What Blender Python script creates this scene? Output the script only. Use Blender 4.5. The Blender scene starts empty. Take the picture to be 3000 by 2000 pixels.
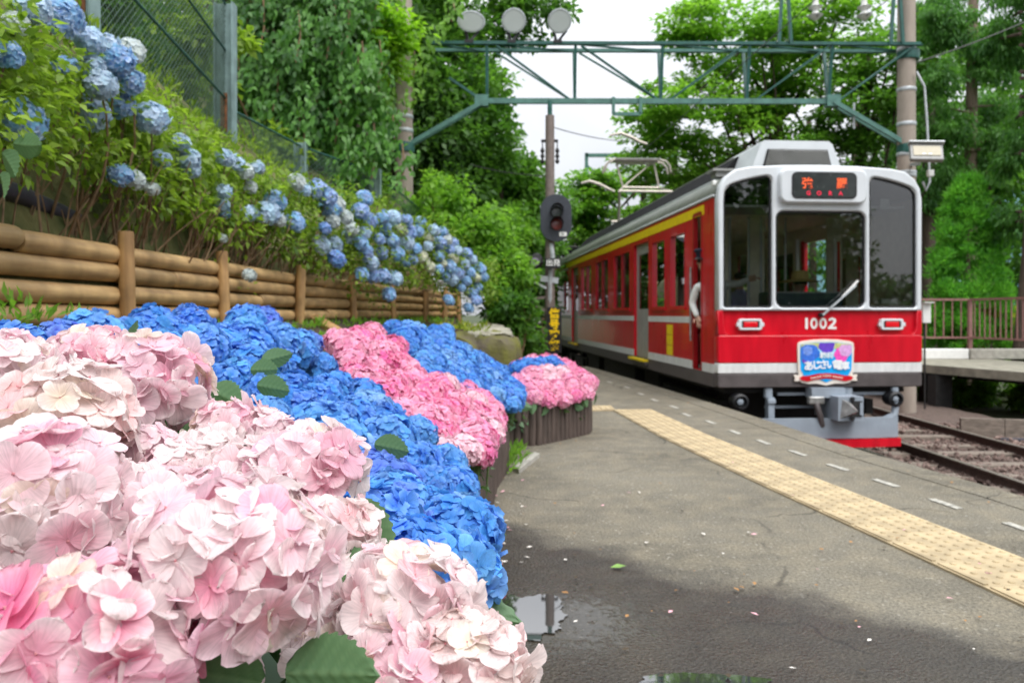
import bpy, bmesh, math, random
import numpy as np
from mathutils import Vector, Matrix, Euler
random.seed(11)
rng = np.random.default_rng(11)
R = math.radians
scene = bpy.context.scene
COL = scene.collection

# ------------------------------------------------------------------ camera, sky, sun, exposure
F, CX, V0, EYE = 1800.0, 1176.0, 721.0, 1.07      # focal length and horizon measured on the photograph (2352 px wide)
cam_data = bpy.data.cameras.new('camera')
cam = bpy.data.objects.new('camera', cam_data)
COL.objects.link(cam)
cam.location = (0, 0, EYE)
cam.rotation_euler = (R(90), 0, 0)
cam_data.sensor_width = 36
cam_data.lens = 36 * F / 2352
cam_data.shift_y = -63 / 2352
cam_data.clip_start = 0.02
cam_data.clip_end = 3000
cam_data.dof.use_dof = True
cam_data.dof.focus_distance = 1.05
cam_data.dof.aperture_fstop = 8.0
scene.camera = cam

SUN_EL, SUN_AZ = 58, 150            # azimuth measured clockwise from +Y
world = bpy.data.worlds.new('World')
scene.world = world
world.use_nodes = True
wn, wl = world.node_tree.nodes, world.node_tree.links
wn.clear()
sky_tex = wn.new('ShaderNodeTexSky'); sky_tex.sky_type = 'NISHITA'; sky_tex.sun_disc = False
sky_tex.sun_elevation = R(SUN_EL); sky_tex.sun_rotation = R(SUN_AZ)
sky_tex.air_density = 1.0; sky_tex.dust_density = 4.0; sky_tex.ozone_density = 1.0
hs = wn.new('ShaderNodeHueSaturation'); hs.inputs['Saturation'].default_value = 0.12
mixw = wn.new('ShaderNodeMixRGB'); mixw.inputs[0].default_value = 0.72
cl_tc = wn.new('ShaderNodeTexCoord')
cl_n = wn.new('ShaderNodeTexNoise'); cl_n.inputs['Scale'].default_value = 3.4; cl_n.inputs['Detail'].default_value = 5
cl_r = wn.new('ShaderNodeValToRGB')
cl_r.color_ramp.elements[0].position = 0.3; cl_r.color_ramp.elements[0].color = (7.9, 8.4, 9.3, 1)
cl_r.color_ramp.elements[1].position = 0.75; cl_r.color_ramp.elements[1].color = (12.4, 12.7, 13.2, 1)
bg = wn.new('ShaderNodeBackground'); bg.inputs['Strength'].default_value = 0.092
wo = wn.new('ShaderNodeOutputWorld')
wl.new(cl_tc.outputs['Generated'], cl_n.inputs['Vector']); wl.new(cl_n.outputs['Fac'], cl_r.inputs['Fac'])
wl.new(sky_tex.outputs['Color'], hs.inputs['Color']); wl.new(hs.outputs['Color'], mixw.inputs[1])
wl.new(cl_r.outputs['Color'], mixw.inputs[2])
# overcast sky: brightest overhead, evenly dimmer towards the whole horizon
cl_s = wn.new('ShaderNodeSeparateXYZ'); wl.new(cl_tc.outputs['Generated'], cl_s.inputs[0])
cl_g = wn.new('ShaderNodeMapRange'); cl_g.inputs['From Min'].default_value = 0.0; cl_g.inputs['From Max'].default_value = 1.0
cl_g.inputs['To Min'].default_value = 0.43; cl_g.inputs['To Max'].default_value = 1.5
wl.new(cl_s.outputs['Z'], cl_g.inputs['Value'])
cl_m = wn.new('ShaderNodeMixRGB'); cl_m.blend_type = 'MULTIPLY'; cl_m.inputs[0].default_value = 1
wl.new(mixw.outputs['Color'], cl_m.inputs[1]); wl.new(cl_g.outputs['Result'], cl_m.inputs[2])
wl.new(cl_m.outputs['Color'], bg.inputs['Color'])
wl.new(bg.outputs['Background'], wo.inputs['Surface'])

sun_data = bpy.data.lights.new('sun', 'SUN')
sun_data.energy = 1.3; sun_data.angle = R(40); sun_data.color = (1.0, 0.97, 0.92)
sun = bpy.data.objects.new('sun', sun_data)
COL.objects.link(sun)
sd = Vector((math.sin(R(SUN_AZ)) * math.cos(R(SUN_EL)), math.cos(R(SUN_AZ)) * math.cos(R(SUN_EL)), math.sin(R(SUN_EL))))
sun.rotation_euler = sd.to_track_quat('Z', 'Y').to_euler()

vs = scene.view_settings
vs.view_transform = 'Standard'; vs.look = 'None'; vs.exposure = 0.98; vs.gamma = 1.0; vs.use_curve_mapping = False
scene.render.engine = 'CYCLES'
cy = scene.cycles
cy.use_denoising = True
cy.max_bounces = 7; cy.diffuse_bounces = 4; cy.glossy_bounces = 3; cy.transmission_bounces = 4; cy.transparent_max_bounces = 10
cy.caustics_reflective = False; cy.caustics_refractive = False
cy.sample_clamp_indirect = 6

# ------------------------------------------------------------------ helpers
MW = {}                                             # world matrix of every object made

def P(u, v, Y):
    """a point seen at photo pixel (u, v), Y metres in front of the camera"""
    return Vector(((u - CX) / F * Y, Y, EYE - (v - V0) / F * Y))

def G(u, v, z=0.0):
    return P(u, v, (EYE - z) * F / (v - V0))

def place(o, parent=None, W=None):
    W = W.copy() if W is not None else Matrix.Identity(4)
    COL.objects.link(o)
    if parent is not None:
        o.parent = parent
        o.matrix_parent_inverse = MW[parent.name].inverted()
    o.matrix_basis = W
    MW[o.name] = W
    return o

def tag(o, label=None, cat=None, group=None, kind=None):
    if label: o['label'] = label
    if cat: o['category'] = cat
    if group: o['group'] = group
    if kind: o['kind'] = kind
    return o

def thing(name, label, cat, loc=(0, 0, 0), rz=0.0, group=None):
    o = bpy.data.objects.new(name, None)
    o.empty_display_size = 0.1
    place(o, None, Matrix.Translation(Vector(loc)) @ Matrix.Rotation(rz, 4, 'Z'))
    return tag(o, label, cat, group)

def frame_from(d, up=(0, 0, 1)):
    z = Vector(d).normalized()
    up = Vector(up)
    if abs(z.dot(up)) > 0.98: up = Vector((1, 0, 0))
    x = up.cross(z).normalized()
    y = z.cross(x)
    return Matrix((x, y, z)).transposed()

class MB:
    """collects shapes of ONE part"""
    def __init__(s):
        s.v = []; s.f = []; s.m = []
    def add(s, vs_, fs_, mi=0):
        o = len(s.v)
        s.v += [tuple(v) for v in vs_]
        s.f += [tuple(i + o for i in f) for f in fs_]
        s.m += [mi] * len(fs_)
        return s
    def box(s, c, size, rot=None, mi=0, bev=0.0):
        c = Vector(c); h = [k / 2 for k in size]
        if bev <= 0:
            vs_ = [Vector((x * h[0], y * h[1], z * h[2])) for x in (-1, 1) for y in (-1, 1) for z in (-1, 1)]
            fs_ = [(0, 1, 3, 2), (4, 6, 7, 5), (0, 4, 5, 1), (2, 3, 7, 6), (0, 2, 6, 4), (1, 5, 7, 3)]
        else:
            bm = bmesh.new()
            bmesh.ops.create_cube(bm, size=1)
            for w in bm.verts: w.co = Vector((w.co.x * size[0], w.co.y * size[1], w.co.z * size[2]))
            bmesh.ops.bevel(bm, geom=bm.edges[:], offset=bev, segments=2, profile=0.5, affect='EDGES')
            bm.verts.index_update()
            vs_ = [w.co.copy() for w in bm.verts]; fs_ = [[w.index for w in f.verts] for f in bm.faces]
            bm.free()
        if rot is not None: vs_ = [rot @ w for w in vs_]
        return s.add([w + c for w in vs_], fs_, mi)
    def bar(s, p, q, w, h, mi=0, up=(0, 0, 1)):
        p = Vector(p); q = Vector(q); d = q - p
        M = frame_from(d, up)
        return s.box((p + q) / 2, (w, h, d.length), M, mi)
    def tube(s, pts, rad, n=8, mi=0, cap=True):
        pts = [Vector(p) for p in pts]
        if not hasattr(rad, '__len__'): rad = [rad] * len(pts)
        vs_, fs_ = [], []
        M = None
        for i, p in enumerate(pts):
            d = pts[min(i + 1, len(pts) - 1)] - pts[max(i - 1, 0)]
            if d.length < 1e-9: d = Vector((0, 0, 1))
            if M is None: M = frame_from(d)
            else:
                z = d.normalized(); x = M.col[0] - z * M.col[0].dot(z)
                if x.length < 1e-6: M = frame_from(d)
                else:
                    x.normalize(); M = Matrix((x, z.cross(x), z)).transposed()
            for k in range(n):
                a = 2 * math.pi * k / n
                vs_.append(p + M @ Vector((math.cos(a) * rad[i], math.sin(a) * rad[i], 0)))
        for i in range(len(pts) - 1):
            for k in range(n):
                a, b = i * n + k, i * n + (k + 1) % n
                fs_.append((a, b, b + n, a + n))
        if cap:
            fs_.append(tuple(range(n - 1, -1, -1)))
            fs_.append(tuple((len(pts) - 1) * n + k for k in range(n)))
        return s.add(vs_, fs_, mi)
    def lathe(s, prof, c=(0, 0, 0), rot=None, n=16, mi=0, sx=1, sy=1, lid=True):
        """prof: list of (radius, height)"""
        c = Vector(c); vs_, fs_ = [], []
        for r, z in prof:
            for k in range(n):
                a = 2 * math.pi * k / n
                w = Vector((r * math.cos(a) * sx, r * math.sin(a) * sy, z))
                vs_.append(c + (rot @ w if rot is not None else w))
        for i in range(len(prof) - 1):
            for k in range(n):
                a, b = i * n + k, i * n + (k + 1) % n
                fs_.append((a, b, b + n, a + n))
        fs_.append(tuple(range(n - 1, -1, -1)))
        if lid: fs_.append(tuple((len(prof) - 1) * n + k for k in range(n)))
        return s.add(vs_, fs_, mi)
    def prism(s, poly, axis, a, b, mi=0):
        """poly: 2-D outline extruded along axis 'x','y' or 'z' from a to b"""
        def mk(p, t):
            if axis == 'y': return Vector((p[0], t, p[1]))
            if axis == 'x': return Vector((t, p[0], p[1]))
            return Vector((p[0], p[1], t))
        n = len(poly)
        vs_ = [mk(p, a) for p in poly] + [mk(p, b) for p in poly]
        fs_ = [(i, (i + 1) % n, (i + 1) % n + n, i + n) for i in range(n)]
        fs_ += [tuple(range(n - 1, -1, -1)), tuple(range(n, 2 * n))]
        return s.add(vs_, fs_, mi)
    def ball(s, c, r, n=10, m=6, mi=0):
        c = Vector(c)
        if not hasattr(r, '__len__'): r = (r, r, r)
        vs_, fs_ = [c + Vector((0, 0, -r[2]))], []
        for i in range(1, m):
            t = -math.pi / 2 + math.pi * i / m
            for k in range(n):
                a = 2 * math.pi * k / n
                vs_.append(c + Vector((r[0] * math.cos(t) * math.cos(a), r[1] * math.cos(t) * math.sin(a), r[2] * math.sin(t))))
        vs_.append(c + Vector((0, 0, r[2])))
        for k in range(n):
            fs_.append((0, 1 + (k + 1) % n, 1 + k))
            fs_.append((len(vs_) - 1, 1 + (m - 2) * n + k, 1 + (m - 2) * n + (k + 1) % n))
        for i in range(m - 2):
            for k in range(n):
                a, b = 1 + i * n + k, 1 + i * n + (k + 1) % n
                fs_.append((a, b, b + n, a + n))
        return s.add(vs_, fs_, mi)
    def mesh(s, name, mats, smooth=False):
        me = bpy.data.meshes.new(name)
        me.from_pydata(s.v, [], s.f)
        if not isinstance(mats, (list, tuple)): mats = [mats]
        for m in mats: me.materials.append(m)
        if len(mats) > 1: me.polygons.foreach_set('material_index', s.m)
        bm = bmesh.new(); bm.from_mesh(me)
        bmesh.ops.recalc_face_normals(bm, faces=bm.faces[:])
        bm.to_mesh(me); bm.free()
        if smooth: smooth_by_angle(me)
        me.update()
        return me
    def build(s, name, mats, parent=None, W=None, smooth=False):
        o = bpy.data.objects.new(name, s.mesh(name, mats, smooth))
        return place(o, parent, W)

def smooth_by_angle(me, ang=40):
    me.polygons.foreach_set('use_smooth', [True] * len(me.polygons))
    try: me.set_sharp_from_angle(angle=R(ang))
    except Exception: pass

def obj(name, me, parent=None, W=None):
    return place(bpy.data.objects.new(name, me), parent, W)

def outline_mesh(name, polys, depth, mats, bevel=0.0):
    """closed 2-D outlines (holes allowed) filled and extruded: lies in x/z, faces -y"""
    cu = bpy.data.curves.new(name, 'CURVE')
    cu.dimensions = '2D'; cu.fill_mode = 'BOTH'
    cu.extrude = depth / 2; cu.bevel_depth = bevel; cu.bevel_resolution = 1
    if bevel: cu.offset = -bevel
    for poly in polys:
        sp = cu.splines.new('POLY'); sp.points.add(len(poly) - 1)
        for i, p in enumerate(poly): sp.points[i].co = (p[0], p[1], 0, 1)
        sp.use_cyclic_u = True
    return _curve_to_mesh(name, cu, mats)

def _curve_to_mesh(name, cu, mats):
    tmp = bpy.data.objects.new(name, cu)
    COL.objects.link(tmp)
    dg = bpy.context.evaluated_depsgraph_get(); dg.update()
    me = bpy.data.meshes.new_from_object(tmp.evaluated_get(dg))
    bpy.data.objects.remove(tmp); bpy.data.curves.remove(cu)
    me.materials.clear()
    for m in (mats if isinstance(mats, (list, tuple)) else [mats]): me.materials.append(m)
    me.transform(Matrix.Rotation(R(90), 4, 'X'))
    me.name = name
    return me

def text_mesh(name, body, size, m, extrude=0.002, bold=0.0, spacing=1.0):
    cu = bpy.data.curves.new(name, 'FONT')
    cu.body = body; cu.size = size; cu.extrude = extrude; cu.offset = bold
    cu.align_x = 'CENTER'; cu.align_y = 'CENTER'; cu.space_character = spacing; cu.resolution_u = 3
    return _curve_to_mesh(name, cu, m)

def rrect(x0, x1, z0, z1, r, n=5, corners=(1, 1, 1, 1)):
    out = []
    rs = [r * c for c in corners]                   # bl, br, tr, tl
    for (cx, cz, a0, q) in ((x0 + rs[0], z0 + rs[0], 180, rs[0]), (x1 - rs[1], z0 + rs[1], 270, rs[1]), (x1 - rs[2], z1 - rs[2], 0, rs[2]), (x0 + rs[3], z1 - rs[3], 90, rs[3])):
        for k in range(n + 1):
            a = R(a0 + 90 * k / n)
            out.append((cx + q * math.cos(a), cz + q * math.sin(a)))
    return out

# ------------------------------------------------------------------ materials
def new_mat(name):
    m = bpy.data.materials.new(name); m.use_nodes = True
    nt = m.node_tree
    return m, nt.nodes, nt.links, nt.nodes['Principled BSDF']

def mat(name, col, rough=0.6, metal=0.0, var=0.12, scale=12.0, bump=0.0, bscale=60.0, spec=0.4, col2=None, coat=0.0, stretch=None, emit=None):
    """a plain surface with procedural unevenness in colour, roughness and relief"""
    m, n, l, b = new_mat(name)
    tc = n.new('ShaderNodeTexCoord')
    vec = tc.outputs['Object']
    if stretch:
        mp = n.new('ShaderNodeMapping'); mp.inputs['Scale'].default_value = stretch
        l.new(vec, mp.inputs['Vector']); vec = mp.outputs['Vector']
    nz = n.new('ShaderNodeTexNoise'); nz.inputs['Scale'].default_value = scale; nz.inputs['Detail'].default_value = 6
    l.new(vec, nz.inputs['Vector'])
    rp = n.new('ShaderNodeValToRGB')
    c = Vector(col[:3])
    a = c * (1 - var); z = Vector(col2[:3]) if col2 else c * (1 + var)
    rp.color_ramp.elements[0].position = 0.32; rp.color_ramp.elements[0].color = (*a, 1)
    rp.color_ramp.elements[1].position = 0.68; rp.color_ramp.elements[1].color = (*z, 1)
    l.new(nz.outputs['Fac'], rp.inputs['Fac']); l.new(rp.outputs['Color'], b.inputs['Base Color'])
    mr = n.new('ShaderNodeMapRange'); mr.inputs['To Min'].default_value = max(0.02, rough - 0.08); mr.inputs['To Max'].default_value = min(1, rough + 0.08)
    l.new(nz.outputs['Fac'], mr.inputs['Value']); l.new(mr.outputs['Result'], b.inputs['Roughness'])
    b.inputs['Metallic'].default_value = metal
    b.inputs['Specular IOR Level'].default_value = spec
    b.inputs['Coat Weight'].default_value = coat; b.inputs['Coat Roughness'].default_value = 0.08
    if bump:
        n2 = n.new('ShaderNodeTexNoise'); n2.inputs['Scale'].default_value = bscale; n2.inputs['Detail'].default_value = 8
        l.new(vec, n2.inputs['Vector'])
        bp = n.new('ShaderNodeBump'); bp.inputs['Strength'].default_value = bump; bp.inputs['Distance'].default_value = 0.02
        l.new(n2.outputs['Fac'], bp.inputs['Height']); l.new(bp.outputs['Normal'], b.inputs['Normal'])
    if emit:
        b.inputs['Emission Color'].default_value = (*emit[:3], 1); b.inputs['Emission Strength'].default_value = emit[3]
    return m

def leaf_mat(name, c1, c2, trans=0.35, rough=0.5, spec=0.35):
    """leaf tissue: each leaf its own green (attribute rnd), light passing through"""
    m, n, l, b = new_mat(name)
    at = n.new('ShaderNodeAttribute'); at.attribute_name = 'rnd'
    oi = n.new('ShaderNodeObjectInfo')
    ad = n.new('ShaderNodeMath'); ad.operation = 'MULTIPLY_ADD'; ad.inputs[1].default_value = 0.22
    l.new(oi.outputs['Random'], ad.inputs[0]); l.new(at.outputs['Fac'], ad.inputs[2])
    rp = n.new('ShaderNodeValToRGB')
    rp.color_ramp.elements[0].position = 0.05; rp.color_ramp.elements[0].color = (*c1, 1)
    rp.color_ramp.elements[1].position = 1.05; rp.color_ramp.elements[1].color = (*c2, 1)
    l.new(ad.outputs[0], rp.inputs['Fac']); l.new(rp.outputs['Color'], b.inputs['Base Color'])
    b.inputs['Roughness'].default_value = rough; b.inputs['Specular IOR Level'].default_value = spec
    tr = n.new('ShaderNodeBsdfTranslucent')
    mg = n.new('ShaderNodeMixRGB'); mg.blend_type = 'MULTIPLY'; mg.inputs[0].default_value = 1; mg.inputs[2].default_value = (1.25, 1.35, 0.7, 1)
    l.new(rp.outputs['Color'], mg.inputs[1]); l.new(mg.outputs['Color'], tr.inputs['Color'])
    mx = n.new('ShaderNodeMixShader'); mx.inputs[0].default_value = trans
    l.new(b.outputs[0], mx.inputs[1]); l.new(tr.outputs[0], mx.inputs[2])
    l.new(mx.outputs[0], n['Material Output'].inputs['Surface'])
    return m

def petal_mat(name, edge, edge_mix=0.6, val_var=0.2, hue_var=0.02, trans=0.32):
    """petal pigment: the object's colour in the middle, paler to the rim (attribute t), each floret a little different (attribute rnd)"""
    m, n, l, b = new_mat(name)
    oi = n.new('ShaderNodeObjectInfo')
    at = n.new('ShaderNodeAttribute'); at.attribute_name = 't'
    ar = n.new('ShaderNodeAttribute'); ar.attribute_name = 'rnd'
    s = n.new('ShaderNodeMath'); s.operation = 'MULTIPLY_ADD'; s.inputs[1].default_value = 0.9
    l.new(oi.outputs['Random'], s.inputs[0]); l.new(ar.outputs['Fac'], s.inputs[2])
    fr = n.new('ShaderNodeMath'); fr.operation = 'FRACT'; l.new(s.outputs[0], fr.inputs[0])
    hsv = n.new('ShaderNodeHueSaturation')
    mh = n.new('ShaderNodeMapRange'); mh.inputs['To Min'].default_value = 0.5 - hue_var; mh.inputs['To Max'].default_value = 0.5 + hue_var
    mv = n.new('ShaderNodeMapRange'); mv.inputs['To Min'].default_value = 1 - val_var; mv.inputs['To Max'].default_value = 1 + val_var
    l.new(fr.outputs[0], mh.inputs['Value']); l.new(mh.outputs['Result'], hsv.inputs['Hue'])
    s2 = n.new('ShaderNodeMath'); s2.operation = 'MULTIPLY'; s2.inputs[1].default_value = 7.31
    f2 = n.new('ShaderNodeMath'); f2.operation = 'FRACT'
    l.new(fr.outputs[0], s2.inputs[0]); l.new(s2.outputs[0], f2.inputs[0])
    l.new(f2.outputs[0], mv.inputs['Value']); l.new(mv.outputs['Result'], hsv.inputs['Value'])
    l.new(oi.outputs['Color'], hsv.inputs['Color'])
    # how far the rim fades differs per floret
    em = n.new('ShaderNodeMapRange'); em.inputs['To Min'].default_value = edge_mix * 0.35; em.inputs['To Max'].default_value = min(1, edge_mix * 1.5)
    l.new(fr.outputs[0], em.inputs['Value'])
    pw = n.new('ShaderNodeMath'); pw.operation = 'POWER'; pw.inputs[1].default_value = 1.1
    l.new(at.outputs['Fac'], pw.inputs[0])
    fa = n.new('ShaderNodeMath'); fa.operation = 'MULTIPLY'; l.new(pw.outputs[0], fa.inputs[0]); l.new(em.outputs['Result'], fa.inputs[1])
    mx = n.new('ShaderNodeMixRGB'); mx.inputs[2].default_value = (*edge, 1)
    l.new(fa.outputs[0], mx.inputs[0]); l.new(hsv.outputs['Color'], mx.inputs[1])
    tc = n.new('ShaderNodeTexCoord')
    nz = n.new('ShaderNodeTexNoise'); nz.inputs['Scale'].default_value = 90; nz.inputs['Detail'].default_value = 4
    l.new(tc.outputs['Object'], nz.inputs['Vector'])
    rr = n.new('ShaderNodeMapRange'); rr.inputs['From Min'].default_value = 0.3; rr.inputs['From Max'].default_value = 0.7
    rr.inputs['To Min'].default_value = 0.9; rr.inputs['To Max'].default_value = 1.06
    l.new(nz.outputs['Fac'], rr.inputs['Value'])
    # veins fanning out from the floret's heart
    sp = n.new('ShaderNodeSeparateXYZ'); l.new(tc.outputs['Object'], sp.inputs[0])
    an = n.new('ShaderNodeMath'); an.operation = 'ARCTAN2'; l.new(sp.outputs['Y'], an.inputs[0]); l.new(sp.outputs['X'], an.inputs[1])
    ak = n.new('ShaderNodeMath'); ak.operation = 'MULTIPLY'; ak.inputs[1].default_value = 8.0; l.new(an.outputs[0], ak.inputs[0])
    rk = n.new('ShaderNodeMath'); rk.operation = 'MULTIPLY'; rk.inputs[1].default_value = 22.0; l.new(oi.outputs['Random'], rk.inputs[0])
    cb = n.new('ShaderNodeCombineXYZ'); l.new(ak.outputs[0], cb.inputs[0]); l.new(at.outputs['Fac'], cb.inputs[1]); l.new(rk.outputs[0], cb.inputs[2])
    vn = n.new('ShaderNodeTexNoise'); vn.inputs['Scale'].default_value = 1.6; vn.inputs['Detail'].default_value = 4; l.new(cb.outputs[0], vn.inputs['Vector'])
    vr = n.new('ShaderNodeMapRange'); vr.inputs['From Min'].default_value = 0.35; vr.inputs['From Max'].default_value = 0.62; vr.inputs['To Min'].default_value = 0.86; vr.inputs['To Max'].default_value = 1.04
    l.new(vn.outputs['Fac'], vr.inputs['Value'])
    rv = n.new('ShaderNodeMath'); rv.operation = 'MULTIPLY'; l.new(rr.outputs['Result'], rv.inputs[0]); l.new(vr.outputs['Result'], rv.inputs[1])
    mv2 = n.new('ShaderNodeMixRGB'); mv2.blend_type = 'MULTIPLY'; mv2.inputs[0].default_value = 1
    l.new(mx.outputs['Color'], mv2.inputs[1]); l.new(rv.outputs[0], mv2.inputs[2])
    bp = n.new('ShaderNodeBump'); bp.inputs['Strength'].default_value = 0.25; bp.inputs['Distance'].default_value = 0.003
    l.new(nz.outputs['Fac'], bp.inputs['Height']); l.new(bp.outputs['Normal'], b.inputs['Normal'])
    l.new(mv2.outputs['Color'], b.inputs['Base Color'])
    b.inputs['Roughness'].default_value = 0.62; b.inputs['Specular IOR Level'].default_value = 0.22
    tr = n.new('ShaderNodeBsdfTranslucent'); l.new(mv2.outputs['Color'], tr.inputs['Color'])
    ms = n.new('ShaderNodeMixShader'); ms.inputs[0].default_value = trans
    l.new(b.outputs[0], ms.inputs[1]); l.new(tr.outputs[0], ms.inputs[2])
    l.new(ms.outputs[0], n['Material Output'].inputs['Surface'])
    return m

def glass_mat(name, tint=(0.75, 0.82, 0.82), refl=1.0):
    m, n, l, b = new_mat(name)
    n.remove(b)
    tr = n.new('ShaderNodeBsdfTransparent'); tr.inputs['Color'].default_value = (*tint, 1)
    gl = n.new('ShaderNodeBsdfGlossy'); gl.inputs['Roughness'].default_value = 0.015; gl.inputs['Color'].default_value = (refl, refl, refl, 1)
    fn = n.new('ShaderNodeFresnel'); fn.inputs['IOR'].default_value = 2.1
    mx = n.new('ShaderNodeMixShader')
    l.new(fn.outputs[0], mx.inputs[0]); l.new(tr.outputs[0], mx.inputs[1]); l.new(gl.outputs[0], mx.inputs[2])
    l.new(mx.outputs[0], n['Material Output'].inputs['Surface'])
    return m

M = {}
M['red'] = mat('red_paint', (0.55, 0.003, 0.016), 0.3, var=0.13, scale=3.5, coat=0.35, spec=0.4, stretch=(2.5, 2.5, 0.5))
M['dark_red'] = mat('dark_red_paint', (0.33, 0.008, 0.012), 0.35, var=0.12, scale=4, coat=0.3)
M['silver'] = mat('silver_paint', (0.62, 0.65, 0.68), 0.32, var=0.05, scale=4, coat=0.25)
M['grey_metal'] = mat('dull_grey_metal', (0.30, 0.30, 0.29), 0.4, var=0.14, scale=6)
M['white_band'] = mat('white_band_paint', (0.66, 0.665, 0.66), 0.45, var=0.12, scale=5, stretch=(2.5, 2.5, 0.6))
M['skirt'] = mat('brown_grey_skirt', (0.085, 0.072, 0.072), 0.5, var=0.18, scale=6)
M['yellow'] = mat('yellow_band', (0.84, 0.62, 0.01), 0.5, var=0.08)
M['roof'] = mat('roof_grey_green', (0.16, 0.17, 0.145), 0.45, var=0.2, scale=5)
M['fairing'] = mat('matt_black_fairing', (0.014, 0.014, 0.015), 0.85, var=0.3, spec=0.1)
M['black'] = mat('black_rubber', (0.012, 0.012, 0.014), 0.5, var=0.2)
M['under'] = mat('underframe_black', (0.02, 0.019, 0.019), 0.7, var=0.4, scale=9)
M['pilot'] = mat('blue_grey_paint', (0.27, 0.31, 0.36), 0.45, var=0.1, scale=6)
M['steel'] = mat('worn_steel', (0.42, 0.42, 0.41), 0.35, metal=0.7, var=0.25, scale=15)
M['panto'] = mat('pantograph_steel', (0.40, 0.36, 0.31), 0.35, metal=0.3, var=0.15, scale=15)
M['white'] = mat('white_enamel', (0.78, 0.78, 0.76), 0.4, var=0.05)
M['lens_red'] = mat('red_lens', (0.7, 0.01, 0.02), 0.15, var=0.1, coat=0.6)
M['glass'] = glass_mat('window_glass', (0.88, 0.93, 0.92))
M['side_glass'] = glass_mat('side_window_glass', (0.88, 0.92, 0.90), 1.0)
M['screen'] = mat('display_panel', (0.03, 0.035, 0.035), 0.25, var=0.15, coat=0.4)
M['led_orange'] = mat('led_orange', (0.8, 0.12, 0.03), 0.5, var=0.05, emit=(1.0, 0.10, 0.02, 0.38))
M['led_red'] = mat('led_red', (0.7, 0.02, 0.06), 0.5, var=0.05, emit=(0.9, 0.01, 0.06, 0.3))
M['cream'] = mat('cream_panel', (0.78, 0.74, 0.60), 0.5, var=0.06)
M['interior'] = mat('interior_grey', (0.42, 0.42, 0.40), 0.6, var=0.1)
M['console'] = mat('console_slate', (0.10, 0.15, 0.17), 0.5, var=0.1)
M['seat'] = mat('seat_cloth', (0.30, 0.05, 0.05), 0.9, var=0.2, scale=40)
M['skin'] = mat('skin', (0.55, 0.34, 0.25), 0.5, var=0.06)
M['shirt_white'] = mat('white_shirt', (0.68, 0.70, 0.68), 0.8, var=0.08, scale=30)
M['shirt_mauve'] = mat('mauve_shirt', (0.24, 0.24, 0.42), 0.8, var=0.1, scale=30)
M['navy'] = mat('navy_cloth', (0.012, 0.015, 0.035), 0.8, var=0.2, scale=30)
M['straw'] = mat('straw_weave', (0.62, 0.44, 0.18), 0.8, var=0.2, scale=60)
M['hair'] = mat('dark_hair', (0.015, 0.012, 0.01), 0.5, var=0.3)
M['concrete'] = mat('concrete', (0.36, 0.34, 0.30), 0.85, var=0.2, scale=9, bump=0.3)
M['old_concrete'] = mat('stained_concrete', (0.25, 0.235, 0.185), 0.9, var=0.3, scale=4, bump=0.4, bscale=25)
M['pole'] = mat('pole_concrete', (0.33, 0.28, 0.235), 0.8, var=0.14, scale=5, bump=0.15, stretch=(1, 1, 0.25))
M['post_brown'] = mat('signal_post_brown', (0.17, 0.135, 0.12), 0.6, var=0.15)
M['green_steel'] = mat('green_steel_paint', (0.022, 0.095, 0.080), 0.45, var=0.22, scale=7)
M['green_light'] = mat('faded_green_paint', (0.075, 0.175, 0.148), 0.5, var=0.2, scale=7)
M['galv'] = mat('galvanised_steel', (0.46, 0.49, 0.51), 0.45, metal=0.35, var=0.15, scale=12)
M['rust'] = mat('rust', (0.22, 0.09, 0.04), 0.9, var=0.4, scale=25, bump=0.3)
M['signal_black'] = mat('signal_black', (0.035, 0.04, 0.052), 0.5, var=0.12)
M['sign_black'] = mat('sign_black', (0.012, 0.011, 0.013), 0.4, var=0.1)
M['sign_yellow'] = mat('sign_yellow', (0.85, 0.55, 0.0), 0.5, var=0.05)
M['lamp_glass'] = mat('lamp_lens', (0.40, 0.43, 0.42), 0.12, var=0.03, scale=4, coat=0.5)
M['porcelain'] = mat('insulator_porcelain', (0.62, 0.62, 0.60), 0.2, var=0.08, coat=0.5)
M['log_dark'] = mat('dark_stained_log', (0.085, 0.062, 0.052), 0.75, var=0.3, scale=6, bump=0.4, bscale=40, stretch=(6, 6, 0.7))
M['rail_top'] = mat('rail_steel', (0.30, 0.26, 0.23), 0.35, metal=0.6, var=0.2, scale=20)
M['rail_rust'] = mat('rail_rust', (0.060, 0.036, 0.028), 0.85, var=0.3, scale=20, bump=0.2)
M['sleeper'] = mat('weathered_sleeper', (0.20, 0.165, 0.135), 0.9, var=0.35, scale=6, bump=0.5, bscale=30, stretch=(0.6, 5, 5))
M['railing'] = mat('brown_railing_paint', (0.27, 0.135, 0.125), 0.5, var=0.15)
M['stone'] = mat('ballast_stone', (0.19, 0.135, 0.115), 0.9, var=0.45, scale=3, bump=0.4)
M['bark'] = mat('bark', (0.085, 0.062, 0.048), 0.95, var=0.4, scale=6, bump=0.8, bscale=22, stretch=(4, 4, 0.5))
M['cedar_bark'] = mat('cedar_bark', (0.21, 0.155, 0.12), 0.95, var=0.35, scale=5, bump=0.9, bscale=18, stretch=(5, 5, 0.4))
M['stem'] = mat('woody_stem', (0.23, 0.15, 0.085), 0.85, var=0.3, scale=18)
M['green_stem'] = mat('green_stem', (0.10, 0.17, 0.05), 0.7, var=0.2, scale=18)
M['soil'] = mat('garden_soil', (0.060, 0.042, 0.030), 0.95, var=0.4, scale=9, bump=0.8, bscale=30)
M['pipe'] = mat('dark_plastic_pipe', (0.045, 0.045, 0.06), 0.5, var=0.2)
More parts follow.
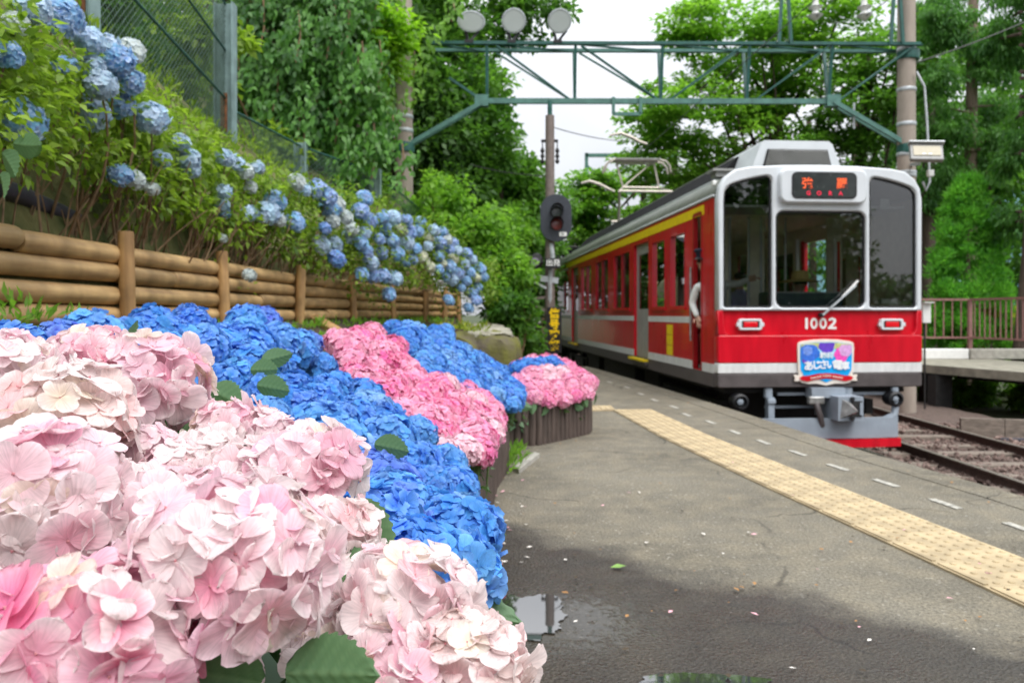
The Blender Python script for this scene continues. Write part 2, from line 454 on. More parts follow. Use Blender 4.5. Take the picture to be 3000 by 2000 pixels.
M['dash'] = mat('worn_white_marking', (0.36, 0.345, 0.30), 0.8, var=0.4, scale=30)
M['tile'] = mat('tactile_yellow', (0.40, 0.315, 0.19), 0.75, var=0.26, scale=7, bump=0.2, bscale=90)
M['wire'] = mat('dark_wire', (0.05, 0.05, 0.05), 0.5)
M['mesh_wire'] = mat('green_coated_wire', (0.09, 0.15, 0.12), 0.5, var=0.3)
# pieces of the setting with their own recipes
def wood_round(name, c1, c2):
    m, n, l, b = new_mat(name)
    tc = n.new('ShaderNodeTexCoord'); oi = n.new('ShaderNodeObjectInfo')
    mp = n.new('ShaderNodeMapping'); mp.inputs['Scale'].default_value = (14, 14, 1.2)
    l.new(tc.outputs['Object'], mp.inputs['Vector'])
    nz = n.new('ShaderNodeTexNoise'); nz.inputs['Scale'].default_value = 2.0; nz.inputs['Detail'].default_value = 7; nz.noise_dimensions = '4D'
    l.new(mp.outputs['Vector'], nz.inputs['Vector'])
    sc = n.new('ShaderNodeMath'); sc.operation = 'MULTIPLY'; sc.inputs[1].default_value = 40; l.new(oi.outputs['Random'], sc.inputs[0]); l.new(sc.outputs[0], nz.inputs['W'])
    rp = n.new('ShaderNodeValToRGB'); rp.color_ramp.elements[0].position = 0.25; rp.color_ramp.elements[0].color = (*c1, 1)
    rp.color_ramp.elements[1].position = 0.72; rp.color_ramp.elements[1].color = (*c2, 1)
    l.new(nz.outputs['Fac'], rp.inputs['Fac'])
    mv = n.new('ShaderNodeMapRange'); mv.inputs['To Min'].default_value = 0.72; mv.inputs['To Max'].default_value = 1.15; l.new(oi.outputs['Random'], mv.inputs['Value'])
    n3 = n.new('ShaderNodeTexNoise'); n3.inputs['Scale'].default_value = 5; n3.inputs['Detail'].default_value = 3; l.new(tc.outputs['Object'], n3.inputs['Vector'])
    m3 = n.new('ShaderNodeMapRange'); m3.inputs['From Min'].default_value = 0.35; m3.inputs['From Max'].default_value = 0.6; m3.inputs['To Min'].default_value = 0.62; m3.inputs['To Max'].default_value = 1; l.new(n3.outputs['Fac'], m3.inputs['Value'])
    mu = n.new('ShaderNodeMath'); mu.operation = 'MULTIPLY'; l.new(mv.outputs['Result'], mu.inputs[0]); l.new(m3.outputs['Result'], mu.inputs[1])
    mx = n.new('ShaderNodeMixRGB'); mx.blend_type = 'MULTIPLY'; mx.inputs[0].default_value = 1
    l.new(rp.outputs['Color'], mx.inputs[1]); l.new(mu.outputs[0], mx.inputs[2]); l.new(mx.outputs['Color'], b.inputs['Base Color'])
    b.inputs['Roughness'].default_value = 0.55; b.inputs['Specular IOR Level'].default_value = 0.35
    bp = n.new('ShaderNodeBump'); bp.inputs['Strength'].default_value = 0.3; bp.inputs['Distance'].default_value = 0.01
    l.new(nz.outputs['Fac'], bp.inputs['Height']); l.new(bp.outputs['Normal'], b.inputs['Normal'])
    return m
M['rail_wood'] = wood_round('honey_round_wood', (0.33, 0.19, 0.080), (0.66, 0.44, 0.20))
M['post_wood'] = wood_round('post_round_wood', (0.27, 0.145, 0.058), (0.56, 0.34, 0.14))

def asphalt():
    """old pale asphalt; rain still stands on the camera's side of a wandering line"""
    m, n, l, b = new_mat('platform_asphalt')
    tc = n.new('ShaderNodeTexCoord'); v = tc.outputs['Object']
    def noise(s, d=6, rgh=0.5):
        q = n.new('ShaderNodeTexNoise'); q.inputs['Scale'].default_value = s; q.inputs['Detail'].default_value = d; q.inputs['Roughness'].default_value = rgh
        l.new(v, q.inputs['Vector']); return q.outputs['Fac']
    def ramp(f, a, ca, z, cz):
        r = n.new('ShaderNodeValToRGB'); r.color_ramp.elements[0].position = a; r.color_ramp.elements[0].color = (*ca, 1)
        r.color_ramp.elements[1].position = z; r.color_ramp.elements[1].color = (*cz, 1); l.new(f, r.inputs['Fac']); return r.outputs['Color']
    def mth(op, a, c):
        q = n.new('ShaderNodeMath'); q.operation = op
        for i, w in enumerate((a, c)):
            if isinstance(w, (int, float)): q.inputs[i].default_value = w
            else: l.new(w, q.inputs[i])
        return q.outputs[0]
    def mix(f, a, c, bt='MIX'):
        q = n.new('ShaderNodeMixRGB'); q.blend_type = bt
        for i, w in enumerate((f, a, c)):
            if isinstance(w, (int, float)): q.inputs[i].default_value = w
            elif isinstance(w, tuple): q.inputs[i].default_value = (*w, 1)
            else: l.new(w, q.inputs[i])
        return q.outputs['Color']
    big = noise(1.1, 5); med = noise(6, 6); fine = noise(75, 4, 0.75)
    vo = n.new('ShaderNodeTexVoronoi'); vo.inputs['Scale'].default_value = 95; l.new(v, vo.inputs['Vector'])
    col = ramp(big, 0.3, (0.110, 0.098, 0.074), 0.7, (0.185, 0.167, 0.130))
    col = mix(ramp(med, 0.42, (0, 0, 0), 0.66, (0.6, 0.6, 0.6)), col, (0.22, 0.19, 0.135))
    col = mix(0.9, col, ramp(fine, 0.32, (0.42, 0.42, 0.42), 0.68, (1.58, 1.58, 1.54)), 'MULTIPLY')
    chips = ramp(vo.outputs['Color'], 0.86, (0, 0, 0), 0.93, (1, 1, 1))
    col = mix(mth('MULTIPLY', chips, 0.4), col, (0.5, 0.47, 0.40))
    # hairline cracks, broken off here and there
    nd = n.new('ShaderNodeTexNoise'); nd.inputs['Scale'].default_value = 3.0; nd.inputs['Detail'].default_value = 6; l.new(v, nd.inputs['Vector'])
    vm = n.new('ShaderNodeVectorMath'); vm.operation = 'MULTIPLY_ADD'; vm.inputs[1].default_value = (0.35, 0.35, 0.35); l.new(nd.outputs['Color'], vm.inputs[0]); l.new(v, vm.inputs[2])
    vc = n.new('ShaderNodeTexVoronoi'); vc.feature = 'DISTANCE_TO_EDGE'; vc.inputs['Scale'].default_value = 0.62; l.new(vm.outputs[0], vc.inputs['Vector'])
    crk = ramp(vc.outputs['Distance'], 0.0025, (1, 1, 1), 0.0075, (0, 0, 0))
    crk = mix(1.0, crk, ramp(noise(1.7, 3), 0.46, (0, 0, 0), 0.56, (0.75, 0.75, 0.75)), 'MULTIPLY')
    col = mix(crk, col, (0.035, 0.03, 0.024))
    sx = n.new('ShaderNodeSeparateXYZ'); l.new(v, sx.inputs[0])
    # pale wear towards the platform edge
    # wet side: y below a wandering limit that recedes to the right
    lim = mth('SUBTRACT', 3.68, mth('MULTIPLY', mth('MAXIMUM', sx.outputs['X'], -0.2), 0.86))
    lim = mth('MAXIMUM', mth('ADD', lim, 0.22), 2.54)
    lim = mth('ADD', lim, mth('MULTIPLY', mth('SUBTRACT', noise(2.4, 9, 0.62), 0.5), 0.9))
    d = mth('SUBTRACT', lim, sx.outputs['Y'])
    wet = n.new('ShaderNodeMapRange'); wet.inputs['From Min'].default_value = -0.14; wet.inputs['From Max'].default_value = 0.16
    l.new(d, wet.inputs['Value']); w = wet.outputs['Result']
    # the near right corner has dried again
    dry = n.new('ShaderNodeMapRange'); dry.inputs['From Min'].default_value = 2.02; dry.inputs['From Max'].default_value = 2.2
    l.new(mth('SUBTRACT', mth('ADD', sx.outputs['Y'], mth('MULTIPLY', noise(4, 5), 0.3)), mth('MULTIPLY', sx.outputs['X'], 0.0)), dry.inputs['Value'])
    w = mth('MULTIPLY', w, dry.outputs['Result'])
    col = mix(mth('MULTIPLY', w, 0.95), col, mix(1.0, col, (0.22, 0.205, 0.205), 'MULTIPLY'))
    l.new(col, b.inputs['Base Color'])
    rg = mix(w, (0.88, 0.88, 0.88), ramp(noise(7, 6), 0.38, (0.3, 0.3, 0.3), 0.66, (0.58, 0.58, 0.58)))
    # a thin film of water around the puddle fills the pores
    cxp, cyp = 0.16, 2.74
    dx = mth('SUBTRACT', sx.outputs['X'], cxp); dy = mth('MULTIPLY', mth('SUBTRACT', sx.outputs['Y'], cyp), 1.25)
    rr = mth('SQRT', mth('ADD', mth('MULTIPLY', dx, dx), mth('MULTIPLY', dy, dy)), 0)
    fm = n.new('ShaderNodeMapRange'); fm.inputs['From Min'].default_value = 0.62; fm.inputs['From Max'].default_value = 0.18
    l.new(mth('ADD', rr, mth('MULTIPLY', mth('SUBTRACT', noise(24, 5, 0.7), 0.5), 1.1)), fm.inputs['Value'])
    film = fm.outputs['Result']
    rg = mix(film, rg, (0.07, 0.07, 0.07))
    l.new(rg, b.inputs['Roughness']); b.inputs['Specular IOR Level'].default_value = 0.45
    hgt = mth('ADD', mth('MULTIPLY', fine, 0.6), mth('MULTIPLY', vo.outputs['Distance'], 0.7))
    bp = n.new('ShaderNodeBump'); bp.inputs['Strength'].default_value = 0.55; bp.inputs['Distance'].default_value = 0.009
    bs = n.new('ShaderNodeMapRange'); bs.inputs['To Min'].default_value = 0.85; bs.inputs['To Max'].default_value = 0.08; l.new(film, bs.inputs['Value']); l.new(bs.outputs['Result'], bp.inputs['Strength'])
    l.new(hgt, bp.inputs['Height']); l.new(bp.outputs['Normal'], b.inputs['Normal'])
    return m
M['asphalt'] = asphalt()
m_, n_, l_, b_ = new_mat('standing_water')
b_.inputs['Base Color'].default_value = (0.035, 0.033, 0.032, 1); b_.inputs['Roughness'].default_value = 0.02; b_.inputs['Specular IOR Level'].default_value = 1.0; b_.inputs['IOR'].default_value = 2.2
q_ = n_.new('ShaderNodeTexNoise'); q_.inputs['Scale'].default_value = 14; p_ = n_.new('ShaderNodeBump'); p_.inputs['Strength'].default_value = 0.02
l_.new(q_.outputs['Fac'], p_.inputs['Height']); l_.new(p_.outputs['Normal'], b_.inputs['Normal'])
M['water'] = m_
M['ground'] = mat('woodland_ground', (0.045, 0.06, 0.022), 0.95, var=0.5, scale=2, bump=0.6, bscale=12)
M['bank'] = mat('bank_earth_and_grass', (0.085, 0.115, 0.028), 0.95, var=0.4, scale=6, bump=0.9, bscale=25, col2=(0.17, 0.16, 0.06))
M['ballast'] = mat('ballast_bed', (0.105, 0.075, 0.062), 0.95, var=0.45, scale=22, bump=1.0, bscale=30)
M['far_hill'] = mat('haze_tinted_woods', (0.10, 0.19, 0.22), 0.95, var=0.25, scale=0.05)
M['moss_rock'] = mat('mossy_rock', (0.14, 0.115, 0.08), 0.95, var=0.35, scale=5, bump=0.9, bscale=14, col2=(0.125, 0.125, 0.02))
M['leaf_hyd'] = leaf_mat('hydrangea_leaf', (0.060, 0.135, 0.062), (0.17, 0.29, 0.14), 0.25, 0.45, 0.35)
M['leaf_bank'] = leaf_mat('bank_leaf', (0.075, 0.155, 0.020), (0.30, 0.44, 0.055), 0.48)
M['leaf_vine'] = leaf_mat('vine_leaf', (0.030, 0.115, 0.020), (0.14, 0.34, 0.055), 0.42, 0.4)
M['leaf_maple'] = leaf_mat('maple_leaf', (0.11, 0.25, 0.016), (0.27, 0.50, 0.040), 0.5)
M['leaf_broad'] = leaf_mat('broadleaf', (0.050, 0.145, 0.024), (0.155, 0.33, 0.050), 0.5)
M['leaf_light'] = leaf_mat('light_broadleaf', (0.10, 0.24, 0.030), (0.26, 0.48, 0.070), 0.55)
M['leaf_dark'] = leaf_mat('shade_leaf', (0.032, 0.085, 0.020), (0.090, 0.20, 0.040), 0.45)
M['leaf_cedar'] = leaf_mat('cedar_needles', (0.048, 0.15, 0.038), (0.14, 0.33, 0.065), 0.5)
M['leaf_young'] = leaf_mat('young_conifer_needles', (0.085, 0.30, 0.045), (0.22, 0.54, 0.075), 0.55)
M['leaf_yellow'] = leaf_mat('yellow_green_leaf', (0.12, 0.20, 0.02), (0.42, 0.46, 0.05), 0.45)
M['petal_pale'] = petal_mat('pale_pink_petal', (0.95, 0.87, 0.86), 0.78, 0.04, 0.008, 0.5)
M['petal_blue'] = petal_mat('blue_petal', (0.32, 0.58, 0.92), 0.46, 0.24, 0.014, 0.36)
M['petal_pink'] = petal_mat('rose_pink_petal', (0.88, 0.55, 0.66), 0.7, 0.10, 0.012, 0.30)
M['petal_bank'] = petal_mat('bank_blue_petal', (0.66, 0.76, 0.86), 0.6, 0.12, 0.02, 0.30)
# ------------------------------------------------------------------ the setting
def lerp(Y, ys, xs): return float(np.interp(Y, ys, xs))
def edge_x(Y):   return lerp(Y, [-4, 0, 3, 4.6, 5.5, 6.1, 7.8, 9, 10.4, 13, 16.05], [3.75, 3.5, 3.2, 2.99, 2.83, 2.72, 2.56, 2.43, 2.27, 1.95, 1.53])
def fence_x(Y):  return lerp(Y, [1, 2.5, 4.16, 5.45, 7, 8.7, 10.4, 11.6, 12.6, 13.3, 16, 22, 30, 60], [-2.15, -2.15, -2.1, -2.06, -1.97, -1.83, -1.64, -1.35, -1.16, -0.97, -0.7, -1.2, -2.6, -9])
def link_x(Y):   return lerp(Y, [1, 3.2, 5.2, 8.5, 11.35, 12.4, 14, 22, 60], [-2.8, -2.8, -2.85, -3.11, -3.06, -2.2, -2.0, -2.6, -11])

def sheet(name, fn, us, vs_, m, kind='structure', parent=None, smooth=True):
    nu, nv = len(us), len(vs_)
    V = [fn(u, v) for v in vs_ for u in us]
    Fc = [(j * nu + i, j * nu + i + 1, (j + 1) * nu + i + 1, (j + 1) * nu + i) for j in range(nv - 1) for i in range(nu - 1)]
    mb = MB().add(V, Fc)
    o = mb.build(name, m, parent, smooth=smooth)
    if kind: o['kind'] = kind
    return o

_n = lambda x, y, s=1.0: math.sin(x * 1.7 * s + 1.3) * math.cos(y * 2.3 * s + 0.7) * 0.5 + math.sin(x * 4.1 * s + y * 3.3 * s) * 0.3 + math.sin(x * 9.7 * s - y * 7.9 * s + 2) * 0.2

sheet('ground', lambda x, y: (x, y, -1.0 + 0.05 * _n(x * 0.2, y * 0.2)), [-900, -300, -100, -40, -20, -10, 0, 10, 20, 40, 100, 300, 900], [-60, -20, 0, 10, 20, 40, 80, 200, 500, 1200], M['ground'])

ys = [-4, -2, 0, 1.5, 3, 4.6, 5.5, 6.1, 7, 7.8, 9, 10.4, 11.5, 13, 14.5, 16.0]
pl = [(edge_x(y), y) for y in ys] + [(-1.2, 16.0), (-3.2, 16.0), (-3.2, -4)]
platform = MB().prism(pl, 'z', -0.95, 0.0).build('platform', M['asphalt'])
platform['kind'] = 'structure'
# a pale concrete coping stone runs along the platform's edge, one stone after another
for i in range(19):
    y0, y1 = 3.2 + i * 0.68, 3.2 + (i + 1) * 0.68 - 0.008
    if y1 > 16: break
    c = MB()
    a, b = edge_x(y0), edge_x(y1)
    c.prism([(a + 0.008, y0), (b + 0.008, y1), (b - 0.24, y1), (a - 0.24, y0)], 'z', -0.14, 0.004)
    c.build('coping_stone', M['asphalt'], platform)

# worn white marks, one after another between the tactile strip and the edge
for (u, v, w) in [(1400, 878, 15), (1440, 890, 16), (1472, 905, 17), (1503, 919, 18), (1548, 935, 20), (1577, 953, 20), (1632, 970, 24), (1688, 993, 27), (1754, 1016, 30), (1832, 1041, 34), (1925, 1074, 40), (2035, 1110, 48), (2172, 1158, 62), (2350, 1215, 78)]:
    c = G(u, v)
    y0 = c.y; d = Vector((edge_x(y0 - 0.3) - edge_x(y0 + 0.3), -0.6, 0)).normalized(); s = Vector((-d.y, d.x, 0))
    L, Wd = 0.115, 0.026
    mb = MB().prism([tuple((c + d * a * L + s * b * Wd)[:2]) for a, b in ((-1, -1), (1, -0.9), (0.95, 1), (-1.0, 0.85))], 'z', 0.0025, 0.006)
    mb.build('edge_mark', M['dash'], platform)

# trackbed with loose ballast
sheet('trackbed', lambda x, y: (x, y, -0.84 + 0.025 * _n(x * 2, y * 2)), list(np.linspace(0.8, 8.9, 26)), list(np.linspace(-6, 24, 60)) + [30, 40, 60], M['ballast'])
mb = MB()
base_v = [Vector(v) for v in ((0, 0, -1), (0.9, 0, -0.3), (0.2, 0.85, -0.4), (-0.8, 0.5, -0.3), (-0.7, -0.6, -0.2), (0.3, -0.9, -0.3), (0.6, 0.5, 0.5), (-0.4, 0.6, 0.6), (-0.5, -0.5, 0.6), (0.5, -0.5, 0.7), (0, 0, 0.95))]
base_f = [(0, 2, 1), (0, 3, 2), (0, 4, 3), (0, 5, 4), (0, 1, 5), (1, 2, 6), (2, 3, 7), (2, 7, 6), (3, 4, 8), (3, 8, 7), (4, 5, 8), (5, 9, 8), (5, 1, 9), (1, 6, 9), (6, 7, 10), (7, 8, 10), (8, 9, 10), (9, 6, 10)]
for i in range(5200):
    y = random.uniform(5.2, 13.5); x = random.uniform(2.9, 9.4)
    if x < edge_x(y) + 0.06: continue
    s = random.choice((0.022, 0.026, 0.03, 0.036, 0.045))
    e = Euler((random.random() * 6, random.random() * 6, random.random() * 6)).to_matrix()
    sc = Vector((random.uniform(.8, 1.3), random.uniform(.7, 1.1), random.uniform(.6, .9))) * s
    c = Vector((x, y, -0.825 + random.uniform(0, 0.03)))
    mb.add([c + e @ Vector((v.x * sc.x, v.y * sc.y, v.z * sc.z)) for v in base_v], base_f)
bl = mb.build('ballast_stones', M['stone'])
tag(bl, 'loose reddish brown ballast stones between the rails', 'gravel', kind='stuff')

# bank: planting bed below the log fence, bank above it, wooded hillside beyond
def soil_z(t): return 0.22 + 0.79 * t ** 0.8
def soil_fn(t, y):
    xr = -0.16 + 0.05 * math.sin(y)
    if y > 5.6: xr = -0.25
    x = xr + (fence_x(y) + 0.02 - xr) * t
    return (x, y, (soil_z(t) if y < 6 else 0.3 + 0.71 * t) + 0.02 * _n(x * 3, y * 3))
sheet('bed_soil', soil_fn, list(np.linspace(0, 1, 14)), list(np.linspace(0.15, 13.2, 50)), M['soil'])
def bank_fn(t, y):
    xf, xl = fence_x(y) - 0.03, link_x(y)
    if y > 16: top = 2.3
    else: top = 3.0
    lo = 1.22 if y < 13 else lerp(y, [13, 15, 18], [1.1, -0.3, -0.9])
    if t < 0: return (xf, y, lo - 0.55)
    if t <= 1:
        x = xf + (xl - xf) * t; z = lo + (top - lo) * t ** 0.85
    else:
        k = t - 1
        x = xl - k * 3.0; z = top + k * 1.5 + (0.25 * k * k)
    return (x, y, z + 0.07 * _n(x, y, 1.2) * (1 if t < 1.2 else 3))
sheet('hillside', bank_fn, [-0.1, 0, 0.15, 0.3, 0.45, 0.6, 0.75, 0.9, 1, 1.2, 1.5, 2, 2.5, 3, 4, 5, 7], list(np.linspace(0.2, 16, 40)) + [18, 20, 23, 26, 30, 36, 44, 60], M['bank'])
# ridge far to the right, haze put into its colour, seen through gaps in the cedars
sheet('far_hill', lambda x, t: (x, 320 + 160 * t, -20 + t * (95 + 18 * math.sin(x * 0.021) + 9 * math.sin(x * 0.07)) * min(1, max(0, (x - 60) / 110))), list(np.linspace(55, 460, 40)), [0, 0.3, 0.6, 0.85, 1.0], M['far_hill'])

# ------------------------------------------------------------------ foliage helpers
def np_mesh(name, verts, quads, m, rnd=None, t=None, smooth=True):
    me = bpy.data.meshes.new(name)
    nv, nf = len(verts), len(quads)
    me.vertices.add(nv); me.vertices.foreach_set('co', np.ascontiguousarray(verts, dtype=np.float32).ravel())
    me.loops.add(nf * 4); me.loops.foreach_set('vertex_index', np.ascontiguousarray(quads, dtype=np.int32).ravel())
    me.polygons.add(nf); me.polygons.foreach_set('loop_start', np.arange(0, nf * 4, 4, dtype=np.int32))
    try: me.polygons.foreach_set('loop_total', np.full(nf, 4, dtype=np.int32))
    except Exception: pass
    if smooth: me.polygons.foreach_set('use_smooth', np.ones(nf, dtype=bool))
    for nm, arr in (('rnd', rnd), ('t', t)):
        if arr is not None:
            a = me.attributes.new(nm, 'FLOAT', 'POINT'); a.data.foreach_set('value', np.ascontiguousarray(arr, dtype=np.float32))
    me.update(calc_edges=True)
    for mm in (m if isinstance(m, (list, tuple)) else [m]): me.materials.append(mm)
    return me

def unit(a): return a / np.maximum(np.linalg.norm(a, axis=1, keepdims=True), 1e-9)

def leaf_arrays(pts, axis, L, W, rnd, up=None, fold=0.18, droop=0.12):
    n = len(pts)
    axis = unit(axis)
    if up is None: up = np.tile(np.array([0, 0, 1.0]), (n, 1)) + rng.normal(0, 0.5, (n, 3))
    side = unit(np.cross(axis, up)); nr = np.cross(side, axis)
    L = np.asarray(L).reshape(-1, 1) * np.ones((n, 1)); W = np.asarray(W).reshape(-1, 1) * np.ones((n, 1))
    v0 = pts
    v1 = pts + axis * L * 0.42 + side * W * 0.5 + nr * W * fold
    v2 = pts + axis * L - nr * L * droop
    v3 = pts + axis * L * 0.42 - side * W * 0.5 + nr * W * fold
    V = np.stack([v0, v1, v2, v3], 1).reshape(-1, 3)
    Q = np.arange(n * 4).reshape(-1, 4)
    return V, Q, np.repeat(rnd, 4)

def clump_cloud(centers, radii, n_per, L, W, axis_mode='out', flat=1.0, tint=None, spread=1.0):
    """leaves gathered in clumps: every clump has its own shade, leaves sit mostly on its outside"""
    pts, axs, rn, ls = [], [], [], []
    for i, c in enumerate(centers):
        r = radii[i]
        k = max(3, int(n_per * random.uniform(0.6, 1.4)))
        d = unit(rng.normal(0, 1, (k, 3)))
        rad = r * rng.random((k, 1)) ** 0.45
        p = d * rad * np.array([1, 1, flat])
        pts.append(np.array(c) + p)
        if axis_mode == 'out': a = d + rng.normal(0, 0.5, (k, 3)) + np.array([0, 0, -0.25])
        elif axis_mode == 'droop': a = d * 0.6 + rng.normal(0, 0.35, (k, 3)) + np.array([0, 0, -1.0])
        elif axis_mode == 'flat': a = d * np.array([1, 1, 0.15]) + rng.normal(0, 0.25, (k, 3)) + np.array([0, 0, -0.1])
        elif axis_mode == 'up': a = d * 0.6 + rng.normal(0, 0.3, (k, 3)) + np.array([0, 0, 0.8])
        axs.append(a)
        base = random.gauss(0.48, 0.2) if tint is None else tint[i]
        rn.append(np.clip(base + rng.normal(0, 0.16, k), 0, 1))
        ls.append(rng.uniform(0.65, 1.25, k))
    pts = np.concatenate(pts); axs = np.concatenate(axs); rn = np.concatenate(rn); ls = np.concatenate(ls)
    up = None
    if axis_mode == 'flat': up = np.tile(np.array([0, 0, 1.0]), (len(pts), 1)) + rng.normal(0, 0.25, (len(pts), 3))
    return leaf_arrays(pts, axs, L * ls, W * ls, rn, up)

def ell_points(n, c, r, hollow=0.55, zmin=-1.0):
    out = []
    while len(out) < n:
        d = unit(rng.normal(0, 1, (1, 3)))[0]
        if d[2] < zmin: continue
        k = random.uniform(hollow, 1.0)
        out.append((c[0] + d[0] * r[0] * k, c[1] + d[1] * r[1] * k, c[2] + d[2] * r[2] * k))
    return out

def trunk_tube(mb, p, q, r0, r1, bend=0.15, n=9, seg=7):
    p = Vector(p); q = Vector(q); L = (q - p).length
    o1 = Vector((random.uniform(-1, 1), random.uniform(-1, 1), 0)) * bend * L * 0.3
    pts, rad = [], []
    for i in range(seg + 1):
        t = i / seg
        pts.append(p.lerp(q, t) + o1 * math.sin(t * math.pi))
        rad.append(r0 + (r1 - r0) * t + (r0 * 0.35 * (1 - t) ** 6 if r0 > 0.1 else 0))
    mb.tube(pts, rad, n)
    return pts

def tree(name, label, base, crown_specs, trunk_r, trunk_top, leafm, L, W, n_per, clump_r, mode='out', flat=0.7, cat='tree', group=None, barkm=None, limbs=14, lean=0.1):
    """crown_specs: list of (centre, radii, number of clumps)"""
    t = thing(name, label, cat, base, 0, group)
    tb = MB(); pts = trunk_tube(tb, base, trunk_top, trunk_r, trunk_r * 0.4, lean)
    tb.build('trunk', barkm or M['bark'], t, smooth=True)
    cs, rs = [], []
    for (c, r, k) in crown_specs:
        pp = ell_points(k, c, r)
        cs += pp; rs += [clump_r * random.uniform(0.65, 1.35) for _ in pp]
    lb = MB()
    for c in random.sample(cs, min(limbs, len(cs))):
        s = pts[random.randint(len(pts) // 3, len(pts) - 1)]
        trunk_tube(lb, s, c, trunk_r * 0.32, trunk_r * 0.06, 0.3, 5, 5)
    lb.build('limbs', barkm or M['bark'], t, smooth=True)['kind'] = 'stuff'
    V, Q, rn = clump_cloud(cs, rs, n_per, L, W, mode, flat)
    obj('crown', np_mesh('crown', V, Q, leafm, rn), t)
    return t

def bush(name, label, base, specs, leafm, L, W, n_per, clump_r, mode='out', flat=0.8, cat='bush', group=None, stems=8):
    t = thing(name, label, cat, base, 0, group)
    cs, rs = [], []
    for (c, r, k) in specs:
        pp = ell_points(k, c, r, 0.35)
        cs += pp; rs += [clump_r * random.uniform(0.6, 1.35) for _ in pp]
    if stems:
        sb = MB()
        for c in random.sample(cs, min(stems, len(cs))):
            b0 = Vector(base) + Vector((random.uniform(-.15, .15), random.uniform(-.1, .1), -0.15))
            trunk_tube(sb, b0, c, 0.025, 0.006, 0.3, 5, 4)
        sb.build('stems', M['stem'], t, smooth=True)['kind'] = 'stuff'
    V, Q, rn = clump_cloud(cs, rs, n_per, L, W, mode, flat)
    obj('foliage', np_mesh('foliage', V, Q, leafm, rn), t)
    return t

# ------------------------------------------------------------------ rails
def rail_profile(): return [(-0.06, -0.14), (0.06, -0.14), (0.06, -0.125), (0.012, -0.11), (0.012, -0.035), (0.034, -0.028), (0.034, 0), (-0.034, 0), (-0.034, -0.028), (-0.012, -0.035), (-0.012, -0.11), (-0.06, -0.125)]
def track(label, cx_fn, y0, y1, ys_sleepers):
    t = thing('railway_track', label, 'track', (cx_fn(y0), y0, -0.68))
    for s in (-0.7, 0.7):
        mb = MB(); yy = np.linspace(y0, y1, 24)
        for i in range(len(yy) - 1):
            a, b = Vector((cx_fn(yy[i]) + s, yy[i], -0.68)), Vector((cx_fn(yy[i + 1]) + s, yy[i + 1], -0.68))
            pr = rail_profile(); n = len(pr)
            mb.add([a + Vector((p[0], 0, p[1])) for p in pr] + [b + Vector((p[0], 0, p[1])) for p in pr],
                   [(k, (k + 1) % n, (k + 1) % n + n, k + n) for k in range(n)])
            mb.m[-n + 6] = 1
        mb.build('rail', [M['rail_rust'], M['rail_top']], t)
    me = MB().box((0, 0, 0), (2.1, 0.22, 0.14), bev=0.015).mesh('sleeper', M['sleeper'])
    for i, y in enumerate(ys_sleepers):
        dx = cx_fn(y + .1) - cx_fn(y - .1)
        obj('sleeper', me, t, Matrix.Translation((cx_fn(y), y, -0.865 + 0.012 * math.sin(i * 3.7))) @ Matrix.Rotation(-math.atan2(dx, .2) + 0.03 * math.sin(i * 2.1), 4, 'Z'))
        if i < 18:
            f = MB()
            for s in (-0.7, 0.7):
                f.box((cx_fn(y) + s, y, -0.80), (0.26, 0.14, 0.02)); f.tube([(cx_fn(y) + s - .09, y, -0.8), (cx_fn(y) + s - .09, y, -0.765)], 0.016, 6); f.tube([(cx_fn(y) + s + .09, y, -0.8), (cx_fn(y) + s + .09, y, -0.765)], 0.016, 6)
            f.build('rail_fastening', M['rail_rust'], t)
    return t
track('rusty brown track with weathered sleepers on the far side of the red train', lambda y: 6.03 + 0.004 * (y - 10) ** 2 * (1 if y > 10 else -0.4), 3.0, 40, [5.5 + 0.72 * i for i in range(22)])
track('track that the red train stands on, mostly hidden by the platform edge', lambda y: 3.875 - 0.08 * (y - 9.8), 2.5, 45, [4.0 + 0.72 * i for i in range(12)])
tb = MB()
for i in range(6):
    p = Vector((6.95 + 0.55 * i, 12.1 - 0.14 * i, 0)); q = Vector((6.95 + 0.55 * (i + 1) - 0.01, 12.1 - 0.14 * (i + 1), 0))
kerb = thing('retaining_kerb', 'low brown plank kerb beyond the far rail under the opposite platform', 'kerb', (7.0, 12.1, -0.85))
for i in range(6):
    a = Vector((6.95 + 0.6 * i, 12.15 - 0.13 * i, -0.72)); b = Vector((6.95 + 0.6 * (i + 1) - 0.012, 12.15 - 0.13 * (i + 1), -0.72))
    MB().bar(a, b, 0.09, 0.36).build('plank', M['sleeper'], kerb)
cable = MB().tube([(8.9, 11.2, -0.62), (8.3, 11.35, -0.7), (7.8, 11.6, -0.8), (7.4, 11.9, -0.84)], 0.035, 8).build('cable_duct', M['pipe'], smooth=True)
tag(cable, 'black cable duct lying by the plank kerb at the right edge', 'cable')

# ------------------------------------------------------------------ tactile strip
strip = thing('tactile_paving', 'yellow tactile paving strip of studded tiles along the platform', 'paving', (1.7, 5, 0))
def tile_mesh():
    mb = MB()
    w, L = 0.44, 0.298
    mb.box((0, 0, 0.004), (w, L, 0.012))
    for i in range(6):
        for j in range(5):
            x, y = -0.145 + i * 0.0675, -0.12 + j * 0.06
            mb.lathe([(0.014, 0.010), (0.0125, 0.014), (0.009, 0.0165)], (x, y, 0), n=8)
    mb.box((-w / 2 + 0.02, 0, 0.0125), (0.018, L - 0.03, 0.007))
    return mb.mesh('tactile_tile', M['tile'])
tm = tile_mesh()
cpts = [Vector((2.35, 1.0, 0)), Vector((2.06, 3.05, 0)), Vector((1.745, 5.1, 0)), Vector((1.5, 6.9, 0)), Vector((1.33, 8.75, 0))]
segs = [(cpts[i], cpts[i + 1]) for i in range(len(cpts) - 1)]
tot = sum((b - a).length for a, b in segs)
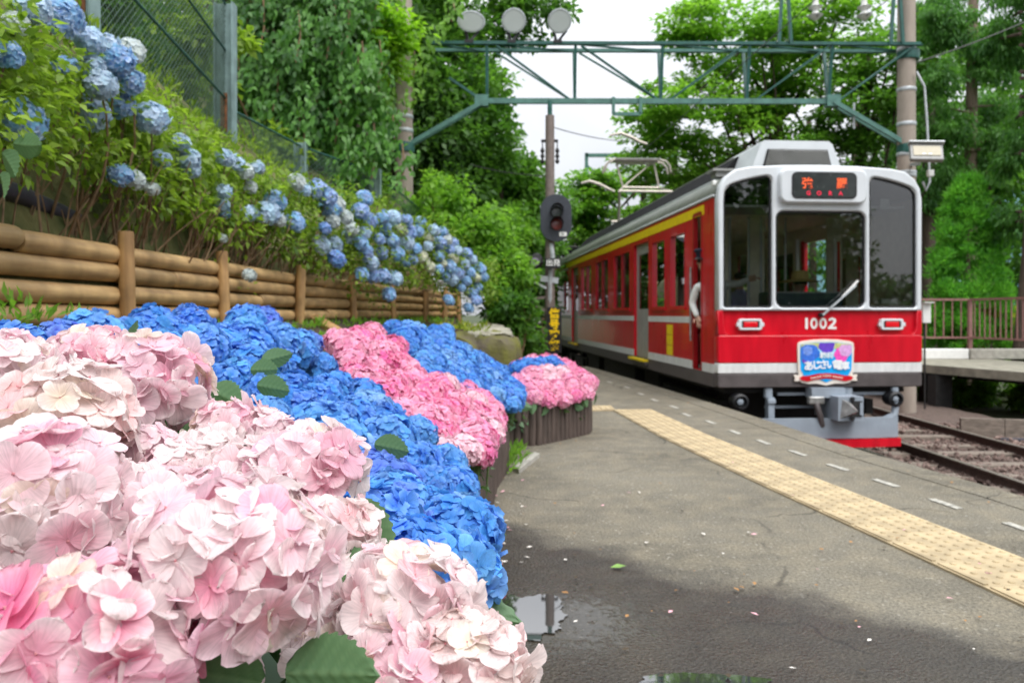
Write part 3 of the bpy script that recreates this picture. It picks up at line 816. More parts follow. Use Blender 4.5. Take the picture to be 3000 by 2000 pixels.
def along(s):
    for a, b in segs:
        if s <= (b - a).length: return a.lerp(b, s / (b - a).length), (b - a).normalized()
        s -= (b - a).length
    return b, (b - a).normalized()
k = int(tot / 0.3)
for i in range(k):
    p, d = along(0.15 + i * 0.3)
    d2 = (along(min(tot, 0.5 + i * 0.3))[0] - along(max(0, i * 0.3 - 0.2))[0]).normalized()
    obj('tactile_tile', tm, strip, Matrix.Translation(p) @ Matrix.Rotation(math.atan2(-d2.x, d2.y), 4, 'Z'))
for i in range(3):
    obj('tactile_tile', tm, strip, Matrix.Translation((1.0 - i * 0.305, 8.86, 0.0)) @ Matrix.Rotation(R(90), 4, 'Z'))

# ------------------------------------------------------------------ puddles, fallen petals
def blob(name, pts, z, m):
    mb = MB(); n = len(pts); c = sum((Vector(p) for p in pts), Vector((0, 0))) / n
    out = []
    for i in range(n):                              # smooth the outline, with a ragged rim
        p0, p1, p2, p3 = (Vector(pts[(i + k) % n]) for k in (-1, 0, 1, 2))
        for t in np.linspace(0, 1, 8, endpoint=False):
            q = 0.5 * ((2 * p1) + (p2 - p0) * t + (2 * p0 - 5 * p1 + 4 * p2 - p3) * t * t + (3 * p1 - p0 - 3 * p2 + p3) * t ** 3)
            d = q - c
            out.append(c + d * (1 + 0.10 * _n(q.x * 22, q.y * 22) + 0.06 * _n(q.x * 60, q.y * 60)))
    mb.prism([tuple(p) for p in out], 'z', z - 0.003, z)
    return mb.build(name, m)
pd = blob('puddle', [tuple(G(u, v)[:2]) for (u, v) in [(1040, 1400), (1100, 1372), (1150, 1366), (1195, 1374), (1240, 1366), (1280, 1372), (1292, 1390), (1284, 1402), (1305, 1416), (1282, 1430), (1288, 1450), (1252, 1458), (1235, 1474), (1190, 1470), (1140, 1490), (1060, 1480)]], 0.005, M['water'])
tag(pd, 'small puddle mirroring the sky at the foot of the blue hydrangeas', 'puddle')
pd2 = blob('puddle', [tuple(G(u, v)[:2]) for (u, v) in [(1480, 1556), (1560, 1548), (1680, 1552), (1760, 1562), (1740, 1580), (1600, 1590), (1480, 1580)]], 0.005, M['water'])
tag(pd2, 'sliver of puddle at the bottom edge of the platform', 'puddle')

mb = MB(); mi = []
pet_m = [mat('fallen_pink_petal', (0.75, 0.40, 0.45), 0.7, var=0.2), mat('fallen_brown_leaf', (0.33, 0.17, 0.06), 0.8, var=0.3), mat('fallen_green_leaf', (0.15, 0.26, 0.06), 0.7, var=0.3), mat('fallen_white_petal', (0.7, 0.66, 0.6), 0.7, var=0.1), mat('fallen_dark_leaf', (0.05, 0.035, 0.02), 0.8, var=0.3)]
def scrap(c, s, a, mi_):
    d = Vector((math.cos(a), math.sin(a), 0)); e = Vector((-d.y, d.x, 0))
    mb.add([c - d * s, c + e * s * 0.55 + Vector((0, 0, s * 0.25)), c + d * s + Vector((0, 0, s * 0.15)), c - e * s * 0.55 + Vector((0, 0, s * 0.1))], [(0, 1, 2), (0, 2, 3)], mi_)
for i in range(42):
    g = G(random.gauss(1150, 45), random.uniform(1100, 1300)); 
    if g.x > -0.25: scrap(g + Vector((0, 0, .008)), random.uniform(0.008, 0.016), random.random() * 6, random.choice((0, 0, 3)))
for i in range(120):
    v = random.uniform(880, 1566); g = G(random.uniform(1120, 2352), v)
    if g.x < edge_x(g.y) - 0.05: scrap(g + Vector((0, 0, .012)), random.uniform(0.006, 0.018), random.random() * 6, random.choice((1, 1, 1, 3, 4, 4, 4, 0)))
g = G(1420, 1307); scrap(g + Vector((0, 0, .01)), 0.035, 0.1, 2)
fp = mb.build('fallen_petals', pet_m)
tag(fp, 'scattered fallen petals and leaf scraps on the asphalt', 'petals', kind='stuff')

# ------------------------------------------------------------------ opposite platform with railing
deck = thing('opposite_platform', 'raised concrete platform on dark posts across the tracks at right', 'platform', (9.4, 15.5, -0.9))
E0, E1 = Vector((7.3, 21.0, 0)), Vector((10.4, 11.3, 0))
MB().prism([(E0.x, E0.y), (8.0, 18.9), (8.73, 16.6), (9.4, 14.4), (E1.x, E1.y), (12.3, 11.3), (11.7, 14.5), (11.35, 19.15), (7.7, 21.2)], 'z', -0.17, 0.0).build('slab', M['old_concrete'], deck)
for i, (x0, x1) in enumerate(((9.75, 10.85), (10.87, 12.4))):
    MB().box(((x0 + x1) / 2, 18.75 - 0.05 * i, 0.12), (x1 - x0, 0.3, 0.24), bev=0.02).build('kerb_block', M['concrete'] if i else M['white'], deck)
for (x, y) in ((8.95, 16.4), (9.75, 14.0), (10.5, 14.6), (9.6, 18.0), (11.5, 15.5)):
    MB().box((x, y, -0.62), (0.34, 0.34, 0.84)).build('support_post', M['under'], deck)
for (a, b) in (((8.9, 16.45, -0.31), (10.1, 12.4, -0.31)), ((9.8, 16.8, -0.31), (11.2, 12.4, -0.31))):
    MB().bar((a[0] + 0.5, a[1], -0.225), (b[0] + 0.5, b[1], -0.225), 0.14, 0.1).build('beam', M['under'], deck)

rl = thing('railing', 'reddish brown metal railing with thin balusters on the opposite platform', 'railing', (11.1, 19.0, 0))
def rail_run(a, b, n, z0=0.50, z1=1.42):
    a = Vector(a); b = Vector(b)
    MB().bar((a.x, a.y, z1), (b.x, b.y, z1), 0.06, 0.05).build('top_rail', M['railing'], rl)
    MB().bar((a.x, a.y, z0), (b.x, b.y, z0), 0.05, 0.04).build('bottom_rail', M['railing'], rl)
    me = MB().box((0, 0, (z0 + z1) / 2), (0.022, 0.022, z1 - z0 - 0.04)).mesh('baluster', M['railing'])
    for i in range(1, n):
        p = a.lerp(b, i / n); obj('baluster', me, rl, Matrix.Translation((p.x, p.y, 0)))
rail_run((9.0, 19.05), (11.1, 19.0), 10)
rail_run((11.1, 19.0), (11.45, 14.6), 25)
for (x, y) in ((11.1, 19.0), (9.0, 19.05), (11.28, 16.8)):
    MB().box((x, y, 0.72), (0.085, 0.085, 1.44)).build('post', M['railing'], rl)

bx = thing('utility_box', 'small white utility box on a thin post beside the red train', 'box', (8.35, 15.7, -0.9))
MB().box((8.31, 15.75, 1.09), (0.16, 0.12, 0.40), bev=0.012).build('cabinet', M['white'], bx)
MB().box((8.31, 15.68, 1.30), (0.19, 0.16, 0.02)).build('lid', M['white'], bx)
MB().tube([(8.31, 15.78, -0.9), (8.31, 15.78, 0.9)], 0.018, 8).build('post', M['under'], bx)
# ------------------------------------------------------------------ red train
T_LOC, T_RZ = Vector((3.76, 9.55, 0)), math.atan(0.08)
def train_root(name, label, loc, rz):
    return thing(name, label, 'train', loc, rz)
def side_wall(mb, x, y0, y1, z0, z1, holes, thick=0.06, mi=0):
    """a wall with rectangular openings, built from the cells between the openings, with real reveals"""
    ysp = sorted({y0, y1, *[h[0] for h in holes], *[h[1] for h in holes]})
    zsp = sorted({z0, z1, *[h[2] for h in holes], *[h[3] for h in holes]})
    sgn = 1 if x > 0 else -1
    xi = x - sgn * thick
    def open_(ya, yb, za, zb):
        cy_, cz_ = (ya + yb) / 2, (za + zb) / 2
        return any(h[0] < cy_ < h[1] and h[2] < cz_ < h[3] for h in holes)
    for i in range(len(ysp) - 1):
        for j in range(len(zsp) - 1):
            ya, yb, za, zb = ysp[i], ysp[i + 1], zsp[j], zsp[j + 1]
            if open_(ya, yb, za, zb): continue
            for xx in (x, xi): mb.add([(xx, ya, za), (xx, yb, za), (xx, yb, zb), (xx, ya, zb)], [(0, 1, 2, 3)], mi if xx == x else 1)
    for (a, b, c, d) in holes:
        mb.add([(x, a, c), (xi, a, c), (xi, b, c), (x, b, c)], [(0, 1, 2, 3)], mi); mb.add([(x, a, d), (xi, a, d), (xi, b, d), (x, b, d)], [(0, 1, 2, 3)], mi)
        mb.add([(x, a, c), (xi, a, c), (xi, a, d), (x, a, d)], [(0, 1, 2, 3)], mi); mb.add([(x, b, c), (xi, b, c), (xi, b, d), (x, b, d)], [(0, 1, 2, 3)], mi)

HW = 1.285
WINS = [(1.3, 2.05), (2.3, 3.07), (4.6, 6.0), (6.5, 7.9), (8.4, 9.8), (11.9, 12.7)]
DOORS = [(3.3, 4.3), (10.3, 11.3)]
def car_shell(t, W, L, crew_door=True, split=(2, 3, 4), full=True):
    holes = [(a, b, 1.15, 2.24) for a, b in WINS if b < L - 0.2] + [(a, b, 0.30, 2.28) for a, b in DOORS]
    lh = holes + ([(0.58, 0.95, 0.33, 2.42)] if crew_door else [])
    for x, hh, nm in ((-HW, lh, 'side_wall'), (HW, holes, 'side_wall')):
        mb = MB(); side_wall(mb, x, 0.12, L, 0.33, 2.52, hh)
        mb.build(nm, [M['red'], M['cream']], t, W)
    # stripes in pieces between the openings
    def runs(z0, z1, hh):
        cuts = sorted([(h[0], h[1]) for h in hh if h[2] < z1 and h[3] > z0])
        y = 0.12; out = []
        for a, b in cuts:
            if a > y: out.append((y, a))
            y = max(y, b)
        if y < L: out.append((y, L))
        return out
    for (z0, z1, m, nm, ystart) in ((2.355, 2.485, M['yellow'], 'yellow_stripe', 0.5), (0.94, 1.03, M['white_band'], 'waist_stripe', 1.0), (0.315, 0.434, M['white_band'], 'lower_stripe', 0.12)):
        for a, b in runs(z0, z1, lh if nm != 'yellow_stripe' else []):
            a = max(a, ystart)
            if b - a < 0.05: continue
            for x in (-HW, HW): MB().box((x, (a + b) / 2, (z0 + z1) / 2), (0.008, b - a, z1 - z0)).build(nm, m, t, W)
    for x in (-HW + 0.005, HW - 0.005): MB().box((x, L / 2 + 0.06, 0.235), (0.03, L - 0.12, 0.17)).build('side_skirt', M['skirt'], t, W)
    # windows: frame, pane, middle bar
    for i, (a, b) in enumerate(WINS):
        if b > L - 0.2: continue
        for sx in (-1, 1):
            x = sx * (HW - 0.035)
            MB().add([(x, a, 1.15), (x, b, 1.15), (x, b, 2.24), (x, a, 2.24)], [(0, 1, 2, 3)]).build('side_window', M['side_glass'], t, W)
            if sx < 0:
                fr = MB()
                for (yc, zc, sy, sz) in (((a + b) / 2, 1.165, b - a, 0.03), ((a + b) / 2, 2.225, b - a, 0.03), (a + 0.015, 1.695, 0.03, 1.03), (b - 0.015, 1.695, 0.03, 1.03)):
                    fr.box((sx * (HW - 0.02), yc, zc), (0.05, sy, sz))
                fr.build('window_frame', M['red'], t, W)
                MB().box((sx * (HW + 0.012), (a + b) / 2, 1.135), (0.04, b - a + 0.06, 0.025)).build('window_sill', M['red'], t, W)
                if b - a > 1.2: MB().box((sx * (HW - 0.02), (a + b) / 2, 1.695), (0.05, 0.07, 1.03)).build('window_bar', M['dark_red'], t, W)
    for (a, b) in DOORS:
        for sx in (-1, 1):
            x = sx * (HW - 0.05)
            d = MB(); side_wall(d, x, a, b, 0.30, 2.28, [(a + 0.14, b - 0.14, 1.15, 2.1)], 0.03)
            dd = d.build('door', [M['grey_metal'], M['cream']], t, W)
            MB().box((x - sx * 0.015, (a + b) / 2, 1.625), (0.01, b - a - 0.28, 0.95)).build('door_window', M['side_glass'], dd, W)
            st = MB().box((sx * (HW + 0.02), (a + b) / 2, 0.285), (0.16, b - a + 0.05, 0.035))
            st.build('door_step', M['yellow'], t, W)
            MB().box((sx * (HW + 0.005), (a + b) / 2, 0.24), (0.13, b - a + 0.05, 0.05)).build('step_bracket', M['skirt'], t, W)
    # roof
    arc = [(-HW, 2.50), (-1.27, 2.62), (-1.20, 2.745), (-1.05, 2.83), (-0.75, 2.88), (0, 2.92), (0.75, 2.88), (1.05, 2.83), (1.20, 2.745), (1.27, 2.62), (HW, 2.50)]
    n = len(arc); mb = MB()
    mb.add([(p[0], 0.1, p[1]) for p in arc] + [(p[0], L, p[1]) for p in arc], [(i, i + 1, i + 1 + n, i + n) for i in range(n - 1)])
    mb.add([(p[0] * 0.97, L, p[1] - 0.02) for p in arc], [tuple(range(n))])
    mb.build('roof', M['roof'], t, W, smooth=True)
    for sx in (-1, 1): MB().tube([(sx * (HW + 0.005), 0.12, 2.545), (sx * (HW + 0.005), L, 2.545)], 0.016, 6).build('gutter', M['silver'], t, W)
    # long roof fairing with black sides and a silver nose
    y0 = 1.0
    low, top = 0.86, 0.46
    fa = MB(); fa.prism([(-low, 2.86), (low, 2.86), (low - 0.05, 2.98), (top + 0.06, 3.30), (-top - 0.06, 3.30), (-low + 0.05, 2.98)], 'y', y0 + 0.4, L - 0.6)
    fa.build('roof_fairing', M['fairing'], t, W)
    MB().box((0, L / 2 + 0.3, 3.315), (1.0, L - 2.6, 0.03)).build('fairing_top', M['grey_metal'], t, W)
    for sx in (-1, 1): MB().bar((sx * 0.92, y0 - 0.2, 2.90), (sx * 0.92, L - 0.6, 2.90), 0.035, 0.05).build('roof_rail', M['silver'], t, W)
    # inside
    MB().box((0, L / 2, 0.31), (2.44, L - 0.3, 0.03)).build('floor', M['interior'], t, W)
    MB().box((0, L / 2 + 0.3, 2.49), (2.44, L - 0.9, 0.03)).build('ceiling', M['cream'], t, W)
    MB().box((0, L - 0.03, 1.4), (2.5, 0.05, 2.2)).build('end_wall', M['cream'], t, W)
    for sx in (-1, 1):
        for (a, b) in ((4.7, 9.9), (1.7, 3.1)):
            s = MB().box((sx * 0.98, (a + b) / 2, 0.55), (0.45, b - a, 0.42), bev=0.03); s.box((sx * 1.15, (a + b) / 2, 0.88), (0.12, b - a, 0.45), bev=0.03)
            s.build('bench_seat', M['seat'], t, W)
    # underframe
    for (yc, ly) in ((6.9, 3.0), (9.8, 1.6), (4.2, 1.0)): MB().box((0, yc, -0.13), (2.0, ly, 0.5), bev=0.03).build('equipment_case', M['under'], t, W)
    MB().box((0, L / 2, 0.11), (2.3, L - 0.8, 0.08)).build('underframe', M['under'], t, W)
    for yb in (2.0, L - 2.2):
        for yw in (-0.9, 0.9):
            for sx in (-1, 1):
                rot = Matrix.Rotation(R(90), 3, 'Y')
                w = MB().lathe([(0.05, -0.07), (0.38, -0.07), (0.41, -0.03), (0.38, 0.0), (0.36, 0.05), (0.3, 0.06), (0.28, 0.02), (0.12, 0.02), (0.1, 0.09), (0.03, 0.09)], (sx * 0.72, yb + yw, -0.32), rot, 20)
                w.build('wheel', M['under'], t, W, smooth=True)
        for sx in (-1, 1):
            fr = MB()
            fr.box((sx * 0.98, yb, -0.18), (0.1, 2.7, 0.2)); fr.box((sx * 1.0, yb - 0.9, -0.26), (0.16, 0.3, 0.28)); fr.box((sx * 1.0, yb + 0.9, -0.26), (0.16, 0.3, 0.28))
            fr.build('bogie_frame', M['under'], t, W)

ZS = Matrix.Translation((0, 0, 0.033)) @ Matrix.Scale(0.976, 4, (0, 0, 1))
TW = Matrix.Translation(T_LOC) @ Matrix.Rotation(T_RZ, 4, 'Z') @ ZS
train = train_root('train_car', 'red and silver train car numbered 1002 standing at the platform', T_LOC, T_RZ)
car_shell(train, TW, 14.0)
t = train
def fp_(name, polys, y, depth, m, bevel=0.0, parent=None):
    return obj(name, outline_mesh(name, polys, depth, m, bevel), parent or t, TW @ Matrix.Translation((0, y + depth / 2, 0)))
# lower front: dark skirt, white band, red apron, recessed red brow
fp_('front_skirt', [rrect(-HW, HW, 0.15, 0.328, 0.03)], -0.005, 0.14, M['skirt'], 0.012)
fp_('front_band', [rrect(-HW, HW, 0.33, 0.452, 0.01)], -0.012, 0.14, M['white_band'], 0.006)
fp_('front_apron', [rrect(-HW, HW, 0.454, 0.80, 0.03)], -0.010, 0.14, M['red'], 0.012)
fp_('front_brow', [rrect(-HW, HW, 0.78, 1.105, 0.01)], 0.035, 0.10, M['red'], 0.004)
for sx in (-1, 1):                                  # cheeks that stand as proud as the apron, curving into it
    q = [(sx * HW, 0.80), (sx * 1.12, 0.80), (sx * 1.17, 0.812), (sx * 1.2, 0.85), (sx * 1.215, 0.92), (sx * 1.225, 1.105), (sx * HW, 1.105)]
    fp_('front_cheek', [q if sx < 0 else q[::-1]], -0.010, 0.08, M['red'], 0.008)
MB().bar((-1.16, -0.002, 0.79), (1.16, -0.002, 0.79), 0.035, 0.035).build('apron_ledge', M['red'], t, TW)
# silver mask with the three windows and the destination box
mask = [(-HW, 1.106), (HW, 1.106), (HW, 2.50), (1.26, 2.64), (1.19, 2.76), (1.07, 2.85), (0.9, 2.885), (0.45, 2.912), (0, 2.92), (-0.45, 2.912), (-0.9, 2.885), (-1.07, 2.85), (-1.19, 2.76), (-1.26, 2.64), (-HW, 2.50)]
WL = [(-1.215, 1.22), (-1.14, 1.14), (-0.69, 1.14), (-0.615, 1.22), (-0.615, 2.66), (-0.64, 2.74), (-0.71, 2.77), (-0.95, 2.735), (-1.10, 2.68), (-1.19, 2.58), (-1.215, 2.46)]
def chaikin(q, k=3):
    for _ in range(k):
        q = [r for i in range(len(q)) for r in ((q[i - 1][0] * .25 + q[i][0] * .75, q[i - 1][1] * .25 + q[i][1] * .75), (q[i][0] * .75 + q[(i + 1) % len(q)][0] * .25, q[i][1] * .75 + q[(i + 1) % len(q)][1] * .25))]
    return q
WL = chaikin([(-1.215, 1.14), (-1.215, 1.22), (-1.215, 1.26), (-1.215, 2.4), (-1.215, 2.5), (-1.20, 2.63), (-1.04, 2.70), (-0.80, 2.76), (-0.615, 2.79), (-0.615, 2.62), (-0.615, 1.26), (-0.615, 1.22), (-0.615, 1.14), (-0.70, 1.14), (-1.12, 1.14)][::-1], 2)
WR = [(-x, z) for x, z in WL][::-1]
WC = rrect(-0.565, 0.565, 1.14, 2.345, 0.10)
def grow(poly, k):
    c = Vector((sum(p[0] for p in poly) / len(poly), sum(p[1] for p in poly) / len(poly)))
    out = []
    n = len(poly)
    for i in range(n):
        a, b, d = Vector(poly[i - 1]), Vector(poly[i]), Vector(poly[(i + 1) % n])
        t1, t2 = (b - a).normalized(), (d - b).normalized()
        nn = (Vector((t1.y, -t1.x)) + Vector((t2.y, -t2.x)))
        nn = nn.normalized() if nn.length > 1e-6 else Vector((0, 0))
        if nn.dot(b - c) < 0: nn = -nn
        out.append(tuple(b + nn * k))
    return out
fp_('front_mask', [mask, WC, WL, WR], 0.0, 0.11, M['silver'], 0.02)
for poly in (WL, WC, WR):
    fp_('window_gasket', [grow(poly, 0.012), grow(poly, -0.022)], 0.012, 0.02, M['black'], 0.004)
    fp_('windscreen', [grow(poly, -0.012)], 0.024, 0.0, M['glass'])
# flat grey strips standing in for recess shade by the outer windows, and the proud white destination box
for sx in (-1, 1):
    q = [(-1.262, 1.25), (-1.222, 1.25), (-1.222, 2.47), (-1.20, 2.58), (-1.11, 2.69), (-0.95, 2.745), (-0.70, 2.785), (-0.64, 2.755), (-0.605, 2.68), (-0.605, 2.40), (-0.545, 2.36), (-0.52, 2.42), (-0.545, 2.55), (-0.545, 2.74), (-0.60, 2.81), (-0.68, 2.83), (-0.96, 2.80), (-1.13, 2.745), (-1.22, 2.65), (-1.262, 2.5)]
    if sx > 0: q = [(-x, z) for x, z in q][::-1]
    fp_('recess_shade_strip', [q], -0.004, 0.01, M['grey_metal'])
fp_('destination_box', [rrect(-0.545, 0.545, 2.43, 2.86, 0.10)], -0.07, 0.09, M['silver'], 0.025)
fp_('box_shade_strip', [rrect(-0.56, 0.56, 2.372, 2.44, 0.03)], -0.005, 0.02, M['grey_metal'])  # grey strip painting the shade below the box
dsp = fp_('destination_display', [rrect(-0.39, 0.39, 2.50, 2.80, 0.055)], -0.100, 0.02, M['screen'], 0.004)
fp_('display_rim', [rrect(-0.405, 0.405, 2.487, 2.813, 0.065), rrect(-0.385, 0.385, 2.507, 2.793, 0.05)], -0.104, 0.02, M['black'])
for s, x in (('強', -0.215), ('羅', 0.215)):
    obj('lettering', text_mesh('lettering', s, 0.145, M['led_orange'], 0.001, 0.001), dsp, TW @ Matrix.Translation((x, -0.107, 2.665)))
for s, x in (('G', -0.2), ('O', -0.07), ('R', 0.07), ('A', 0.2)):
    obj('lettering', text_mesh('lettering', s, 0.072, M['led_red'], 0.001, 0.001), dsp, TW @ Matrix.Translation((x, -0.107, 2.55)))
# number, tail lamps, wiper, headboard
def digit_0(mb, x): 
    q = [(x + 0.047 * math.cos(a), 0.07 * math.sin(a)) for a in np.linspace(0, 2 * math.pi, 20, endpoint=False)]
    return q, [(x + 0.02 * math.cos(a), 0.04 * math.sin(a)) for a in np.linspace(0, 2 * math.pi, 16, endpoint=False)]
num = []
num.append([rrect(-0.225, -0.193, -0.072, 0.072, 0.014, 3), ])
o0, i0 = digit_0(None, -0.115); o1, i1 = digit_0(None, 0.0)
two = [(0.062, -0.072), (0.165, -0.072), (0.172, -0.058), (0.165, -0.042), (0.118, -0.042), (0.155, 0.0), (0.167, 0.035), (0.155, 0.06), (0.12, 0.074), (0.085, 0.066), (0.065, 0.04), (0.075, 0.03), (0.093, 0.035), (0.11, 0.045), (0.13, 0.036), (0.128, 0.012), (0.062, -0.05)]
for polys in ([rrect(-0.225, -0.193, -0.072, 0.072, 0.012, 3)], [o0, i0], [o1, i1], [two]):
    obj('number', outline_mesh('number', polys, 0.006, M['white']), t, TW @ Matrix.Translation((0.045, 0.028, 0.945)))
for x in (-0.885, 0.90):
    L_ = fp_('tail_lamp', [rrect(x - 0.145, x + 0.145, 0.862, 1.003, 0.03), rrect(x - 0.107, x + 0.107, 0.892, 0.973, 0.01)], -0.02, 0.06, M['silver'], 0.008)
    MB().box((x, 0.0, 0.932), (0.24, 0.05, 0.10)).build('lamp_bezel', M['black'], L_, TW)
    MB().box((x, -0.012, 0.932), (0.175, 0.04, 0.07), bev=0.008).build('lamp_lens', M['lens_red'], L_, TW)
    for sx in (-1, 1): MB().box((x + sx * 0.155, -0.005, 0.932), (0.03, 0.04, 0.05), bev=0.005).build('lamp_clip', M['silver'], L_, TW)
w = MB().bar((0.0, -0.055, 1.05), (0.43, -0.03, 1.42), 0.022, 0.02)
wp = w.build('wiper', M['galv'], t, TW)
MB().bar((0.26, -0.03, 1.275), (0.46, -0.022, 1.48), 0.03, 0.02).build('wiper_blade', M['white'], wp, TW)
MB().lathe([(0.03, 0), (0.03, 0.06), (0.018, 0.07)], (0.0, 0.01, 1.05), Matrix.Rotation(R(90), 3, 'X'), 10).build('wiper_pivot', M['black'], wp, TW)

hm_x = 0.045
def sh(poly): return [(x + hm_x, z + 0.50) for x, z in poly]
cr = mat('headboard_cream', (0.78, 0.70, 0.62), 0.5, var=0.05); bl_ = mat('headboard_blue', (0.0, 0.36, 0.82), 0.5, var=0.12, scale=6)
hb_out = [(0, -0.325), (0.12, -0.30), (0.22, -0.305), (0.30, -0.29), (0.32, -0.27), (0.40, -0.268), (0.385, -0.235), (0.40, -0.19), (0.335, -0.195), (0.345, -0.14), (0.355, 0.14), (0.345, 0.205), (0.30, 0.225), (0.15, 0.245), (0, 0.25)]
hb_out = hb_out + [(-x, z) for x, z in hb_out[-2:0:-1]]
hb_in = [(0, -0.24), (0.2, -0.235), (0.28, -0.20), (0.318, -0.13), (0.325, 0.0), (0.322, 0.185), (0.15, 0.21), (0, 0.215)]
hb_in = hb_in + [(-x, z) for x, z in hb_in[-2:0:-1]]
hb = fp_('headboard', [sh(hb_out)], -0.045, 0.02, cr, 0.003)
def hp(name, poly, k, m, par=None): return fp_(name, [sh(poly)], -0.0525 - 0.002 * k, 0.0015, m, 0, par or hb)
hp('headboard_field', hb_in, 0, bl_)
lt = mat('headboard_pale_blue', (0.33, 0.70, 0.86), 0.5, var=0.05)
hp('headboard_glow', [(-0.09, 0.02), (0.09, 0.02), (0.12, 0.12), (0.06, 0.17), (-0.06, 0.17), (-0.12, 0.12)], 1, lt)
hp('headboard_leafband', [(-0.318, 0.13), (0.318, 0.13), (0.318, 0.184), (0.15, 0.205), (0, 0.21), (-0.15, 0.205), (-0.318, 0.184)], 1, mat('headboard_olive', (0.52, 0.56, 0.22), 0.5, var=0.3, scale=25))
def disc(cx_, cz_, r, sq=1.0, cut=0.205, ph=0.0):
    return [(min(0.317, max(-0.317, cx_ + r * (1 + 0.06 * math.sin(6 * a + ph)) * math.cos(a))), min(cut - 0.03 * abs(cx_) / 0.3, cz_ + r * sq * (1 + 0.06 * math.sin(6 * a + ph)) * math.sin(a))) for a in np.linspace(0, 2 * math.pi, 30, endpoint=False)]
for (cx_, cz_, r, col, k) in ((-0.245, 0.01, 0.065, (0.16, 0.06, 0.5), 2), (-0.215, 0.085, 0.115, (0.04, 0.16, 0.66), 3), (-0.14, 0.07, 0.06, (0.0, 0.13, 0.62), 2), (-0.235, 0.11, 0.06, (0.16, 0.28, 0.72), 4), (0.005, 0.175, 0.10, (0.13, 0.05, 0.52), 2), (0.19, 0.06, 0.09, (0.83, 0.08, 0.45), 2), (0.245, 0.12, 0.085, (0.66, 0.36, 0.68), 3)):
    hp('headboard_blossom', disc(cx_, cz_, r, ph=cx_ * 9), k, mat('headboard_blossom_ink', col, 0.5, var=0.2, scale=30))
rb = [(-0.30, -0.205), (-0.22, -0.20), (-0.12, -0.178), (0, -0.17), (0.12, -0.178), (0.22, -0.20), (0.30, -0.205), (0.34, -0.225), (0.31, -0.255), (0.24, -0.272), (0.12, -0.245), (0, -0.235), (-0.12, -0.245), (-0.24, -0.272), (-0.31, -0.255), (-0.34, -0.225)]
hp('headboard_ribbon', rb, 5, M['red'])
hp('headboard_tip', [(-0.085, -0.248), (0, -0.238), (0.085, -0.248), (0.0, -0.285)], 2, bl_)
wt = mat('headboard_white', (0.82, 0.84, 0.86), 0.5, var=0.03)
def ht(s, size, x, z, m, bold=0.0, ry=0.0, sp=1.0):
    obj('lettering', text_mesh('lettering', s, size, m, 0.001, bold, sp), hb, TW @ Matrix.Translation((hm_x + x, -0.0665, 0.50 + z)) @ Matrix.Rotation(ry, 4, 'Y'))
ht('箱根', 0.085, 0.0, 0.045, wt, 0.002)
for s, x, z, k in (('あ', -0.225, -0.085, 0.125), ('じ', -0.13, -0.075, 0.115), ('さ', -0.045, -0.07, 0.12), ('い', 0.05, -0.07, 0.115), ('電', 0.14, -0.075, 0.125), ('車', 0.235, -0.085, 0.11)):
    ht(s, k, x, z, wt, 0.004, 0.03 * (1 if x > 0 else -1))
ht('HAKONE', 0.035, -0.135, -0.222, cr, 0.0005, -0.18, 0.9); ht('TOZAN', 0.035, 0.0, -0.203, cr, 0.0005, 0.0, 0.9); ht('RAILWAY', 0.033, 0.14, -0.222, cr, 0.0005, 0.18, 0.9)

# front corner pieces, roof hump with grille
hump = MB().prism([(-0.68, 2.84), (0.68, 2.84), (0.62, 2.95), (0.48, 3.33), (0.43, 3.37), (-0.43, 3.37), (-0.48, 3.33), (-0.62, 2.95)], 'y', 0.65, 2.0)
hp_o = hump.build('roof_hump', M['silver'], t, TW)
MB().prism([(-0.47, 2.97), (0.47, 2.97), (0.40, 3.25), (-0.40, 3.25)], 'y', 0.625, 0.67).build('grille', M['black'], hp_o, TW)
for i in range(12):
    z = 2.985 + i * 0.0225; hw_ = 0.45 - (z - 2.97) * 0.24
    MB().box((0, 0.618, z), (hw_ * 2, 0.015, 0.008), Matrix.Rotation(R(35), 3, 'X')).build('grille_slat', M['grey_metal'], hp_o, TW)
MB().box((0, 1.45, 3.385), (0.8, 1.2, 0.03), bev=0.01).build('hump_cap', M['grey_metal'], t, TW)
for x in (-0.98, 0.98): 
    a = MB().box((x, 0.75, 2.965), (0.30, 0.28, 0.03)); a.box((x, 0.75, 2.92), (0.2, 0.2, 0.08)); a.build('roof_bracket', M['grey_metal'], t, TW)
MB().box((-1.22, 0.3, 2.73), (0.06, 0.05, 0.06), bev=0.01).build('marker_lamp', M['white'], t, TW)

# yellow decals by the first door, conductor's door frame and grab rails
dc = MB()
for i in range(3): dc.box((-HW - 0.004, 2.05, 0.83 - i * 0.155), (0.005, 0.30, 0.145))
dc.build('warning_sticker', M['yellow'], t, TW)
fr = MB()
for (yc, zc, sy, sz) in ((0.60, 1.37, 0.04, 2.06), (0.93, 1.37, 0.04, 2.06), (0.765, 2.39, 0.29, 0.05)): fr.box((-HW + 0.02, yc, zc), (0.06, sy, sz))
fr.build('crew_door_frame', M['dark_red'], t, TW)
MB().tube([(-HW - 0.03, 0.97, 0.7), (-HW - 0.03, 0.97, 1.7)], 0.014, 8).build('grab_rail', M['steel'], t, TW)
MB().box((-HW + 0.05, 0.66, 0.95), (0.025, 0.13, 1.2)).build('crew_door', M['grey_metal'], t, TW)
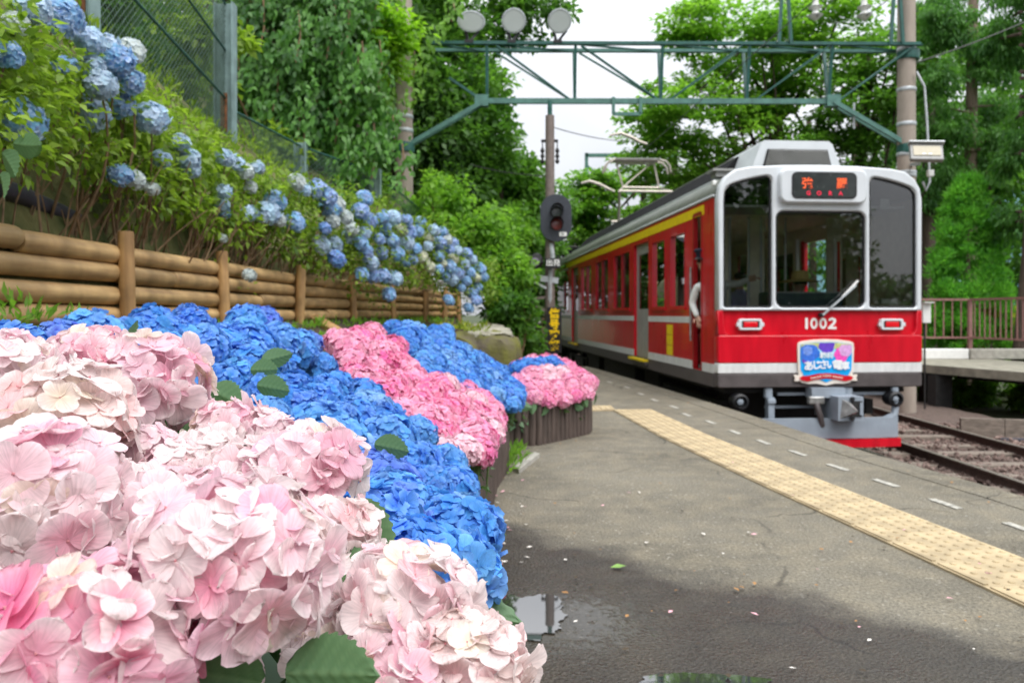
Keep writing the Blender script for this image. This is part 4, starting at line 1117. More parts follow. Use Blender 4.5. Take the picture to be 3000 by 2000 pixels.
# front gear: coupler, buffers, hoses, pilot
c = MB().box((0.05, -0.02, 0.09), (0.42, 0.18, 0.12)); c.build('coupler_mount', M['pilot'], t, TW)
c = MB()
c.add(*(lambda q: ([(x, y, z) for y in (-0.30, 0.3) for x, z in q], [(0, 1, 2, 3), (4, 7, 6, 5), (0, 4, 5, 1), (1, 5, 6, 2), (2, 6, 7, 3), (3, 7, 4, 0)]))([(0.07, -0.23), (0.38, -0.23), (0.38, 0.06), (0.07, 0.06)]))
cp = c.build('coupler_head', M['pilot'], t, TW)
MB().box((0.295, -0.302, -0.085), (0.13, 0.02, 0.19)).build('coupler_pocket', M['under'], cp, TW)
MB().box((0.34, -0.312, -0.085), (0.03, 0.03, 0.15)).build('coupler_plate', M['pilot'], cp, TW)
cone = MB().add([(0.09, -0.302, -0.20), (0.22, -0.302, -0.18), (0.21, -0.302, -0.0), (0.12, -0.302, 0.03), (0.25, -0.42, -0.10)], [(0, 1, 4), (1, 2, 4), (2, 3, 4), (3, 0, 4)])
cone.build('coupler_cone', M['steel'], cp, TW)
for z in (-0.2, 0.035): MB().lathe([(0.028, 0), (0.028, 0.02)], (0.235, -0.305, z), Matrix.Rotation(R(90), 3, 'X'), 12).build('coupler_port', M['black'], cp, TW)
c = MB().tube([(-0.12, 0.0, 0.05), (-0.1, -0.1, -0.05), (-0.06, -0.12, -0.2), (-0.02, -0.08, -0.32)], 0.035, 8); c.build('air_hose', M['skirt'], t, TW, smooth=True)
MB().box((-0.10, -0.08, 0.0), (0.2, 0.08, 0.1), bev=0.02).build('hose_valve', M['steel'], t, TW)
for x in (-0.62, 0.37 + 0.02):
    c = MB().box((x, 0.04, -0.13), (0.075, 0.10, 0.32)); c.box((x, 0.0, -0.02), (0.1, 0.06, 0.06), bev=0.01); c.box((x - 0.02, 0.05, 0.08), (0.1, 0.09, 0.16), bev=0.03)
    c.build('pilot_hanger', M['pilot'], t, TW)
c = MB().tube([(0.95, 0.02, 0.14), (0.95, 0.0, -0.1), (0.93, -0.02, -0.2), (0.82, 0.0, -0.26)], 0.045, 8); c.build('pilot_strut', M['pilot'], t, TW, smooth=True)
rot = Matrix.Rotation(R(90), 3, 'X')
for (x, z, r) in ((0.93, 0.0, 0.095), (-1.02, -0.02, 0.10)):
    MB().lathe([(r, 0), (r, 0.16), (r * 0.75, 0.18), (r * 0.6, 0.13), (0.02, 0.13)], (x, 0.1, z), rot, 18).build('horn', M['black'], t, TW, smooth=True)
    MB().lathe([(r * 0.4, 0), (r * 0.4, 0.15), (0.01, 0.165)], (x, 0.1, z), rot, 12).build('horn_core', M['pilot'], t, TW, smooth=True)
c = MB().add([(x, y, z) for z in (-0.475, -0.225) for (x, y) in ((-1.04, 0.12), (-0.9, -0.10), (0.55, -0.10), (0.95, -0.06), (1.06, 0.25), (1.0, 0.25), (0.9, 0.0), (0.5, -0.05), (-0.88, -0.05), (-0.98, 0.14))],
             [tuple(range(10)), tuple(range(19, 9, -1))] + [(i, (i + 1) % 10, (i + 1) % 10 + 10, i + 10) for i in range(10)])
c.build('pilot_plate', M['pilot'], t, TW)
MB().add([(x, y, z) for z in (-0.585, -0.485) for (x, y) in ((-0.9, -0.13), (0.55, -0.13), (0.97, -0.09), (1.0, 0.02), (0.9, 0.05), (-0.9, 0.0))], [tuple(range(6)), tuple(range(11, 5, -1))] + [(i, (i + 1) % 6, (i + 1) % 6 + 6, i + 6) for i in range(6)]).build('pilot_bar', M['red'], t, TW)
for (a, b) in (((-0.5, 0.1, 0.06), (0.9, 0.1, 0.06)), ((-0.6, 0.25, -0.12), (0.4, 0.25, -0.12))): MB().bar(a, b, 0.035, 0.035).build('brake_pipe', M['pilot'], t, TW)
MB().box((0, 0.75, -0.17), (1.9, 0.05, 0.56)).build('underside_dark_panel', M['under'], t, TW)  # black panel added to stand in for the dark under the car
MB().box((0, 0.45, 0.10), (2.3, 0.6, 0.06)).build('front_underframe', M['under'], t, TW)
# cab inside: console, partition panels, poles
MB().box((-0.02, 0.52, 1.10), (0.98, 0.35, 0.50), bev=0.03).build('console', M['console'], t, TW)
MB().box((-0.02, 0.34, 1.34), (0.86, 0.02, 0.02)).build('console_edge', M['galv'], t, TW)
for (x, w_) in ((-0.21, 0.24), (-0.68, 0.18), (0.93, 0.22)): MB().box((x, 1.5, 1.4), (w_, 0.04, 2.1)).build('cab_partition', M['cream'], t, TW)
for x in (-0.33, -0.15, 0.20, -0.78, -0.60): MB().tube([(x, 1.46, 0.35), (x, 1.46, 2.45)], 0.018, 8).build('cab_pole', M['galv'], t, TW)
for x in (0.285, 0.79): MB().box((x, 1.1, 1.45), (0.035, 0.03, 1.25)).build('red_pole', M['red'], t, TW)
for x in (0.22, 0.755): MB().box((x, 1.12, 1.5), (0.04, 0.03, 1.2)).build('white_pole', M['white'], t, TW)
MB().box((0, 0.5, 2.42), (2.3, 0.7, 0.03)).build('cab_ceiling', M['interior'], t, TW)
MB().box((0.92, 0.12, 1.22), (0.2, 0.1, 0.07), bev=0.015).build('cab_box', M['white'], t, TW)
MB().box((0.85, 0.06, 2.45), (0.11, 0.005, 0.13)).build('window_label', M['lamp_glass'], t, TW)
# pantographs
def panto(yc, s=1.0):
    pn = MB()
    H1, H0 = 4.85, 3.35
    pts = [(-0.80, yc, H1 - 0.30), (-0.77, yc, H1 - 0.14), (-0.68, yc, H1 - 0.03), (-0.55, yc, H1), (0.55, yc, H1), (0.68, yc, H1 - 0.03), (0.77, yc, H1 - 0.14), (0.80, yc, H1 - 0.30)]
    for dy in (-0.14, 0.14): pn.tube([(x, y + dy, z) for x, y, z in pts], 0.026, 6)
    p = pn.build('pantograph', M['panto'], t, TW, smooth=True)
    MB().box((0, yc, H1 + 0.02), (1.1, 0.34, 0.03)).build('contact_strip', M['grey_metal'], p, TW)
    f = MB()
    for (a, b, r) in (((-0.5, yc, H1 - 0.05), (-0.36, yc - 0.1, H1 - 0.68), 0.025), ((0.42, yc, H1 - 0.05), (0.52, yc - 0.1, H1 - 0.68), 0.025), ((-0.36, yc - 0.1, H1 - 0.68), (0.52, yc - 0.1, H1 - 0.68), 0.03), ((-0.34, yc - 0.1, H1 - 0.66), (0.36, yc, H1 - 0.06), 0.018), ((-0.5, yc, H1 - 0.08), (0.45, yc, H1 - 0.08), 0.02)):
        f.tube([a, b], r, 6)
    f.build('upper_arm', M['panto'], p, TW)
    f = MB()
    for sx in (-1, 1): f.tube([(sx * 0.62, yc - 0.9, H1 - 0.9), (sx * 0.42, yc + 0.1, H0 - 0.05)], 0.035, 6); f.tube([(sx * 0.62, yc - 0.9, H1 - 0.9), (0.08 + sx * 0.44, yc - 0.1, H1 - 0.68)], 0.025, 6)
    f.tube([(-0.62, yc - 0.9, H1 - 0.9), (0.62, yc - 0.9, H1 - 0.9)], 0.03, 6); f.tube([(-0.6, yc + 0.1, H0), (0.6, yc + 0.1, H0)], 0.04, 6)
    f.build('lower_arm', M['panto'], p, TW)
    f = MB()
    for sx in (-1, 1):
        for dy in (-0.5, 0.5): f.lathe([(0.05, 0), (0.08, 0.05), (0.05, 0.08), (0.08, 0.13), (0.05, 0.16)], (sx * 0.45, yc + dy, H0 - 0.15), None, 10)
    f.build('insulator', M['porcelain'], p, TW)
panto(9.4)

# second car, seen only as a sliver behind the signal post
T2 = Matrix.Translation(Matrix.Translation(T_LOC) @ Matrix.Rotation(T_RZ, 4, 'Z') @ Vector((0, 14.6, 0))) @ Matrix.Rotation(T_RZ + R(3.5), 4, 'Z') @ ZS
car2 = train_root('train_car', 'rear red train car coupled behind the car numbered 1002', T2.translation, T_RZ + R(3.5))
car_shell(car2, T2, 13.5, crew_door=False)
TWs, t = TW, car2
TW = T2; panto(6.0); TW = TWs; t = train
MB().box((0, 14.3, 1.3), (1.1, 0.7, 2.1)).build('gangway', M['black'], train, TW)

# ------------------------------------------------------------------ people in the train
def person(name, label, W, joints, edges, zones, root_i, extra=None):
    """one skinned body; zones: list of (material, test(point)) in order"""
    t = thing(name, label, 'person', W.translation)
    me = bpy.data.meshes.new('body')
    me.from_pydata([j[0] for j in joints], edges, [])
    o = bpy.data.objects.new('body', me); COL.objects.link(o)
    o.modifiers.new('skin', 'SKIN'); sb = o.modifiers.new('sub', 'SUBSURF'); sb.levels = 2; sb.render_levels = 2
    for i, j in enumerate(joints):
        r = j[1] if hasattr(j[1], '__len__') else (j[1], j[1])
        me.skin_vertices[0].data[i].radius = r
    me.skin_vertices[0].data[root_i].use_root = True
    dg = bpy.context.evaluated_depsgraph_get(); dg.update()
    m2 = bpy.data.meshes.new_from_object(o.evaluated_get(dg))
    bpy.data.objects.remove(o); bpy.data.meshes.remove(me)
    m2.materials.clear()
    for z in zones: m2.materials.append(z[0])
    for p in m2.polygons:
        for k, z in enumerate(zones):
            if z[1](p.center): p.material_index = k; break
    m2.polygons.foreach_set('use_smooth', [True] * len(m2.polygons))
    b = obj('body', m2, t, W)
    return t
V3 = Vector
def face_bits(t, W, hc, r, yaw, hair=True):
    """eyes, nose, ears and hair on a head of radius r centred hc, facing local -y turned by yaw"""
    Mh = W @ Matrix.Translation(hc) @ Matrix.Rotation(yaw, 4, 'Z')
    e = MB()
    for sx in (-1, 1): e.ball((sx * r * 0.36, -r * 0.86, r * 0.05), r * 0.09, 8, 5)
    e.build('eyes', M['hair'], t, Mh)
    n = MB().add([(0, -r * 1.2, -r * 0.22), (-r * 0.14, -r * 0.9, -r * 0.28), (r * 0.14, -r * 0.9, -r * 0.28), (0, -r * 0.92, r * 0.12)], [(0, 1, 3), (0, 3, 2), (0, 2, 1)])
    n.build('nose', M['skin'], t, Mh)
    MB().box((0, -r * 0.9, -r * 0.52), (r * 0.45, r * 0.1, r * 0.08), bev=r * 0.02).build('mouth', mat('lips', (0.40, 0.16, 0.13), 0.5, var=0.05), t, Mh)
    ea = MB()
    for sx in (-1, 1): ea.ball((sx * r * 0.95, 0, -r * 0.05), (r * 0.12, r * 0.2, r * 0.28), 8, 5)
    ea.build('ears', M['skin'], t, Mh)
    if hair:
        h = MB(); 
        h.lathe([(r * 1.04, -r * 0.1), (r * 1.06, r * 0.3), (r * 0.95, r * 0.75), (r * 0.6, r * 1.08), (r * 0.05, r * 1.18)], (0, r * 0.14, 0), None, 14)
        h.build('hair', M['hair'], t, Mh)
def hand_bits(t, W, p, d, s=1.0):
    """five fingers growing from the wrist point p along d"""
    d = Vector(d).normalized(); side = d.cross(Vector((0, 0, 1))).normalized(); up = side.cross(d)
    h = MB()
    h.box(Vector(p) + d * 0.045, (0.03, 0.085, 0.09), frame_from(d, up), bev=0.012)
    for k, (o, L) in enumerate(((-0.033, 0.065), (-0.011, 0.078), (0.011, 0.074), (0.033, 0.058))):
        b = Vector(p) + d * 0.085 + side * o
        h.tube([b, b + d * L * 0.5 - up * 0.008, b + d * L * 0.85 - up * 0.03], [0.0095, 0.009, 0.007], 6)
    b = Vector(p) + d * 0.03 + side * 0.045
    h.tube([b, b + d * 0.03 + side * 0.025, b + d * 0.06 + side * 0.028], [0.011, 0.01, 0.008], 6)
    h.build('hand', M['skin'], t, W)

# crew member in the cab doorway: one side outside the door, right arm stretched across the cab
J = [(V3((-1.16, 0.72, 0.86)), (0.15, 0.11)), (V3((-1.17, 0.70, 1.10)), (0.14, 0.10)), (V3((-1.20, 0.68, 1.34)), (0.17, 0.11)), (V3((-1.25, 0.68, 1.52)), (0.07, 0.06)), (V3((-1.29, 0.70, 1.60)), (0.06, 0.06)), (V3((-1.31, 0.70, 1.72)), (0.085, 0.10)), (V3((-1.32, 0.70, 1.82)), (0.07, 0.085)),
     (V3((-1.03, 0.66, 1.46)), 0.062), (V3((-0.92, 0.55, 1.45)), 0.048), (V3((-0.72, 0.46, 1.52)), 0.036),
     (V3((-1.40, 0.74, 1.44)), 0.060), (V3((-1.45, 0.80, 1.20)), 0.050), (V3((-1.42, 0.66, 1.02)), 0.036),
     (V3((-1.08, 0.72, 0.62)), 0.095), (V3((-1.08, 0.70, 0.48)), 0.07), (V3((-1.07, 0.72, 0.37)), 0.055), (V3((-1.24, 0.74, 0.62)), 0.095), (V3((-1.22, 0.76, 0.48)), 0.07), (V3((-1.2, 0.74, 0.37)), 0.055)]
E = [(0, 1), (1, 2), (2, 3), (3, 4), (4, 5), (5, 6), (2, 7), (7, 8), (8, 9), (2, 10), (10, 11), (11, 12), (0, 13), (13, 14), (14, 15), (0, 16), (16, 17), (17, 18)]
DX = V3((0.10, 0.0, 0.0)); J = [(j[0] + (DX if j[0].x < -0.75 else V3((0, 0, 0))), j[1]) for j in J]
drv = person('person', 'crew member in pale shirt and navy cap leaning out of the cab door', TW, J, E,
             [(M['skin'], lambda p: p.z > 1.565), (M['navy'], lambda p: p.z < 0.93 and abs(p.x + 1.05) < 0.24), (M['shirt_white'], lambda p: True)], 0)
face_bits(drv, TW, V3((-1.22, 0.68, 1.75)), 0.095, R(-30))
capm = Matrix.Translation((-1.22, 0.69, 1.81))
MB().lathe([(0.105, 0.0), (0.108, 0.05), (0.135, 0.09), (0.12, 0.115), (0.02, 0.125)], (0, 0, 0), None, 16).build('cap', M['navy'], drv, TW @ capm, smooth=True)
MB().add([(0.11 * math.cos(a) , -0.11 * math.sin(a) * 1.0, 0.0) for a in np.linspace(0.3, 2.84, 9)] + [(0.13 * math.cos(a), -0.18 * math.sin(a), -0.03) for a in np.linspace(0.3, 2.84, 9)], [(i, i + 1, i + 10, i + 9) for i in range(8)]).build('cap_peak', M['black'], drv, TW @ capm @ Matrix.Rotation(R(-30), 4, 'Z'))
hand_bits(drv, TW, (-0.72, 0.46, 1.52), (0.9, -0.2, 0.15)); hand_bits(drv, TW, (-1.32, 0.66, 1.02), (0.1, -0.5, -0.8))

# passenger in a straw hat on the bench behind the cab
def seated(name, label, ox, oy, shirt, z0=0.76):
    Wp = TW @ Matrix.Translation((ox, oy, z0 - 0.76))
    J = [(V3((0, 0.0, 0.80)), (0.15, 0.12)), (V3((0, 0.03, 1.0)), (0.14, 0.10)), (V3((0, 0.03, 1.2)), (0.17, 0.10)), (V3((0, 0.02, 1.34)), 0.06), (V3((0, 0.0, 1.40)), 0.05), (V3((0, -0.01, 1.5)), (0.08, 0.09)), (V3((0, -0.01, 1.58)), (0.07, 0.08)),
         (V3((0.19, 0.02, 1.26)), 0.055), (V3((0.23, -0.02, 1.02)), 0.045), (V3((0.14, -0.22, 0.92)), 0.034), (V3((-0.19, 0.02, 1.26)), 0.055), (V3((-0.23, -0.02, 1.02)), 0.045), (V3((-0.14, -0.22, 0.92)), 0.034),
         (V3((0.10, -0.2, 0.82)), 0.085), (V3((0.11, -0.42, 0.80)), 0.065), (V3((0.11, -0.42, 0.42)), 0.045), (V3((-0.10, -0.2, 0.82)), 0.085), (V3((-0.11, -0.42, 0.80)), 0.065), (V3((-0.11, -0.42, 0.42)), 0.045)]
    p = person(name, label, Wp, J, E, [(M['skin'], lambda q: q.z > 1.36), (M['navy'], lambda q: q.z < 0.90 and q.y < 0.2), (shirt, lambda q: True)], 0)
    face_bits(p, Wp, V3((0, -0.01, 1.52)), 0.09, 0)
    hand_bits(p, Wp, (0.14, -0.22, 0.92), (-0.5, -0.5, -0.2)); hand_bits(p, Wp, (-0.14, -0.22, 0.92), (0.5, -0.5, -0.2))
    return p, Wp
hat_p, Wp = seated('person', 'passenger in a wide straw hat seen through the middle windscreen', 0.20, 1.0, M['shirt_white'], 0.72)
MB().lathe([(0.27, -0.035), (0.2, -0.01), (0.115, 0.0), (0.112, 0.06), (0.095, 0.115), (0.02, 0.125)], (0, -0.01, 1.58), None, 20).build('straw_hat', M['straw'], hat_p, Wp, smooth=True)
st_p, Wp = seated('person', 'passenger in a mauve shirt seated deeper inside the car behind the windscreen', -0.02, 2.6, M['shirt_mauve'], 0.86)
for (x, y, zt) in ((0.20, 1.0, 0.64), (-0.02, 2.6, 0.78)):
    s_ = MB().box((x, y + 0.05, (zt + 0.32) / 2), (0.5, 0.42, zt - 0.32), bev=0.03); s_.box((x, y + 0.26, zt + 0.2), (0.5, 0.08, 0.55), bev=0.03)
    s_.build('folding_seat', M['seat'], train, TW)
# ------------------------------------------------------------------ overhead gantry
def pole(name, label, x, y, z0, z1, r0, r1, bands):
    t = thing(name, label, 'pole', (x, y, z0))
    MB().tube([(x, y, z0), (x, y, (z0 + z1) / 2), (x, y, z1)], [r0, (r0 + r1) / 2, r1], 20).build('shaft', M['pole'], t, smooth=True)
    for zb in bands:
        rr = r0 + (r1 - r0) * (zb - z0) / (z1 - z0)
        MB().lathe([(rr + 0.006, 0), (rr + 0.012, 0.012), (rr + 0.012, 0.06), (rr + 0.006, 0.072)], (x, y, zb), None, 20).build('steel_band', M['galv'], t, smooth=True)
    return t
GY = 15.0
def zz(v, Y=GY): return EYE - (v - V0) / F * Y
def xx(u, Y=GY): return (u - CX) / F * Y
XL, XR = xx(925), xx(2094)
pL = pole('concrete_pole', 'ivy-topped concrete pole carrying the left end of the green gantry', XL, GY + 0.2, 1.5, 7.4, 0.185, 0.15, [zz(v) for v in (268, 300, 345)])
pR = pole('concrete_pole', 'tall concrete pole with steel bands behind the red train at right', XR, GY + 0.2, -1.0, 9.5, 0.175, 0.16, [zz(v) for v in (112, 205, 285, 355, 398, 404)])
MB().tube([(xx(2105), GY, zz(165)), (xx(2120), GY - .05, zz(200)), (xx(2124), GY - .08, zz(280)), (xx(2127), GY - .1, zz(370)), (xx(2128), GY - .12, zz(420)), (xx(2118), GY - .14, zz(440)), (xx(2112), GY - .12, zz(420))], 0.022, 6).build('cable', M['galv'], pR, smooth=True)
gan = thing('gantry', 'green steel lattice gantry spanning the tracks between two concrete poles', 'gantry', (XL, GY, 1.5))
zt, zb = zz(102), zz(226)
yf, yr, ybm = GY, GY + 0.42, GY + 0.2
for y, nm in ((yf, 'top_chord'), (yr, 'top_chord')):
    c = MB(); c.bar((xx(985), y, zt), (xx(2118), y, zt - 0.02), 0.012, 0.09, up=(0, 1, 0)); c.bar((xx(985), y + 0.04, zt + 0.04), (xx(2118), y + 0.04, zt + 0.02), 0.08, 0.012, up=(0, 1, 0))
    c.build(nm, M['green_steel'] if y == yf else M['green_light'], gan)
c = MB(); c.bar((xx(1100), ybm, zb), (xx(1930), ybm, zb - 0.01), 0.1, 0.075, up=(0, 1, 0)); c.build('bottom_chord', M['green_light'], gan)
for u in (1118, 1322, 1522, 1722, 1912):
    for y in (yf, yr): MB().bar((xx(u), y, zt), (xx(u), ybm, zb), 0.055, 0.055).build('vertical', M['green_steel'], gan)
for (a, b) in ((1140, 1310), (1335, 1515), (1705, 1545), (1905, 1745), (2100, 1940)):
    for y in (yf, yr): MB().bar((xx(a), y, zt - 0.03), (xx(b), ybm, zb + 0.03), 0.06, 0.03).build('diagonal', M['green_steel'] if y == yf else M['green_light'], gan)
for (a, b) in ((1000, 1120), (1118, 1322), (1322, 1522), (1522, 1722), (1722, 1912), (1912, 2100)): MB().bar((xx(a), yf, zt), (xx(b), yr, zt), 0.04, 0.03).build('cross_tie', M['green_steel'], gan)
for (u0, v0, u1, v1) in ((1105, 232, 925, 335), (1920, 228, 2108, 338)):
    for dy in (-0.07, 0.07): MB().bar((xx(u0), ybm + dy, zz(v0)), (xx(u1), ybm + dy, zz(v1)), 0.05, 0.085).build('knee_brace', M['green_light'], gan)
MB().bar((xx(1100), ybm, zz(220)), (xx(1030), ybm, zz(172)), 0.05, 0.05).build('stub_brace', M['green_steel'], gan)
for (u, v) in ((1105, 226), (1922, 226)): MB().box((xx(u), ybm, zz(v)), (0.26, 0.16, 0.22)).build('gusset', M['green_light'], gan)
for (u, v) in ((925, 335), (2098, 338), (2098, 120)): MB().lathe([(0.20, -0.09), (0.205, -0.05), (0.205, 0.05), (0.20, 0.09)], (xx(u), GY + 0.2, zz(v)), None, 18).build('pole_clamp', M['green_steel'], gan)
for u in (1803, 2060):
    for du in (-14, 14): MB().bar((xx(u + du), yf, zt), (xx(u), yf, zt + 1.9), 0.07, 0.05).build('wire_bracket', M['green_steel'], gan)
br = MB(); a, b, z0 = xx(1411), xx(1474), zz(258)
for x in (a, b): br.bar((x, ybm - 0.06, zb + 0.06), (x, ybm - 0.06, z0), 0.05, 0.06)
br.bar((a, ybm - 0.06, z0), (b, ybm - 0.06, z0), 0.05, 0.06); br.build('hanging_bracket', M['green_light'], gan)
for (u, v0, v1) in ((1972, 230, 290), (2262, 0, 0)):
    if v1: MB().tube([(xx(u), ybm, zz(v0)), (xx(u), ybm, zz(v1))], 0.02, 6).build('drop_wire', M['galv'], gan)

# flood lamps standing on the gantry
def flood(label, u, v, yaw, square=False):
    x, z = xx(u), zz(v)
    t = thing('flood_lamp', label, 'lamp', (x, GY + 0.1, zt + 0.05), 0, 'flood lamps on the gantry')
    W = Matrix.Translation((x, GY + 0.05, z)) @ Matrix.Rotation(yaw, 4, 'Z') @ Matrix.Rotation(R(100), 4, 'X')
    n = 20
    s = 1.0
    prof = [(0.06, -0.24), (0.12, -0.2), (0.19, -0.08), (0.225, 0.0), (0.235, 0.015), (0.215, 0.02)]
    h = MB(); h.lathe(prof, (0, 0, 0), None, n, sx=1.15 if square else 1.0, sy=0.86 if square else 1.0, lid=False); h.build('housing', M['galv'], t, W, smooth=True)
    h = MB(); h.lathe([(0.208, 0.012), (0.16, -0.03), (0.09, -0.06), (0.01, -0.07)], (0, 0, 0), None, n, sx=1.15 if square else 1.0, sy=0.86 if square else 1.0); h.build('lens', M['lamp_glass'], t, W, smooth=True)
    h = MB(); h.ball((0, 0, -0.03), 0.04, 10, 6); h.build('bulb', M['white'], t, W, smooth=True)
    b = MB(); b.bar((x - 0.12, GY + 0.15, z - 0.12), (x - 0.05, GY + 0.1, zt + 0.04), 0.03, 0.05); b.bar((x + 0.14, GY + 0.15, z - 0.14), (x - 0.05, GY + 0.1, zt + 0.06), 0.03, 0.05); b.box((x - 0.04, GY + 0.05, zt + 0.06), (0.16, 0.12, 0.06))
    b.build('bracket', M['black'], t)
flood('squarish flood lamp, leftmost of three on the gantry', 1082, 48, R(6), True)
flood('round flood lamp with yellowish rim, middle of three on the gantry', 1180, 46, R(-4))
flood('round glassy flood lamp nearest the gap of sky on the gantry', 1286, 47, R(-10))
# LED floodlight on the right pole
t = thing('floodlight', 'flat rectangular floodlight on the right concrete pole above the train', 'lamp', (xx(2125, 14.6), 14.6, zz(380, 14.6)))
W = Matrix.Translation((xx(2127, 14.5), 14.5, zz(352, 14.5))) @ Matrix.Rotation(R(-12), 4, 'Z') @ Matrix.Rotation(R(-28), 4, 'X') @ Matrix.Rotation(R(4), 4, 'Y')
MB().box((0, 0, 0), (0.56, 0.10, 0.36), bev=0.02).build('housing', M['grey_metal'], t, W)
MB().box((0, -0.055, 0.01), (0.46, 0.02, 0.22)).build('lens', mat('floodlight_lens', (0.36, 0.32, 0.22), 0.3, var=0.1), t, W)
for x in (-0.05, 0.05): MB().box((x, -0.066, -0.07), (0.06, 0.01, 0.03)).build('led_chip', M['white'], t, W)
MB().box((0, -0.05, 0.19), (0.6, 0.14, 0.02)).build('visor', M['galv'], t, W)
b = MB(); b.bar((xx(2115, 14.7), 14.75, zz(375, 14.7)), (XR, GY + 0.2, zz(375)), 0.05, 0.06); b.build('arm', M['galv'], t)
MB().box((xx(2140, 14.7), 14.75, zz(397, 14.7)), (0.11, 0.08, 0.12), bev=0.01).build('junction_box', M['white'], t)
# insulators and wires
def insulator(label, u, v):
    x, z = xx(u), zz(v)
    t = thing('insulator', label, 'insulator', (x, GY, z), 0, 'insulators above the gantry')
    MB().lathe([(0.03, -0.25), (0.06, -0.22), (0.13, -0.17), (0.14, -0.15), (0.07, -0.12), (0.05, -0.05), (0.12, -0.01), (0.13, 0.01), (0.06, 0.05), (0.045, 0.2)], (x, GY, z), None, 14).build('discs', M['porcelain'], t, smooth=True)
    MB().tube([(x, GY, z + 0.18), (x, GY, z + 1.2)], 0.018, 6).build('hanger', M['galv'], t)
insulator('white porcelain insulator hanging above the gantry, left of two', 1873, 18)
insulator('white porcelain insulator hanging above the gantry, right of two', 1985, 18)
def wire(label, pts, r=0.008):
    o = MB().tube(pts, r, 5).build('overhead_wire', M['wire'])
    return tag(o, label, 'wire', 'overhead wires')
def sag(a, b, s, n=12):
    a = Vector(a); b = Vector(b)
    return [a.lerp(b, i / n) - Vector((0, 0, s * 4 * (i / n) * (1 - i / n))) for i in range(n + 1)]
wire('contact wire running over the train roof to the far pantograph', sag((3.95, 6, 4.92), (2.7, 24, 4.92), 0.02), 0.007)
wire('carrier wire sagging above the contact wire over the train', sag((4.0, -2, 6.3), (xx(1873), GY, zz(40)), 0.35), 0.009)
wire('carrier wire over the far track', sag((6.0, -2, 6.6), (xx(1985), GY, zz(40)), 0.35), 0.009)
wire('slanting wire crossing the cedars at top right', sag(P(2400, 30, 16), (XR + 0.1, GY + 0.2, zz(140)), 0.05), 0.012)
wire('thin wire crossing the gap of sky beside the signal post', sag(P(1262, 290, 15.0), P(1480, 325, 22), 0.1), 0.010)
wire('wire running from the left thicket down to the signal post', sag(P(1080, 378, 17), P(1262, 405, 15), 0.05), 0.010)
def horn_arm(label, pts):
    o = MB().tube(pts, [0.03, 0.04, 0.045, 0.04, 0.03][:len(pts)], 8).build('wire_holder', M['panto'], smooth=True)
    return tag(o, label, 'wire holder', 'curved wire holders')
horn_arm('curved pale wire holder in the gap of sky above the pantograph', [P(1400, 312, 20), P(1425, 306, 20), P(1450, 315, 20), P(1470, 326, 20), P(1486, 331, 20)])
horn_arm('curved pale wire holder left of the pantograph', [P(1335, 421, 21), P(1355, 416, 21), P(1378, 424, 21), P(1398, 434, 21), P(1412, 440, 21)])
# far gantry
fg = thing('gantry', 'small faded green gantry far behind the pantograph', 'gantry', P(1350, 700, 33))
def fb(name, u0, v0, u1, v1, w=0.14, m='green_light'): MB().bar(P(u0, v0, 33), P(u1, v1, 33), w, w).build(name, M[m], fg)
fb('post', 1347, 352, 1347, 640); fb('post', 1500, 352, 1500, 640); fb('top_chord', 1345, 357, 1560, 357); fb('bottom_chord', 1310, 443, 1560, 443); fb('brace', 1347, 380, 1420, 443, 0.1); fb('brace', 1500, 380, 1430, 443, 0.1)
fb('bracket', 1378, 485, 1378, 512, 0.1); fb('bracket', 1413, 485, 1413, 512, 0.1); fb('bracket', 1378, 512, 1413, 512, 0.1); fb('cross_arm', 1300, 487, 1420, 487, 0.12)

# ------------------------------------------------------------------ signal post with signs
SX, SY = xx(1263, 14.9), 14.9
def zs(v): return EYE - (v - V0) / F * SY
def xs(u): return (u - CX) / F * SY
sp = thing('signal_post', 'brown signal post with a two-lamp railway signal at the platform end', 'signal', (SX, SY, 0))
MB().tube([(SX, SY, 0), (SX, SY, zs(266))], [0.10, 0.085], 14).build('post', M['post_brown'], sp, smooth=True)
MB().tube([(SX, SY, zs(266)), (SX, SY, zs(232))], 0.045, 8).build('post_stub', M['green_steel'], sp)
c = MB(); c.bar((xs(1243), SY, zs(324)), (xs(1282), SY, zs(324)), 0.04, 0.05)
for u in (1246, 1280): c.tube([(xs(u), SY, zs(324)), (xs(u), SY, zs(372))], 0.012, 6)
c.build('insulator_arm', M['sign_black'], sp)
for u in (1246, 1280): MB().lathe([(0.02, -0.3), (0.045, -0.26), (0.02, -0.2), (0.045, -0.16), (0.02, -0.1), (0.045, -0.06), (0.02, 0)], (xs(u), SY, zs(340)), None, 8).build('insulator', M['sign_black'], sp)
hx = xs(1276)
bk = outline_mesh('signal_backboard', [[(0.30 * math.cos(a) * (1 if abs(math.cos(a)) < .8 else .985), 0.30 * math.sin(a) + (0.145 if math.sin(a) > 0 else -0.145)) for a in np.linspace(0, 2 * math.pi, 40, endpoint=False)]], 0.03, M['signal_black'], 0.004)
bz = zs(503)
obj('signal_backboard', bk, sp, Matrix.Translation((hx, SY - 0.16, bz)))
